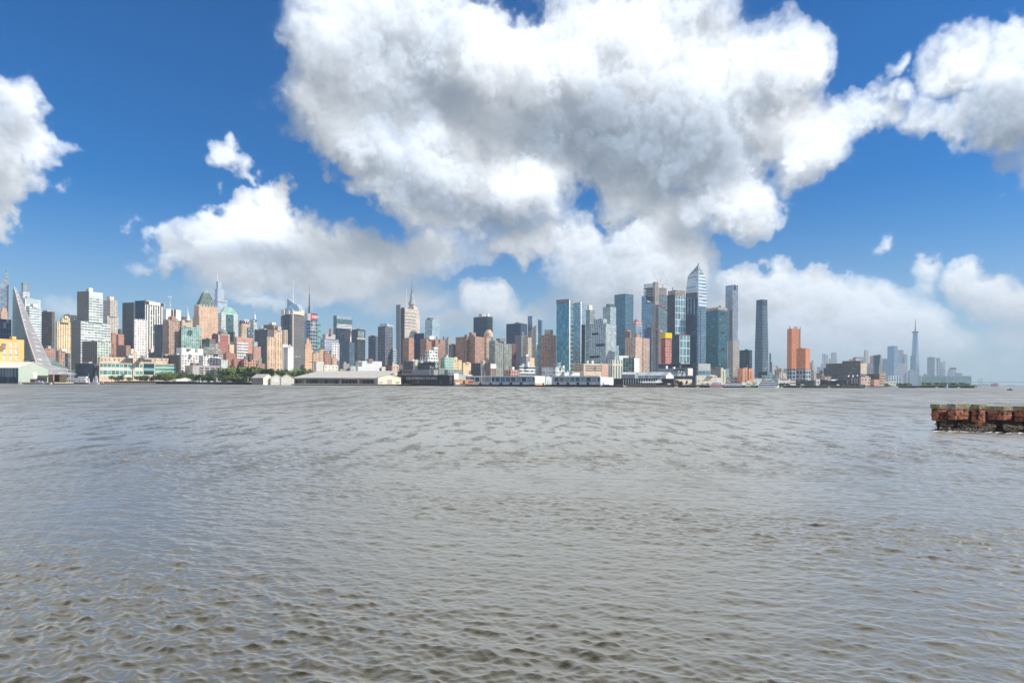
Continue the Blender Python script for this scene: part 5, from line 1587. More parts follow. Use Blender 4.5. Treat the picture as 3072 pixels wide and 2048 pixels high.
Bld('G', (676, 686, 945, 1432), 1130, ribbon((232, 230, 212), (206, 216, 200), fh=5), 'long low white green quay shed behind the ferry landing', 'quay_shed', 'building', plant=[(740, 780, 1424, WHITE), (850, 890, 1426, WHITE)])
Bld('G', (945, 968, 1060, 1412), 1150, fac((226, 206, 178), (120, 106, 96), 6, 7), 'low stepped white landing house with a sloping roof', 'landing_house', 'building', tiers=[(948, 966, 996, 1398)], plant=[])
_b = Bld('G', (1108, 1118, 1258, 1392), 1150, fac((226, 220, 208), (170, 160, 150), 30, 30, .8, .2), 'white salt shed like block with a row of round vents on top', 'vent_block', 'building', plant=[(1120 + 20 * k, 1130 + 20 * k, 1384, WHITE) for k in range(5)])
Bld('G', (1252, 1260, 1322, 1412), 1165, ribbon((240, 226, 200), (170, 130, 110), fh=5), 'small cream banded office left of the dark quay hall', 'banded_office', 'building', plant=[])
Bld('G', (1300, 1540, 1560, 1416), 1160, fac((84, 96, 106), (60, 72, 84), 7, 6), 'dark quay hall below the orange netted towers', 'quay_hall', 'building', phi=62, plant=[])
_bl = fac((150, 160, 168), (64, 84, 100), 5, 5, .8, .5)
# far hillside of small houses behind the netted towers
for _i, (_x, _y, _w, _k) in enumerate(((1048, 1240, 34, 0), (1085, 1238, 30, 1), (1112, 1272, 40, 2), (1150, 1290, 36, 3), (1180, 1275, 40, 4), (1070, 1290, 44, 2), (1125, 1318, 50, 3), (1165, 1330, 54, 0))):
    _nm = ('white', 'pink', 'brown', 'cream', 'grey')[_k]
    Bld('G', (_x, _x + 6, _x + _w, _y), 2300 - _i * 90, fac(((226, 222, 216), (214, 180, 164), (150, 116, 104), (232, 206, 176), (150, 156, 164))[_k], fh=5, bw=5, blind=.3),
        ('%s far block left of the orange netted towers, ' % _nm) + ('tallest one at left', 'just right of the tallest', 'in the upper middle', 'middle of the right half', 'topmost at right', 'low at left', 'low in the middle', 'lowest at right')[_i],
        'apartment_block', 'building', group='small far blocks beside the netted towers', plant=[])
# ---- tile H
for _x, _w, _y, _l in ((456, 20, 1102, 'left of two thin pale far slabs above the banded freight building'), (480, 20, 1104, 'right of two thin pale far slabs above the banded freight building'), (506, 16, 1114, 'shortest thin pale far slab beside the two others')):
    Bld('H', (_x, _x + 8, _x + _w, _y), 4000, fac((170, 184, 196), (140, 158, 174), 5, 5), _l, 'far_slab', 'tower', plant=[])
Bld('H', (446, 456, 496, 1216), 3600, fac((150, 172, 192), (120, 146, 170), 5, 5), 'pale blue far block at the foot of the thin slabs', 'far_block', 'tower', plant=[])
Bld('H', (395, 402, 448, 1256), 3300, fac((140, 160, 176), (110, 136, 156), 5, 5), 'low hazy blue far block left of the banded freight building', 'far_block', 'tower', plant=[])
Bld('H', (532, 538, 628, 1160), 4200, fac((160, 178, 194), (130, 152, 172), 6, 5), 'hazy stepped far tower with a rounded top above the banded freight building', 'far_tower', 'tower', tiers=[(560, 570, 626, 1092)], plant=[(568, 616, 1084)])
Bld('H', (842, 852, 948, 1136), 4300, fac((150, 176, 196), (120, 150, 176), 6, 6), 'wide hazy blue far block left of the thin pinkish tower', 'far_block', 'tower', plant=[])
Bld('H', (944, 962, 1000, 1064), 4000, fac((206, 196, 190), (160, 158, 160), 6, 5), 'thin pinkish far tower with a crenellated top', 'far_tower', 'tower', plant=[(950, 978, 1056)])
for _i, (_x, _y, _w, _k) in enumerate(((316, 1208, 58, 0), (318, 1298, 40, 1), (352, 1312, 46, 2), (390, 1330, 50, 3), (420, 1300, 44, 4), (440, 1335, 40, 1))):
    Bld('H', (_x, _x + 12, _x + _w, _y), 1950 - _i * 70, fac(((200, 204, 196), (150, 150, 150), (230, 208, 180), (120, 104, 104), (206, 148, 120))[_k], fh=5, bw=5, blind=.3),
        ('tall grey balcony block right of the orange netted towers', 'low grey house below the grey balcony block', 'cream house block between grey ones', 'dark brown house block near the banded freight building', 'peach house left of the banded freight building', 'low grey house touching the banded freight building')[_i],
        'house_block', 'building', group='houses left of the freight building', plant=[])
_fr = fac((124, 124, 122), (58, 68, 80), 4.6, 5, 1.0, .55, .1, .05, name='banded_concrete_facade')
_b = Bld('H', (470, 905, 982, 1262), 1600, _fr, 'huge banded grey freight building with a cream sunlit end', 'freight_building', 'building', phi=62, plant=[(770, 912, 1164, mat('pink_stone', c(206, 160, 140), .8)), (820, 850, 1142, DPLANT)], tiers=[(498, 905, 980, 1208, 1), (690, 900, 940, 1182, 5)])
_b.panel('R', 907, 1335, 981, 1212, ribbon((236, 208, 164), (150, 128, 104), fh=4.6, hf=.45), 'sunlit_end', .5)
Bld('H', (470, 490, 562, 1366), 1330, brick((226, 178, 150)), 'small peach brick building before the left end of the freight building', 'brick_building', 'building', plant=[])
Bld('H', (380, 388, 432, 1396), 1210, fac((240, 232, 220), (150, 150, 150), 6, 6), 'white house with dark windows at the left end of the dark quay row', 'white_house', 'building', tiers=[(380, 387, 410, 1390)], plant=[])
Bld('H', (430, 745, 762, 1408), 1240, fac((72, 72, 82), (50, 54, 66), 6, 5), 'long dark low quay row with a pale roof edge', 'quay_row', 'building', phi=64, plant=[(520, 640, 1402, WHITE)])
_b = Bld('H', (748, 895, 912, 1366), 1255, fac((104, 88, 92), (60, 56, 64), 8, 7, .5, .8), 'dark factory with grey pilasters and white rooftop pipes', 'factory', 'building', phi=64, plant=[(760, 775, 1352, WHITE), (810, 826, 1352, WHITE), (860, 878, 1350, WHITE)])
for _x in (800, 815, 835, 852, 870):
    _b.panel('L', _x, 1455, _x + 7, 1385, mat('grey_plaster', c(190, 182, 178), .8), 'pilaster', .6)
Bld('H', (904, 912, 1026, 1376), 1290, fac((236, 202, 168), (150, 130, 116), 6, 7, .4, .4, 0, .3), 'cream jumble of low houses right of the dark factory', 'cream_building', 'building', tiers=[(960, 968, 1000, 1358)], plant=[(912, 940, 1368), (1005, 1026, 1366, WHITE)])
Bld('H', (975, 1126, 1142, 1338), 1420, ribbon((110, 96, 96), (80, 74, 80), fh=4.6), 'brown shaded banded block left of the cream banded tower', 'brown_block', 'building', phi=62, plant=[])
Bld('H', (1020, 1066, 1134, 1402), 1230, brick((230, 150, 104), blind=.05), 'orange brick warehouse in front of the brown banded block', 'brick_warehouse', 'building', phi=58, plant=[])
Bld('H', (1130, 1138, 1204, 1336), 1400, ribbon((240, 206, 164), (150, 110, 96), fh=5.2, hf=.5), 'cream banded tower block at the river edge with a pink side', 'banded_block', 'building', plant=[(1160, 1200, 1318, mat('pink_stone', c(222, 190, 172), .8))])
Bld('H', (1200, 1210, 1328, 1428), 1330, fac((240, 224, 210), (190, 150, 136), 6, 7, .4, .4, 0, .2), 'low white and pink shed right of the cream banded block', 'low_shed', 'building', plant=[(1205, 1330, 1422, WHITE)])
Bld('H', (980, 986, 1050, 1214), 2500, fac((160, 176, 190), (50, 74, 100), 7, 7, .6, .7), 'white framed dark glass block left of the leaning tower', 'framed_block', 'tower', plant=[])
# leaning pair
_d = 2600
_rt = empty('leaning_tower', P(*Z('H', 1105, 1300), _d).to_2d().to_3d() + Vector((0, 0, GROUND_Z)))
tag(_rt, 'angular dark glass tower whose pale right side leans inward', 'tower')
for _nm, _pts, _m in (('pink_edge', [(1052, 1480), (1052, 1124), (1078, 1116), (1082, 1480)], fac((200, 160, 150), (140, 124, 128), 5, 5)),
                      ('facade', [(1078, 1480), (1078, 1118), (1140, 1110), (1150, 1160), (1122, 1330), (1120, 1480)], glass((58, 96, 110), mull=(84, 116, 126))),
                      ('leaning_side', [(1122, 1480), (1122, 1330), (1140, 1112), (1156, 1122), (1166, 1300), (1166, 1480)], fac((206, 200, 182), (140, 146, 146), 5, 6, .6, .5))):
    _ft = [P(*Z('H', x, y), _d + (4 if _nm == 'pink_edge' else 0 if _nm == 'facade' else -3)) for x, y in _pts]
    _n = len(_ft)
    _bk = [p_ + Vector((6, 34, 0)) for p_ in _ft]
    part(_nm, _ft + _bk, [tuple(range(_n))[::-1]] + [(i, (i + 1) % _n, _n + (i + 1) % _n, _n + i) for i in range(_n)] + [tuple(range(_n, 2 * _n))], _m, _rt)
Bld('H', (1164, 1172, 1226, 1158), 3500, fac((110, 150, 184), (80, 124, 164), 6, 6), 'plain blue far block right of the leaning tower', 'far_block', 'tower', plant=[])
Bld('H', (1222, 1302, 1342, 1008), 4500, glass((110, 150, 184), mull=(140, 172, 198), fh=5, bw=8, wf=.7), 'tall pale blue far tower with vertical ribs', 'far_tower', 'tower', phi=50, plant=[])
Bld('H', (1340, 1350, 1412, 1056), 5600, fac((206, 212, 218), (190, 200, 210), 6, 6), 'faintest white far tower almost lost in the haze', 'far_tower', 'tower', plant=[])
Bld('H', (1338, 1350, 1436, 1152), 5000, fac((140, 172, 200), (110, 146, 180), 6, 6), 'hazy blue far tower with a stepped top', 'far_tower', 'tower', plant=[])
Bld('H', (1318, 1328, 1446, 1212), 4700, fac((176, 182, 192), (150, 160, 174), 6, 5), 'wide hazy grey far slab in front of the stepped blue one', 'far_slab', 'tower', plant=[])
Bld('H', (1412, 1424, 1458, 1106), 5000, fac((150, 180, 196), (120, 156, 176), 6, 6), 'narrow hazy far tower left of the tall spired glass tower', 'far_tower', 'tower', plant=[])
Bld('H', (1226, 1236, 1388, 1358), 2300, fac((226, 232, 230), (110, 160, 176), 9, 10, .6, .8, .2), 'white and glass striped low building before the hazy towers', 'striped_building', 'building', plant=[(1270, 1330, 1350)])
# ---- tile I : the spired glass tower
_d = 5540
_bb = Box(*(X0['I'] + q / 3.92 for q in (226, 286, 347)), 780 + 850 / 3.92, _d, 45)
_f = _bb.foot()
_cen = (_f[0] + _f[2]) / 2
_rt = empty('spired_glass_tower', Vector((_cen.x, _cen.y, GROUND_Z)))
tag(_rt, 'tallest pale glass tower of the far right cluster, facets tapering to a spire', 'skyscraper')
_z0, _z1 = GROUND_Z + 56, _bb.z1
_tp = [(_f[i] + _f[(i + 1) % 4]) / 2 for i in range(4)]
_tp = [_cen + (p_ - _cen) * .92 for p_ in _tp]
_vs = [(p_.x, p_.y, _z0) for p_ in _f] + [(p_.x, p_.y, _z1) for p_ in _tp]
_fs = []
for i in range(4):
    _fs.append((i, (i + 1) % 4, 4 + i))
    _fs.append((4 + i, (i + 1) % 4, 4 + (i + 1) % 4))
part('facade', _vs, _fs + [(4, 5, 6, 7)], glass((150, 184, 206), mull=(170, 196, 214), fh=4.2, tilt=.01, blind=0, gm=.5), _rt)
_mb = MB()
_mb.prism([(p_.x, p_.y, GROUND_Z) for p_ in _f], [(p_.x, p_.y, _z0) for p_ in _f])
_mb.make('podium', fac((130, 166, 190), (100, 140, 170), 8, 6), _rt)
_mb = MB()
_mb.tube((_cen.x, _cen.y, _z1), (_cen.x, _cen.y, _z1 + 9), 24, 24, 16)
_mb.make('crown_ring', DSTEEL, _rt)
_mb = MB()
_zt = P(*Z('I', 282, 690), _d).z
_mb.tube((_cen.x, _cen.y, _z1), (_cen.x, _cen.y, _zt), 5.0, 1.2, 8)
_mb.make('spire', DSTEEL, _rt)
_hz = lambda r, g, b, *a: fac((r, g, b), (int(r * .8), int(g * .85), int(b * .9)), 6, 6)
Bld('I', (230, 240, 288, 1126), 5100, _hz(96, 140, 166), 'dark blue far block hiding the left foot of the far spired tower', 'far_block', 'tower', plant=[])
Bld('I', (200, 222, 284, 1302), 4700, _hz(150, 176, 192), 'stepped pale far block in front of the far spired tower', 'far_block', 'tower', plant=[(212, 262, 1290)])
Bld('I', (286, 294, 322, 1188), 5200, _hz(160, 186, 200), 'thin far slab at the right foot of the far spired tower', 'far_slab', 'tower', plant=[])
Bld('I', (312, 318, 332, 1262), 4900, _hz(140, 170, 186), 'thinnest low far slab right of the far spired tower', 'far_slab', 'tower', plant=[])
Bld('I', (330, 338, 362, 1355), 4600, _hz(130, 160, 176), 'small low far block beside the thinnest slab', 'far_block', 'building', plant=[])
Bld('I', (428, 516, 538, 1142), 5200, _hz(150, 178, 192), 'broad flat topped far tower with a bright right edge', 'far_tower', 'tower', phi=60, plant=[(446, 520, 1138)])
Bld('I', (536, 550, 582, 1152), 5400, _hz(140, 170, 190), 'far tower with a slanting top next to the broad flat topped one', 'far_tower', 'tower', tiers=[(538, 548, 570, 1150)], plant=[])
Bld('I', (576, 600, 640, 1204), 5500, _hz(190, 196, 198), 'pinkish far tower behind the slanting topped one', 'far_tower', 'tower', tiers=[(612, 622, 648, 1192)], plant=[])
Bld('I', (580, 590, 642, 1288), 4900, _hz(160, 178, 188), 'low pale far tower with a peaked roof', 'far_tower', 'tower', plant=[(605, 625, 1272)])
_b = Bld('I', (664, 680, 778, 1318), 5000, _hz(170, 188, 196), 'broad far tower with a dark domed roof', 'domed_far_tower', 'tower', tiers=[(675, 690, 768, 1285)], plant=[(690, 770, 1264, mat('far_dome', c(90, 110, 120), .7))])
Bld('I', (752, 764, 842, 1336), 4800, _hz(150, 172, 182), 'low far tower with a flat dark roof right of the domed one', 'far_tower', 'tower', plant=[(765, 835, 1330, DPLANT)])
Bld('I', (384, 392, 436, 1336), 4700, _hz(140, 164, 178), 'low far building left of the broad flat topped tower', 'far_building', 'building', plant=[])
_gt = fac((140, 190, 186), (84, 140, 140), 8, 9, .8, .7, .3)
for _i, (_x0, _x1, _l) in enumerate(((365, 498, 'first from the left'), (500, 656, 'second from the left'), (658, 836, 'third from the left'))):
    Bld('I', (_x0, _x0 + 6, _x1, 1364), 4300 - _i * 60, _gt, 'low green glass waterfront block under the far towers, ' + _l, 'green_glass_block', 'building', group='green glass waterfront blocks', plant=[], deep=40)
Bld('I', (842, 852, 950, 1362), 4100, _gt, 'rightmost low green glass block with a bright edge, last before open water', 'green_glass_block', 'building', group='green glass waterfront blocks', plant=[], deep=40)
# ------------------------------------------------------------------ left edge specials
_d = 2250
_rt = empty('pointed_glass_tower', Vector((P(*Z('A', 60, 700), _d).x, _d, GROUND_Z)))
tag(_rt, 'pale crystalline glass tower with a sharp apex at the left edge', 'skyscraper')
_C, _L, _R = (-60, 92, 138)
_bb = Box(*(X0['A'] + q / 3.92 for q in (_L, 93, _R)), 1000, _d, 35)
_k = 2048 / _d
_pl = [(-95, 560), (82, 85), (96, 300), (96, 1300), (-95, 1300)]
_fr = [P(*Z('A', x, y), _d) for x, y in _pl]
_rr = [P(*Z('A', x, y), _d + 42) for x, y in ((112, 300), (138, 690), (138, 1300))]
part('front_facade', [_fr[4], _fr[3], _fr[2], _fr[1], _fr[0]], [(0, 1, 2, 3, 4)], glass((205, 222, 224), mull=(222, 230, 230), fh=6, bw=8, tilt=.02, gm=.35), _rt)
part('side_facade', [_fr[3], _rr[2], _rr[1], _rr[0], _fr[1], _fr[2]], [(0, 1, 2, 3, 5), (5, 3, 4)], glass((150, 176, 190), mull=(170, 190, 200)), _rt)
_bk = [p_ + Vector((10, 50, 0)) for p_ in (_fr[0], _fr[4])]
part('rear_facade', [_fr[4], _fr[0], _bk[0], _bk[1], _fr[1], _rr[0], _rr[1], _rr[2]], [(0, 1, 2, 3), (1, 4, 2), (3, 2, 4, 5, 6, 7)], glass((150, 176, 190), mull=(170, 190, 200)), _rt)
_mb = MB()
_mb.tube(P(*Z('A', 96, 290), _d - 1), P(*Z('A', 88, 690), _d - 1), 2.0, 2.0, 6)
_mb.make('dark_edge', mat('dark_recess', c(84, 84, 92), .6), _rt)
# leaning pyramid
_d = 1010
_rt = empty('leaning_pyramid', Vector((P(*Z('A', 400, 1200), _d).x, _d + 20, GROUND_Z)))
tag(_rt, 'silver sloping pyramid apartment building sweeping up to a needle corner', 'apartment building')
_lb = [(166, 318), (205, 470), (250, 640), (310, 860), (370, 1040), (430, 1215), (450, 1345)]
_rb = [(180, 322), (262, 500), (330, 660), (410, 840), (500, 1020), (604, 1246), (912, 1346)]
_mb = MB()
_nU, _nV = 14, 6
_grid = []
for _i in range(len(_lb)):
    _t = _i / (len(_lb) - 1)
    _row = []
    for _j in range(_nV + 1):
        _s = _j / _nV
        _x = _lb[_i][0] * (1 - _s) + _rb[_i][0] * _s
        _y = _lb[_i][1] * (1 - _s) + _rb[_i][1] * _s
        _dd = (_d + 38) * (1 - _t) + (_d - 18) * _t + 46 * _s * _t - 10 * math.sin(math.pi * _t) * (1 - _s)
        _row.append(P(*Z('A', _x, _y), _dd))
    _grid.append(_row)
_vs = [p_ for r_ in _grid for p_ in r_]
_fs = []
_uv = []
for _i in range(len(_lb) - 1):
    for _j in range(_nV):
        _q = [_i * (_nV + 1) + _j, (_i + 1) * (_nV + 1) + _j, (_i + 1) * (_nV + 1) + _j + 1, _i * (_nV + 1) + _j + 1]
        _fs.append(tuple(_q))
        for _g in _q:
            _uv.append((_vs[_g].x * 1.0 - _vs[_g].z * .35, _vs[_g].z))
part('sloping_facade', _vs, _fs, fac((136, 137, 143), (178, 178, 182), 6.6, 6.4, .42, .26, 0, .0, .08, 'terrace_facade', .5), _rt, uv=_uv, smooth=True)
_a = _grid[0][0]
_lf = [r_[0] for r_ in _grid]
_out = P(*Z('A', 133, 1345), _d + 70)
_outt = P(*Z('A', 150, 352), _d + 60)
_n = len(_lf)
part('left_facade', _lf + [_out, _outt], [tuple(reversed(range(_n + 2)))], fac((110, 140, 140), (56, 84, 90), 3.6, 4.2, .6, .5, .25, .2), _rt)
_mb = MB()
for _i in range(_n - 1):
    _mb.tube(_lf[_i], _lf[_i + 1], .9, .9, 6)
_mb.make('left_edge_trim', mat('rosy_trim', c(196, 172, 176), .6), _rt)
_rf = [r_[-1] for r_ in _grid]
_mb = MB()
for _i in range(_n - 1):
    if _i != 5:
        _mb.tube(_rf[_i], _rf[_i + 1], .5, .5, 6)
_mb.make('right_edge_trim', mat('grey_trim', c(176, 172, 178), .6), _rt)
_yd = [P(*Z('A', x, y), dd) for x, y, dd in ((525, 1078, _d + 92), (604, 1244, _d + 36), (800, 1296, _d + 34), (900, 1340, _d + 60), (720, 1225, _d + 86), (620, 1160, _d + 94))]
part('courtyard_facade', _yd, [(0, 1, 2, 3, 4, 5)], fac((104, 132, 124), (66, 96, 94), 3.6, 4, .6, .5, .2, .1), _rt)
_mb = MB()
_mb.tube(_yd[1] + Vector((0, -1, 0)), _yd[2] + Vector((0, -1, 0)), .9, .9, 6)
_mb.make('courtyard_rim', WHITE, _rt)
_bkq = [_outt, _out, P(*Z('A', 912, 1346), _d + 80), _rf[-1], _rf[-2], _rf[-3], _rf[-4], _rf[-5], _rf[-6], _rf[0]]
part('rear_facade', _bkq, [tuple(range(len(_bkq)))], fac((110, 140, 140), (56, 84, 90), 3.6, 4.2, .6, .5, .25, .2), _rt)
# yellow beige loft with three columns of windows
_b = Bld('A', (-150, -135, 281, 918), 965, mat('yellow_beige_brick', c(228, 180, 112, 1, .95), .85, vary=.08), 'yellow beige brick building with three columns of tall white framed windows', 'beige_building', 'building', phi=20, plant=[(110, 188, 897, mat('yellow_beige_brick', c(228, 180, 112, 1, .95), .85, vary=.08))])
_wm = fac((240, 232, 214), (150, 140, 124), 2.6, 1.7, .55, .75, .1, .3, name='white_window_frame')
for _x in (34, 107, 174):
    for _y, _h in ((975, 58), (1048, 56), (1118, 58)):
        _o = _b.panel('R', _x, _y + _h, _x + 35, _y, _wm, 'window', .12)
        if _y > 1000:
            _b.panel('R', _x - 2, _y - 2, _x + 37, _y - 12, mat('brick_spandrel', c(196, 128, 92), .85), 'spandrel', .12)
# ------------------------------------------------------------------ land
def land():
    pts = [(-700, 1230), (0, 1165), (300, 1168), (640, 1150), (950, 1125), (1200, 1110), (1800, 1085), (2000, 1048), (2200, 1052), (2450, 1100), (2640, 1250), (2665, 1700), (2700, 3600), (2935, 4050), (2945, 6500)]
    sh = [(GX(px, d), d) for px, d in pts]
    far = [(sh[-1][0], 8200), (-8800, 8200), (-8800, 1300)]
    top = [(x, y, GROUND_Z) for x, y in sh + far]
    n_ = len(top)
    vs = top + [(x, y, -.6) for x, y in sh]
    fs = [tuple(range(n_))] + [(i, n_ + i, n_ + i + 1, i + 1) for i in range(len(sh) - 1)]
    me = new_mesh('ground', vs, fs, [mat('city_ground', c(150, 144, 132), .9, scale=.02, vary=.25), mat('quay_timber', c(70, 62, 54), .85, streak=.4)], mat_ids=[0] + [1] * (len(sh) - 1))
    tag(link('ground', me), 'low city shore with a dark quay edge', kind='structure')
    # far land beyond the open water at the right
    vs, fs = [], []
    rng = random.Random(5)
    n_ = 40
    for i in range(n_ + 1):
        px = 2900 + i * 12
        d = 8000
        h = 14 + 10 * math.sin(i * .35) + 7 * math.sin(i * .9 + 1) + rng.uniform(0, 4)
        x = GX(px, d)
        vs += [(x, d, -.4), (x + 20, d + 250, max(h, 6)), (x + 60, d + 480, -.4)]
    for i in range(n_):
        a = i * 3
        fs += [(a, a + 3, a + 4, a + 1), (a + 1, a + 4, a + 5, a + 2)]
    tag(link('far_hills', new_mesh('far_hills', vs, fs, [mat('far_woods', c(80, 100, 92), .9)])), 'low wooded far shore on the horizon', kind='structure')


land()


def deck(name, t, x0, x1, ytop, ybot, d, depth, m_, label, cat='pier', group=None, z1=None):
    """a pier platform on the water seen from the front"""
    a, b_ = P(*Z(t, x0, ybot), d), P(*Z(t, x1, ybot), d)
    zt = z1 if z1 is not None else P(*Z(t, (x0 + x1) / 2, ytop), d).z
    rt = empty(name, ((a.x + b_.x) / 2, d, 0))
    tag(rt, label, cat, group)
    mb = MB()
    mb.box((a.x, d), (b_.x - a.x, 0), (0, depth), zt - 1.1, zt)
    mb.make('deck', m_, rt)
    mb = MB()
    n_ = max(2, int((b_.x - a.x) / 5))
    for i in range(n_ + 1):
        x = a.x + (b_.x - a.x) * i / n_
        mb.tube((x, d + .6, -1), (x, d + .6, zt - 1), .45, .45, 6)
        mb.tube((x, d + 6, -1), (x, d + 6, zt - 1), .45, .45, 6)
    mb.make('piles', DARKTIM, rt)
    mb = MB()
    mb.box((a.x + .3, d + 8), (b_.x - a.x - .6, 0), (0, depth - 9), -1, zt - 1.15)
    mb.make('bulkhead', mat('wet_timber', c(44, 40, 38), .7), rt)
    return rt


def gable(t, box, y_ridge, d, wall, roofm, label, end='R', phi=35.0, name='shed', cat='building', wall_l=None, zbase=None, over=.8):
    (xl, yt), xc, xr = Z(t, box[0], box[3]), X0[t] + box[1] / 3.92, X0[t] + box[2] / 3.92
    bx = Box(xl, xc, xr, yt, d, phi)
    q = bx.foot()
    cen = (q[0] + q[2]) / 2
    rt = empty(name, (cen.x, cen.y, GROUND_Z))
    tag(rt, label, cat)
    z0 = zbase if zbase is not None else GROUND_Z - .3
    ze = bx.z1
    if end == 'R':
        m0, m1 = (q[0] + q[1]) / 2, (q[3] + q[2]) / 2
        e0, e1, f0, f1 = q[0], q[1], q[3], q[2]
    else:
        m0, m1 = (q[0] + q[3]) / 2, (q[1] + q[2]) / 2
        e0, e1, f0, f1 = q[3], q[0], q[2], q[1]
    zr = P(X0[t] + box[1] / 3.92, 780 + y_ridge / 3.92, m0.y).z
    T3 = lambda p_, z_: (p_.x, p_.y, z_)
    # end walls with the gable, long walls
    part('gable_end', [T3(e0, z0), T3(e1, z0), T3(e1, ze), T3(m0, zr), T3(e0, ze)], [(0, 1, 2, 3, 4)], wall, rt)
    part('rear_gable', [T3(f1, z0), T3(f0, z0), T3(f0, ze), T3(m1, zr), T3(f1, ze)], [(0, 1, 2, 3, 4)], wall, rt)
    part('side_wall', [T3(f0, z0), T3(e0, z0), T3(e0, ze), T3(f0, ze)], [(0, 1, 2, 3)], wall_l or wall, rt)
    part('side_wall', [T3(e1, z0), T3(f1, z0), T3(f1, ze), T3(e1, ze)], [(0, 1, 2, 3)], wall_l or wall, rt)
    ov = (e0 - m0).normalized() * over
    ax = (m0 - m1).normalized() * over
    sl = (zr - ze) / max((e0 - m0).length, .1) * over
    mb = MB()
    for s_, ea, fa in ((1, e0, f0), (-1, e1, f1)):
        a, b_ = ea + ov * s_ + ax, fa + ov * s_ - ax
        lo = [(a.x, a.y, ze - sl + .05), (b_.x, b_.y, ze - sl + .05), T3(m1 - ax, zr + .05), T3(m0 + ax, zr + .05)]
        up = [(x, y, z_ + .4) for x, y, z_ in lo]
        mb.add(lo + up, [(0, 1, 2, 3), (4, 5, 6, 7), (0, 1, 5, 4), (1, 2, 6, 5), (2, 3, 7, 6), (3, 0, 4, 7)])
    mb.make('roof', roofm, rt)
    o = Bld.__new__(Bld)
    o.t, o.root, o.boxes, o.b = t, rt, [bx], bx
    return o


_mint = mat('pale_green_grey_sheet', c(170, 184, 172, 1, .9), .6, vary=.05)
_wroof = mat('white_sheet_roof', c(222, 218, 206), .55, vary=.06)
_b = gable('A', (-260, 216, 566, 1267), 1200, 935, _mint, _wroof, 'big pale green grey pier shed with a white roof and dark open side', phi=58, name='pier_shed', wall_l=fac((120, 134, 146), (70, 90, 104), 40, 5, .5, .9), zbase=-1)
_b.panel('L', -200, 1438, 214, 1372, fac((44, 56, 76), (30, 40, 58), 40, 4, .6, .9), 'dark_opening', .4)
_b.panel('R', 385, 1385, 435, 1322, WHITE, 'white_door', .4)
_b.panel('R', 436, 1378, 550, 1356, mat('shadow_canopy', c(70, 64, 58), .8), 'canopy', 2.0)
_b.panel('R', 436, 1432, 552, 1384, mat('dark_doorway', c(46, 42, 44), .8), 'doorway', .4)
_b.panel('R', 355, 1435, 436, 1398, mat('dark_doorway', c(46, 42, 44), .8), 'doorway', .4)
gable('A', (60, 385, 440, 1222), 1182, 1010, mat('dark_louvre_wall', c(118, 130, 132), .7), mat('pale_roof', c(214, 218, 206), .6), 'rear pier shed roof with a dark clerestory behind the big pale green grey shed', phi=64, name='rear_shed')
deck('wharf', 'A', 222, 640, 1436, 1452, 915, 40, mat('tan_deck', c(206, 176, 130), .8), 'tan timber wharf before the pale green grey pier shed')
deck('wharf', 'A', 632, 1250, 1440, 1456, 1010, 150, mat('brown_deck', c(120, 100, 84), .8), 'dark brown marina wharf under the yellow shed')
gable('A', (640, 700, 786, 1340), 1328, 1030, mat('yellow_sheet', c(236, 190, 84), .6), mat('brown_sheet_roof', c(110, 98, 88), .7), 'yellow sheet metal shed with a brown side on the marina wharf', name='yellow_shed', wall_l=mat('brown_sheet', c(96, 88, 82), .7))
# folded roof warehouse and the long pier shed
_cw = mat('cream_wall', c(236, 222, 190), .75, vary=.05)
_pr = mat('weathered_pale_roof', c(186, 180, 170), .7, vary=.1)
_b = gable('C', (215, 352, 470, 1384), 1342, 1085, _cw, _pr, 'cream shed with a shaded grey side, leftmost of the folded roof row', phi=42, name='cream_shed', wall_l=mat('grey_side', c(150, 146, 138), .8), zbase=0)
for _i, (_x0, _x1, _l) in enumerate(((440, 590, 'cream shed with white doors in the middle of the folded roof row'), (560, 715, 'cream shed at the right end of the folded roof row'))):
    _b = gable('C', (_x0 - 14, _x0, _x1, 1384), 1342, 1092 + _i * 6, _cw, _pr, _l, phi=8, name='cream_shed', zbase=0)
    _b.panel('R', _x0 + 12, 1442, _x0 + 100, 1402, mat('white_door', c(246, 240, 222), .6), 'doors', .3)
_sl = fac((180, 176, 168), (88, 82, 80), 7.2, 5.5, .8, .9)
_ps = Bld('D', (-686, 322, 330, 1384), 1048, mat('shadow_grey_wall', c(150, 148, 146), .8), 'very long pier shed with an open dark side and a pale low roof', 'pier_shed', 'building', phi=66, plant=[])
_ps.panel('L', -640, 1450, 280, 1402, fac((74, 64, 64), (40, 40, 46), 40, 7, .7, .9, 0, .3), 'open_bays', .4)
_ps.panel('L', -676, 1392, 328, 1382, mat('pale_eaves', c(188, 184, 180), .7), 'eaves', 2.5)
for _x in (-535, -120, 90):
    _ps.panel('L', _x, 1450, _x + 22, 1400, mat('pale_pier', c(160, 156, 150), .7), 'pillar', .8)
_f = _ps.b.foot()
_z = _ps.b.z1
_mid = [(_f[0] + _f[1]) / 2, (_f[3] + _f[2]) / 2]
_f2 = [_f[0], _f[0] + _ps.b.er * 60, _f[3] + _ps.b.er * 60, _f[3]]
part('roof_slope', [(_f[0].x, _f[0].y, _z), (_f2[1].x, _f2[1].y, _z + 12), (_f2[2].x, _f2[2].y, _z + 12), (_f[3].x, _f[3].y, _z)], [(0, 1, 2, 3)], _pr, _ps.root)
_b = gable('D', (320, 332, 600, 1378), 1342, 1045, mat('cream_end_wall', c(244, 226, 194), .75, vary=.05), _pr, 'cream gabled pier end with a big grey door, right end of the long pier shed', phi=20, name='pier_end', zbase=0)
_b.panel('R', 438, 1452, 494, 1404, mat('grey_roller_door', c(188, 186, 172), .6), 'roller_door', .3)
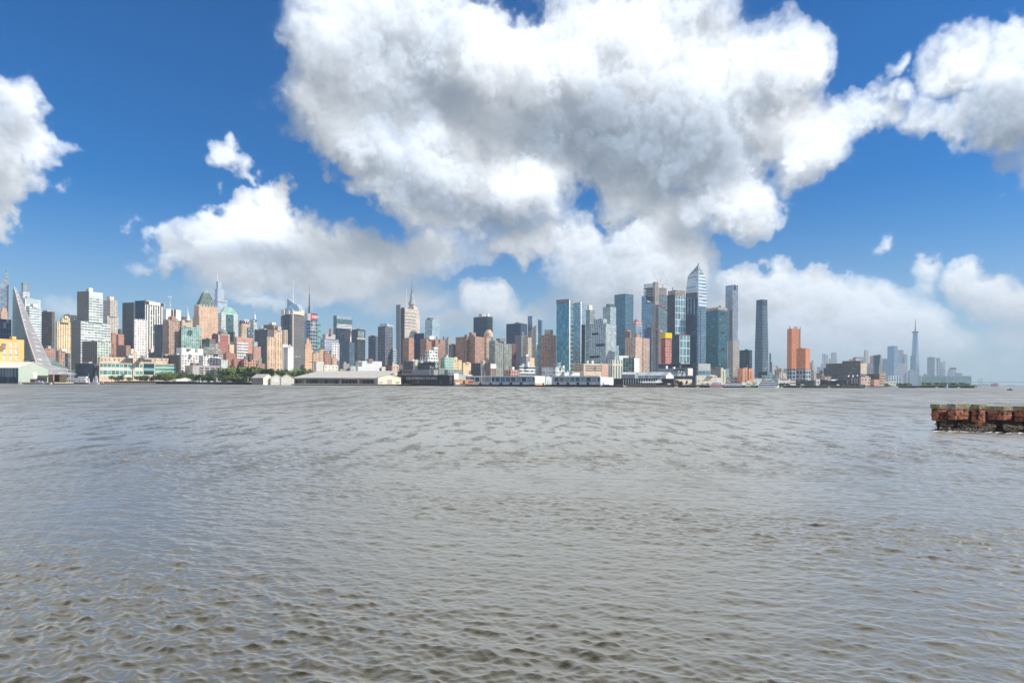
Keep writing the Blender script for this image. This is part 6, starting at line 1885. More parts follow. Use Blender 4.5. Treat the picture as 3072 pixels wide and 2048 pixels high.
_b.panel('R', 345, 1442, 388, 1434, mat('dark_vent', c(110, 100, 90), .7), 'vent', .3)
_b.panel('R', 540, 1444, 582, 1434, mat('dark_vent', c(110, 100, 90), .7), 'vent', .3)
deck('pier_platform', 'D', -690, 655, 1456, 1474, 1010, 60, mat('tan_deck', c(206, 176, 130), .8), 'long low tan platform under the long pier shed')
# sightseeing pier
_sp = Bld('D', (560, 1172, 1232, 1352), 1035, fac((70, 66, 68), (52, 52, 60), 11, 5, .6, .5, 0, .02, name='dark_pier_wall'), 'dark brown pier shed with a line of white letters along its side', 'dark_pier_shed', 'building', phi=60, plant=[])
_sp.panel('L', 562, 1362, 1170, 1350, mat('dark_eaves', c(96, 98, 98), .7), 'eaves', 2.0)
_sp.panel('L', 610, 1410, 1036, 1366, mat('dark_sign_board', c(76, 70, 70), .7), 'sign_board', .5)
_to = lettering('sign_letters', 'SIGHTSEEING CRUISES', 4.4, _sp.root)
_p0, _p1 = _sp.b.on('L', *Z('D', 665, 1402), .9), _sp.b.on('L', *Z('D', 1030, 1402), .9)
_to.location = _p0 - _sp.root.location
_wd = (_p1 - _p0).to_2d().length
_to.rotation_euler = (math.pi / 2, 0, math.atan2(_p1.y - _p0.y, _p1.x - _p0.x))
_to.scale = (_wd / max(v_.co.x for v_ in _to.data.vertices), 1.15, 1)
deck('pier_platform', 'D', 540, 1225, 1462, 1476, 1000, 90, DARKTIM, 'black timber platform under the dark brown pier shed')
_b = Bld('D', (560, 985, 1036, 1286), 1130, fac((150, 152, 160), (140, 142, 152), 20, 20), 'long grey hall with a faded red mural behind the dark brown pier shed', 'grey_hall', 'building', phi=62, plant=[])
_b.panel('L', 625, 1330, 730, 1297, mat('faded_red_mural', c(150, 84, 84), .8, vary=.3, scale=.3), 'mural', .4)
_b.panel('L', 560, 1335, 612, 1290, mat('dark_opening', c(60, 66, 74), .8), 'opening', .4)
_b = Bld('D', (446, 452, 494, 1312), 1112, mat('violet_sign', c(70, 66, 140), .5), 'violet billboard box behind the cream pier end', 'billboard', 'billboard', plant=[], deep=3)
_b = Bld('D', (496, 500, 520, 1312), 1108, WHITE, 'white billboard beside the violet one', 'billboard', 'billboard', plant=[], deep=3)
_b = Bld('D', (1222, 1229, 1452, 1402), 1015, fac((226, 156, 92), (200, 130, 90), 30, 26, .3, .3), 'orange ticket house with a white box on its roof', 'ticket_house', 'building', plant=[], phi=10)
_b.panel('R', 1240, 1462, 1290, 1436, WHITE, 'white_sign', .3)
_b.panel('R', 1330, 1450, 1352, 1420, mat('dark_doorway', c(80, 56, 48), .8), 'doorway', .3)
_b.panel('R', 1396, 1440, 1448, 1422, mat('dark_red_sign', c(150, 56, 44), .6), 'red_sign', .3)
Bld('D', (1218, 1224, 1279, 1330), 1040, WHITE, 'white box house standing behind the orange ticket house', 'white_box', 'building', plant=[])
Bld('D', (1275, 1282, 1440, 1346), 1060, fac((206, 204, 202), (226, 228, 230), 12, 14, .5, .5), 'low grey store with white panels right of the white box house', 'grey_store', 'building', plant=[])
deck('pier_platform', 'D', 1222, 1496, 1466, 1478, 990, 60, mat('tan_deck', c(206, 176, 130), .8), 'short tan platform under the orange ticket house')
# glassy passenger pier halls
_gw = fac((176, 190, 200), (84, 110, 128), 30, 9.2, .76, .86, .3, .15, .06, 'glazed_pier_band', .1, .04)


def passenger_pier(t, xl, xc, xr, yt, d, label, end_m, name='passenger_pier', xend=None):
    bd = Bld(t, (xl, xc, xr, yt), d, mat('pale_blue_grey_panel', c(196, 204, 208), .6, vary=.05), label, name, 'pier hall', phi=60, plant=[])
    bd.panel('L', xl + 4, 1424, xc - 6, 1378, _gw, 'window_band', .4)
    bd.panel('L', xl + 2, 1374, xc, 1362, mat('white_eaves', c(224, 228, 228), .6), 'eaves', 1.5)
    w = xc - xl
    for k in range(int(w / 118)):
        x = xl + 50 + k * 118
        bd.panel('L', x, 1466, x + 22, 1436, mat('dark_doorway', c(60, 62, 72), .8), 'doorway', .5)
        bd.panel('L', x + 34, 1462, x + 104, 1440, mat('white_panel', c(228, 232, 232), .6), 'white_panel', .3)
    bd.panel('R', xc + 2, 1468, xr, yt + 2, end_m, 'end_wall', .4)
    return bd


_b = passenger_pier('E', -12, 800, 922, 1360, 985, 'long glazed passenger pier hall ending in a cream wall with an orange foot', mat('cream_end_wall', c(246, 232, 206), .7, vary=.05))
_b.panel('R', 806, 1470, 880, 1446, mat('orange_patch', c(236, 168, 100), .7), 'orange_patch', .8)
_b.panel('R', 888, 1466, 908, 1444, mat('dark_doorway', c(100, 70, 60), .8), 'doorway', .8)
_b = passenger_pier('E', 1012, 1570, 1722, 1374, 975, 'second long glazed passenger pier hall ending in a white rounded end', mat('white_end', c(240, 236, 222), .7, vary=.05))
_b.panel('R', 1600, 1462, 1680, 1432, mat('cream_end_wall', c(250, 246, 226), .7, vary=.05), 'low_annexe', 2.0)
deck('pier_platform', 'E', -20, 1030, 1470, 1482, 955, 60, DARKTIM, 'black timber platform under the first glazed pier hall')
deck('pier_platform', 'E', 1000, 1840, 1472, 1484, 948, 60, DARKTIM, 'black timber platform under the second glazed pier hall')
_b = Bld('E', (922, 930, 998, 1372), 975, mat('bright_white_sheet', c(244, 244, 236), .6), 'white boxy gangway house between the two glazed pier halls', 'gangway_house', 'building', plant=[(932, 975, 1364, WHITE)])
_b.panel('R', 950, 1450, 985, 1410, mat('pale_teal_mark', c(190, 226, 226), .6), 'teal_mark', .3)
# cream public building with bands and white tanks
_b = Bld('F', (-132, 6, 292, 1216), 1120, fac((240, 206, 172), (240, 206, 172)), 'cream and peach waterfront building with dark bands and two white roof tanks', 'banded_building', 'building', phi=38, plant=[(35, 62, 1180, WHITE), (88, 120, 1180, WHITE), (200, 220, 1200)])
for _y in (1236, 1262, 1288):
    _b.panel('R', 26, _y + 12, 215, _y, mat('dark_band_window', c(110, 96, 92), .5), 'window_band', .4)
    _b.panel('L', -128, _y + 10, -8, _y - 2, mat('dark_band_window', c(110, 96, 92), .5), 'window_band', .4)
_b.panel('R', 215, 1368, 290, 1218, mat('peach_panel', c(224, 166, 138), .8), 'peach_wing', .3)
_b.panel('R', 52, 1364, 78, 1345, mat('orange_patch', c(236, 168, 100), .7), 'orange_sign', .5)
Bld('F', (290, 342, 466, 1172), 1262, fac((224, 220, 200), (110, 130, 124), 40, 7, .45, .92, .1, 0), 'pale stone building with tall green window slots right of the peach wing', 'slotted_building', 'building', phi=42, plant=[(350, 380, 1164)])
_b = Bld('F', (464, 596, 657, 1146), 1225, fac((120, 160, 148), (66, 110, 108), 5, 5.5, .7, .85, .25), 'green glass fronted hall with a blank cream end wall', 'green_hall', 'building', phi=56, plant=[])
_b.panel('R', 598, 1322, 656, 1150, mat('cream_end_wall', c(246, 232, 206), .7, vary=.05), 'end_wall', .4)
Bld('F', (410, 420, 530, 1122), 1290, mat('cream_white_render', c(244, 236, 220), .8, vary=.05), 'cream white block peeping over the green glass fronted hall', 'cream_block', 'building', plant=[])
# big grey gabled shed and its low neighbour
_sheet = fac((170, 180, 190), (186, 196, 204), 60, 5, .5, 1.0, 0, 0, .05, 'ribbed_sheet', .7)
_b = gable('F', (610, 972, 1062, 1356), 1316, 1105, mat('sunlit_sheet', c(244, 234, 222), .6, vary=.04), _sheet, 'big grey ribbed gabled shed with a sunlit pale end', phi=58, name='gabled_shed', wall_l=_sheet)
_b = gable('F', (452, 606, 640, 1342), 1318, 1118, mat('grey_sheet', c(150, 158, 168), .6), mat('pale_sheet_roof', c(214, 216, 214), .6), 'small low grey shed left of the big ribbed shed', phi=62, name='low_shed')
_b = Bld('F', (1050, 1108, 1200, 1330), 1228, fac((190, 204, 200), (150, 176, 172), 5, 5, .7, .7, .2), 'grey hall with a saw tooth glass end right of the big ribbed shed', 'sawtooth_hall', 'building', phi=45, plant=[(1108 + 30 * k, 1132 + 30 * k, 1300 + 6 * k, fac((190, 204, 200), (150, 176, 172), 3, 3, .7, .7, .2)) for k in range(3)])
# museum pier: dark hangar on white posts
_mp = Bld('F', (360, 1060, 1090, 1392), 1062, mat('dark_navy_hangar', c(52, 60, 74), .7), 'dark low museum pier roof carried on a row of white posts', 'pier_canopy', 'building', phi=70, plant=[])
for _k in range(14):
    _x = 472 + _k * 29
    _mp.panel('L', _x, 1470, _x + 5, 1402, WHITE, 'post', 1.5)
deck('museum_pier', 'F', 440, 1062, 1472, 1488, 1020, 50, mat('tan_deck', c(150, 134, 110), .8), 'long dark museum pier platform behind the white jet')
deck('quay_pier', 'F', 1050, 1570, 1476, 1494, 1012, 40, DARKTIM, 'black quay edge with moored boats below the conifers')
deck('quay_pier', 'G', 345, 900, 1484, 1500, 1025, 30, DARKTIM, 'black quay edge behind the long ferry')
deck('quay_pier', 'G', 1120, 1700, 1488, 1502, 1035, 40, DARKTIM, 'black quay edge below the orange netted towers')
deck('quay_pier', 'H', 300, 960, 1490, 1504, 1060, 60, DARKTIM, 'black quay edge in front of the park trees by the dark factory')
deck('long_barge_dock', 'H', 945, 1182, 1492, 1506, 1110, 20, mat('pale_deck', c(206, 204, 198), .8), 'pale floating dock right of the black quay edges')
deck('beach_ledge', 'H', 1200, 1440, 1496, 1506, 1330, 200, mat('sand', c(216, 196, 160), .9), 'narrow sandy ledge below the right hand trees', 'ledge')
deck('low_pier', 'I', 195, 335, 1480, 1506, 1250, 30, mat('green_deck', c(110, 128, 124), .8), 'flat roofed green grey pier left of the dark wooded pier')
deck('wooded_pier', 'I', 358, 1010, 1480, 1508, 1395, 60, mat('dark_green_deck', c(70, 80, 72), .8), 'dark wooded pier under the far towers, last land at the right')
Bld('I', (362, 370, 880, 1440), 1420, fac((52, 74, 72), (44, 64, 66), 5, 6, .5, .4), 'long dark green pier building under the far towers', 'pier_building', 'building', plant=[(364, 400, 1426, mat('green_sign', c(80, 190, 120), .5))], deep=20)
Bld('I', (930, 936, 985, 1478), 1440, fac((230, 220, 206), (170, 160, 150)), 'tiny cream houses at the tip of the dark wooded pier', 'cream_houses', 'building', plant=[(970, 1000, 1486)], deep=10)
# far bridge
_d = 7900
_rt = empty('suspension_bridge', Vector((P(*Z('I', 1060, 1480), _d).x, _d, 0)))
tag(_rt, 'faint suspension bridge tower and deck far out on the horizon', 'bridge')
_mb = MB()
_a = P(*Z('I', 1060, 1390), _d)
for _s in (-1, 1):
    _mb.box((_a.x + _s * 14 - 3, _d), (6, 0), (0, 8), -.5, _a.z)
for _z in (_a.z - 6, _a.z * .55):
    _mb.box((_a.x - 11, _d + 1), (22, 0), (0, 6), _z, _z + 6)
_mb.make('tower', mat('pale_steel', c(190, 202, 214), .35, .3), _rt)
_mb = MB()
_mb.box((_a.x - 700, _d + 8.5), (3300, 0), (0, 6), 44, 50)
_mb.make('deck', mat('bridge_grey', c(150, 166, 176), .6), _rt)
_mb = MB()
for _k in range(24):
    _t0, _t1 = _k / 24, (_k + 1) / 24
    _f = lambda t: (_a.x + t * 1300, _d + 4, 52 + (_a.z - 52) * (2 * t - 1) ** 2)
    _mb.tube(_f(_t0), _f(_t1), 1.0, 1.0, 4)
_mb.make('cable', mat('bridge_grey', c(150, 166, 176), .6), _rt)
# ------------------------------------------------------------------ trees
_leaf = {}


def leafmat(nm, col):
    m_ = bpy.data.materials.new(nm)
    m_.use_nodes = True
    b_ = NB(m_.node_tree)
    pr = m_.node_tree.nodes['Principled BSDF']
    pr.inputs['Roughness'].default_value = .6
    g_ = b_.n('ShaderNodeNewGeometry')
    nz = b_.noise(g_.outputs['Position'], .25, 3, .6)
    oi = b_.n('ShaderNodeObjectInfo').outputs['Random']
    f_ = b_.m('MULTIPLY', b_.mr(nz, .3, .7, .55, 1.5, 'LINEAR'), b_.mr(oi, 0, 1, .75, 1.3, 'LINEAR'))
    hue = b_.mix(oi, col, (col[0] * 1.35, col[1] * 1.1, col[2] * .8))
    b_.link(b_.vm('SCALE', hue, scale=f_), pr.inputs['Base Color'])
    return m_


LEAF = leafmat('leaves', (.105, .175, .046))
LEAF2 = leafmat('dark_leaves', (.062, .112, .038))
BARK = mat('bark', c(90, 74, 60), .9)


def crown_mesh(seed, shape, m_):
    """leaf clumps spread through an uneven crown about one unit tall"""
    rg = random.Random(seed)
    vs, fs = [], []
    lumps = []
    for _ in range(11 if shape == 'round' else 9):
        if shape == 'round':
            lumps.append((rg.uniform(-.30, .30), rg.uniform(-.30, .30), rg.uniform(.22, .82), rg.uniform(.14, .25)))
        elif shape == 'cone':
            z = rg.uniform(.08, .9)
            r = .30 * (1 - z)
            lumps.append((rg.uniform(-r, r), rg.uniform(-r, r), z, .10 + .13 * (1 - z)))
        else:
            lumps.append((rg.uniform(-.5, .5), rg.uniform(-.3, .3), rg.uniform(.3, .65), rg.uniform(.16, .26)))
    for (lx, ly, lz, r) in lumps:
        for _ in range(46):
            d = Vector((rg.gauss(0, 1), rg.gauss(0, 1), rg.gauss(0, .8))).normalized() * r * rg.uniform(.55, 1.08)
            p_ = Vector((lx, ly, lz)) + d
            s = rg.uniform(.030, .062)
            a = Vector((rg.gauss(0, 1), rg.gauss(0, 1), rg.gauss(0, .6))).normalized()
            b_ = a.orthogonal().normalized() * s
            a = a * s
            k = len(vs)
            vs += [p_ - a - b_ * .6, p_ + a - b_ * .5, p_ + a * 1.1 + b_ * .6, p_ - a * .8 + b_]
            fs.append((k, k + 1, k + 2, k + 3))
    return new_mesh('crown', vs, fs, [m_])


def trunk_mesh(seed):
    rg = random.Random(seed)
    mb = MB()
    mb.tube((0, 0, -.02), (0, 0, .38), .028, .018, 7)
    for k in range(5):
        a = k * 1.3 + rg.uniform(0, .5)
        mb.tube((0, 0, .26 + .03 * k), (.22 * math.cos(a), .22 * math.sin(a), .52 + .05 * k), .012, .004, 5)
    return new_mesh('trunk', mb.v, mb.f, [BARK])


CROWNS = {(s, k): crown_mesh(31 * k + i * 7, s, m_) for i, (s, m_) in enumerate((('round', LEAF), ('cone', LEAF2), ('wide', LEAF))) for k in range(3)}
CROWND = [crown_mesh(200 + k, 'round', LEAF2) for k in range(3)]
TRUNKS = [trunk_mesh(k) for k in range(3)]
NT = [0]


def tree(px, ytop, ybase, d, label, shape='round', wid=1.0, dark=False, group=None):
    """ytop, ybase in photo rows"""
    i = NT[0]
    NT[0] += 1
    p_ = P(px, ytop, d)
    gz = GROUND_Z if ybase is None else min(GROUND_Z, P(px, ybase, d).z)
    h = p_.z - gz
    rt = empty('tree', (GX(px, d), d, gz))
    rt.rotation_euler = (0, 0, i * 2.4)
    tag(rt, label, 'tree', group)
    cr = CROWND[i % 3] if dark else CROWNS[(shape, i % 3)]
    for nm, me, sc in (('crown', cr, (h * wid, h * wid, h)), ('trunk', TRUNKS[i % 3], (h, h, h))):
        o = bpy.data.objects.new(nm, me)
        COL.objects.link(o)
        o.parent = rt
        o.scale = sc
    return rt


ORD = ['first', 'second', 'third', 'fourth', 'fifth', 'sixth', 'seventh', 'eighth', 'ninth', 'tenth', 'eleventh', 'twelfth', 'thirteenth', 'fourteenth', 'fifteenth', 'sixteenth', 'seventeenth', 'eighteenth', 'nineteenth', 'twentieth', 'twenty first', 'twenty second', 'twenty third', 'twenty fourth']
# three freestanding ones by the terminal
for (_x, _y, _l, _s, _w) in ((110, 330, 'dark bushy tree, leftmost before the beige terminal', 'round', 1.1), (285, 290, 'tall spreading tree before the beige terminal windows', 'round', 1.0), (490, 345, 'palm like low tree right of the tall spreading one', 'wide', .9)):
    tree(320 + _x / 7.35, 1080 + _y / 7.35, 1142, 1172, _l, _s, _w)
_row = [(665, 335), (760, 320), (850, 335), (905, 325), (1000, 340), (1090, 320), (1150, 290), (1240, 300), (1320, 242), (1390, 262), (1455, 250), (1530, 295), (1620, 300), (1700, 290), (1790, 278), (1870, 290), (1950, 310), (2030, 298), (2110, 300), (2180, 285), (2260, 300), (2330, 310)]
for _i, (_x, _y) in enumerate(_row):
    tree(320 + _x / 7.35, 1080 + _y / 7.35, 1142, 1175 + (_i * 37) % 26, ORD[_i] + ' from the left of the park trees below the loft buildings', 'round', 1.0 + .15 * ((_i * 5) % 3), dark=_i % 4 == 1, group='park trees below the loft buildings')
_row = [(-150, 1285), (-110, 1268), (-70, 1262), (-20, 1246), (30, 1252), (80, 1240), (130, 1244), (180, 1240), (230, 1246), (280, 1258), (330, 1268), (385, 1264), (440, 1276), (500, 1280), (560, 1284), (620, 1280), (680, 1282), (740, 1278), (800, 1274), (850, 1276), (900, 1284), (945, 1296)]
for _i, (_x, _y) in enumerate(_row):
    tree(700 + _x / 3.92, 780 + _y / 3.92, 1142, 1165 + (_i * 53) % 34, ORD[_i] + ' from the left of the tall trees behind the cream sheds', 'round', .95 + .15 * ((_i * 7) % 3), dark=_i % 3 == 0, group='tall trees behind the cream sheds')
for _i, (_x, _y) in enumerate(((-130, 1330), (-60, 1335), (0, 1345), (60, 1340), (120, 1352), (175, 1360))):
    tree(700 + _x / 3.92, 780 + _y / 3.92, 1142, 1128 + (_i * 9) % 12, ORD[_i] + ' from the left of the low shrubs before the cream sheds', 'wide', 1.2, dark=_i % 2 == 0, group='low shrub trees left of the cream sheds')
for (_x, _y, _l, _s, _w) in ((945, 492, 'small dark conifer at the tail of the white jet', 'cone', .9), (1120, 478, 'light green bushy tree right of the white jet', 'wide', 1.1), (1185, 485, 'low bush beside the light green bushy tree', 'wide', 1.0), (1415, 425, 'broad dark conifer left of the tallest conifer', 'cone', 1.2),
                           (1490, 420, 'tallest dark conifer before the peach shed', 'cone', 1.1), (1620, 435, 'dark conifer right of the tallest one, before the peach shed', 'cone', 1.1), (1740, 480, 'round tree at the right end of the conifers', 'round', 1.0), (1700, 500, 'low round bush under the right hand conifer', 'wide', 1.0),
                           (1970, 492, 'clipped hedge tree before the long cream warehouse, left one', 'wide', 1.3), (2085, 492, 'clipped hedge tree before the long cream warehouse, right one', 'wide', 1.3), (1325, 530, 'smallest bush by the moored white speedboat', 'wide', 1.0)):
    tree(1840 + _x / 7.35, 1080 + _y / 7.35, 1155, 1052, _l, _s, _w, group='waterfront trees by the museum pier')
for _i, _x in enumerate((1135, 1165, 1190, 1215, 1240)):
    tree(2050 + _x / 3.92, 780 + (1440 + 4 * (_i % 2)) / 3.92, 1158, 1058, ORD[_i] + ' from the left of the small trees under the white vent block', 'round', 1.0, group='small trees under the white vent block')
for _i in range(24):
    _x = 235 + _i * 42
    tree(2430 + _x / 7.35, 1080 + (520 + (_i * 31) % 28) / 7.35, 1158, 1135 + (_i * 13) % 20, ORD[_i] + ' from the left of the quay trees below the dark factory', 'round', 1.15, dark=_i % 3 == 1, group='quay trees below the dark factory')
for _i, (_x, _y) in enumerate(((1680, 505), (1745, 530), (1800, 520), (1860, 500), (1910, 495), (1960, 505), (2010, 490), (2060, 515), (2110, 500), (2165, 495), (2220, 510))):
    tree(2430 + _x / 7.35, 1080 + _y / 7.35, 1158, 1345 + (_i * 17) % 30 if _i > 1 else 1215, ORD[_i] + ' from the left of the trees below the hazy far towers', 'round', 1.3, dark=_i % 2 == 0, group='trees below the hazy far towers')
# distant wood on the dark pier: one leafy mass
_rg = random.Random(9)
_vs, _fs = [], []
for _k in range(2600):
    _t = _rg.random()
    _p = P(2672 + (365 + _t * 640) / 3.92, 1160, 1412 + _rg.uniform(-10, 22))
    _hh = (6.5 if _t < .82 else 6.5 * (1 - (_t - .82) / .18) + 1.5) * (.7 + .3 * math.sin(_t * 40))
    _p.z = 3 + _hh * _rg.random() ** .6
    _a = Vector((_rg.gauss(0, 1), _rg.gauss(0, 1), _rg.gauss(0, .7))).normalized()
    _e = _a.orthogonal().normalized() * .9
    _n = len(_vs)
    _vs += [_p - _a - _e, _p + _a - _e, _p + _a + _e, _p - _a + _e]
    _fs.append((_n, _n + 1, _n + 2, _n + 3))
_o = link('woodland', new_mesh('woodland', _vs, _fs, [LEAF2]))
tag(_o, 'dark leafy mass of shrubs along the last pier at the right', 'shrubs', kind='stuff')
# ------------------------------------------------------------------ boats and small things
def hull_mesh(L, Bm, H, bow=.25, sheer=.25, stern=.9):
    """hull along +x, bow at +x, keel line at z=-.3"""
    n_ = 12
    vs, fs = [], []
    for i in range(n_ + 1):
        t = i / n_
        w = Bm / 2 * (stern + (1 - stern) * min(1, t * 3)) if t < 1 - bow else Bm / 2 * max(.02, 1 - ((t - (1 - bow)) / bow) ** 1.8)
        z = H * (1 + sheer * max(0, t - .5) * 2 * max(0, t - .5) * 2)
        x = (t - .5) * L
        vs += [(x, -w, z), (x, -w * .8, -.4), (x, w * .8, -.4), (x, w, z)]
    for i in range(n_):
        a = i * 4
        for k in range(3):
            fs.append((a + k, a + k + 1, a + k + 5, a + k + 4))
        fs.append((a + 3, a, a + 4, a + 7))
    fs += [(3, 2, 1, 0), (n_ * 4, n_ * 4 + 1, n_ * 4 + 2, n_ * 4 + 3)]
    return vs, fs


def boat(px0, px1, d, label, hullm, H, decks, bow_right=True, name='boat', cat='boat', beam=None, extras=(), turn=0.0):
    x0, x1 = GX(px0, d), GX(px1, d)
    L = x1 - x0
    Bm = beam or max(1.8, L * .2)
    rt = empty(name, ((x0 + x1) / 2, d, 0))
    rt.rotation_euler = (0, 0, (0 if bow_right else math.pi) + turn)
    tag(rt, label, cat)
    vs, fs = hull_mesh(L, Bm, H)
    link('hull', new_mesh('hull', vs, fs, [hullm], uvproj(vs, fs)), rt)
    for nm, t0, t1, z0, z1, w, m_ in decks:
        mb = MB()
        xa, xb = (t0 - .5) * L, (t1 - .5) * L
        rake = min(.25 * (z1 - z0), (xb - xa) * .2)
        hw = Bm * w / 2
        mb.prism([(xa, -hw, z0), (xb, -hw, z0), (xb, hw, z0), (xa, hw, z0)], [(xa + rake * .3, -hw, z1), (xb - rake, -hw, z1), (xb - rake, hw, z1), (xa + rake * .3, hw, z1)])
        link(nm, new_mesh(nm, mb.v, mb.f, [m_], uvproj(mb.v, mb.f)), rt)
    for nm, kind, t, z0, z1, r, m_ in extras:
        mb = MB()
        mb.tube(((t - .5) * L, 0, z0), ((t - .5) * L, 0, z1), r, r * .6, 8)
        link(nm, new_mesh(nm, mb.v, mb.f, [m_]), rt)
    return rt


WIN = fac((236, 238, 236), (60, 74, 88), 2.6, 2.4, .62, .42, .1, .05, .03, 'boat_windows')
WINB = fac((230, 234, 236), (70, 96, 116), 2.8, 30, 1.0, .45, .1, .0, .03, 'boat_window_band')
NAVYH = mat('navy_hull', c(44, 52, 66), .5)
WHITEH = mat('white_hull', c(238, 240, 238), .4, vary=.04)
Z7 = lambda x: 2140 + x / 7.35
boat(Z7(180), Z7(662), 1008, 'long white ferry with a dark hull moored at the black quay edge', NAVYH, 2.2, [('lower_deck', .06, .93, 2.2, 5.0, .92, WIN), ('upper_deck', .10, .82, 5.0, 7.4, .86, WINB), ('wheelhouse', .62, .74, 7.4, 9.4, .5, WIN)], False, 'ferry', 'ferry', extras=[('mast', 0, .6, 9, 13, .15, STEEL)])
boat(Z7(690), Z7(838), 1012, 'cream excursion boat with two decks beside the long ferry', mat('brown_hull', c(120, 96, 78), .6), 1.6, [('lower_deck', .05, .9, 1.6, 4.4, .9, fac((240, 224, 190), (120, 104, 88), 2.8, 2.6, .5, .5)), ('upper_deck', .12, .8, 4.4, 6.8, .8, fac((240, 224, 190), (120, 104, 88), 2.4, 2.6, .5, .5)), ('wheelhouse', .66, .8, 6.8, 8.4, .5, WHITEH)], False, 'excursion_boat', 'boat')
boat(Z7(838), Z7(1010), 1018, 'low dark work barge with arches between the cream boat and the white yacht', NAVYH, 1.8, [('cabin', .1, .5, 1.8, 4.8, .8, mat('grey_plaster', c(190, 182, 178), .8)), ('crates', .58, .8, 1.8, 3.6, .7, mat('brown_deck', c(120, 100, 84), .8))], True, 'work_barge', 'barge')
boat(Z7(1000), Z7(1452), 1000, 'large sleek white cruise yacht with stepped decks, bow to the right', WHITEH, 3.0, [('lower_deck', .04, .90, 3.0, 6.0, .92, WINB), ('middle_deck', .10, .78, 6.0, 8.8, .86, WINB), ('upper_deck', .2, .64, 8.8, 11.2, .75, WINB), ('bridge', .46, .6, 11.2, 13.0, .5, WHITEH)], True, 'cruise_yacht', 'yacht', extras=[('mast', 0, .5, 13, 18, .18, STEEL)])
Z6 = lambda x: 1840 + x / 7.35
boat(Z6(2125), Z7(200), 1000, 'red and white paddle boat with a pale roof, left of the long ferry', mat('red_white_hull', c(226, 200, 196), .5), 1.6, [('lower_deck', .05, .95, 1.6, 4.2, .9, fac((234, 150, 150), (150, 70, 80), 2.6, 2.4, .5, .5)), ('upper_deck', .1, .86, 4.2, 6.6, .85, fac((240, 226, 222), (190, 90, 100), 2.4, 2.4, .5, .5)), ('canopy', .16, .8, 6.6, 7.0, .9, mat('pink_canopy', c(230, 180, 180), .6))], False, 'paddle_boat', 'boat')
boat(Z6(1335), Z6(1420), 1000, 'small moored white speedboat below the conifers, left one', WHITEH, 1.2, [('cabin', .3, .6, 1.2, 2.3, .6, WINB)], True, 'speedboat', 'boat')
boat(Z6(1822), Z6(1900), 1000, 'small moored white speedboat before the long cream warehouse, right one', WHITEH, 1.2, [('cabin', .3, .6, 1.2, 2.3, .6, WINB)], False, 'speedboat', 'boat')
boat(Z6(168), Z6(280), 965, 'small cream launch at the right end of the glazed pier halls', mat('cream_hull', c(232, 206, 160), .6), 1.4, [('cabin', .25, .7, 1.4, 3.0, .7, mat('cream_wall', c(236, 222, 190), .75, vary=.05))], False, 'launch', 'boat')
Z3 = lambda x: x / 7.35
boat(Z3(748), Z3(985), 905, 'blue work boat with orange gear piled on deck before the pier shed', mat('blue_hull', c(96, 138, 190), .5), 2.0, [('deck_gear', .12, .55, 2.0, 4.6, .7, mat('orange_gear', c(226, 150, 120), .8, vary=.4, scale=.8)), ('cabin', .6, .85, 2.0, 4.0, .7, mat('pale_blue_cabin', c(170, 196, 220), .6))], True, 'work_boat', 'boat')
boat(Z3(1465), Z3(1935), 985, 'white restaurant boat with two open decks on the marina wharf', mat('dark_red_hull', c(110, 70, 64), .6), 2.2, [('lower_deck', .03, .97, 2.2, 5.4, .9, fac((240, 236, 228), (120, 70, 66), 3.2, 3.6, .6, .5)), ('upper_deck', .05, .92, 5.4, 8.8, .85, fac((244, 242, 236), (196, 200, 200), 3.4, 3.0, .5, .6)), ('awning', .58, .97, 8.8, 11.0, .8, mat('white_awning', c(244, 236, 214), .7))], True, 'restaurant_boat', 'boat', extras=[('mast', 0, .3, 8, 14, .15, WHITE)])
for _i, (_a, _e, _l) in enumerate(((1880, 2010, 'small white tugboat with a red stripe, left of the two tugs'), (2010, 2200, 'larger white tugboat with a tall wheelhouse, right of the two tugs'))):
    boat(Z3(_a), Z3(_e), 988, _l, mat('red_white_hull', c(226, 200, 196), .5), 2.4, [('deckhouse', .2, .75, 2.4, 5.2, .8, WIN), ('wheelhouse', .45, .72, 5.2, 8.0 + 4 * _i, .5, WIN)], True, 'tugboat', 'tugboat', extras=[('mast', 0, .55, 8, 15 + 4 * _i, .14, WHITE), ('funnel', 0, .3, 5, 9, .6, WHITE)])
boat(Z3(2195), Z3(2350), 1000, 'low brown pontoon barge left of the beige terminal quay', mat('brown_hull', c(120, 96, 78), .6), 1.6, [('crates', .2, .6, 1.6, 3.2, .8, mat('ochre_render', c(240, 206, 160), .85))], True, 'pontoon_barge', 'barge')
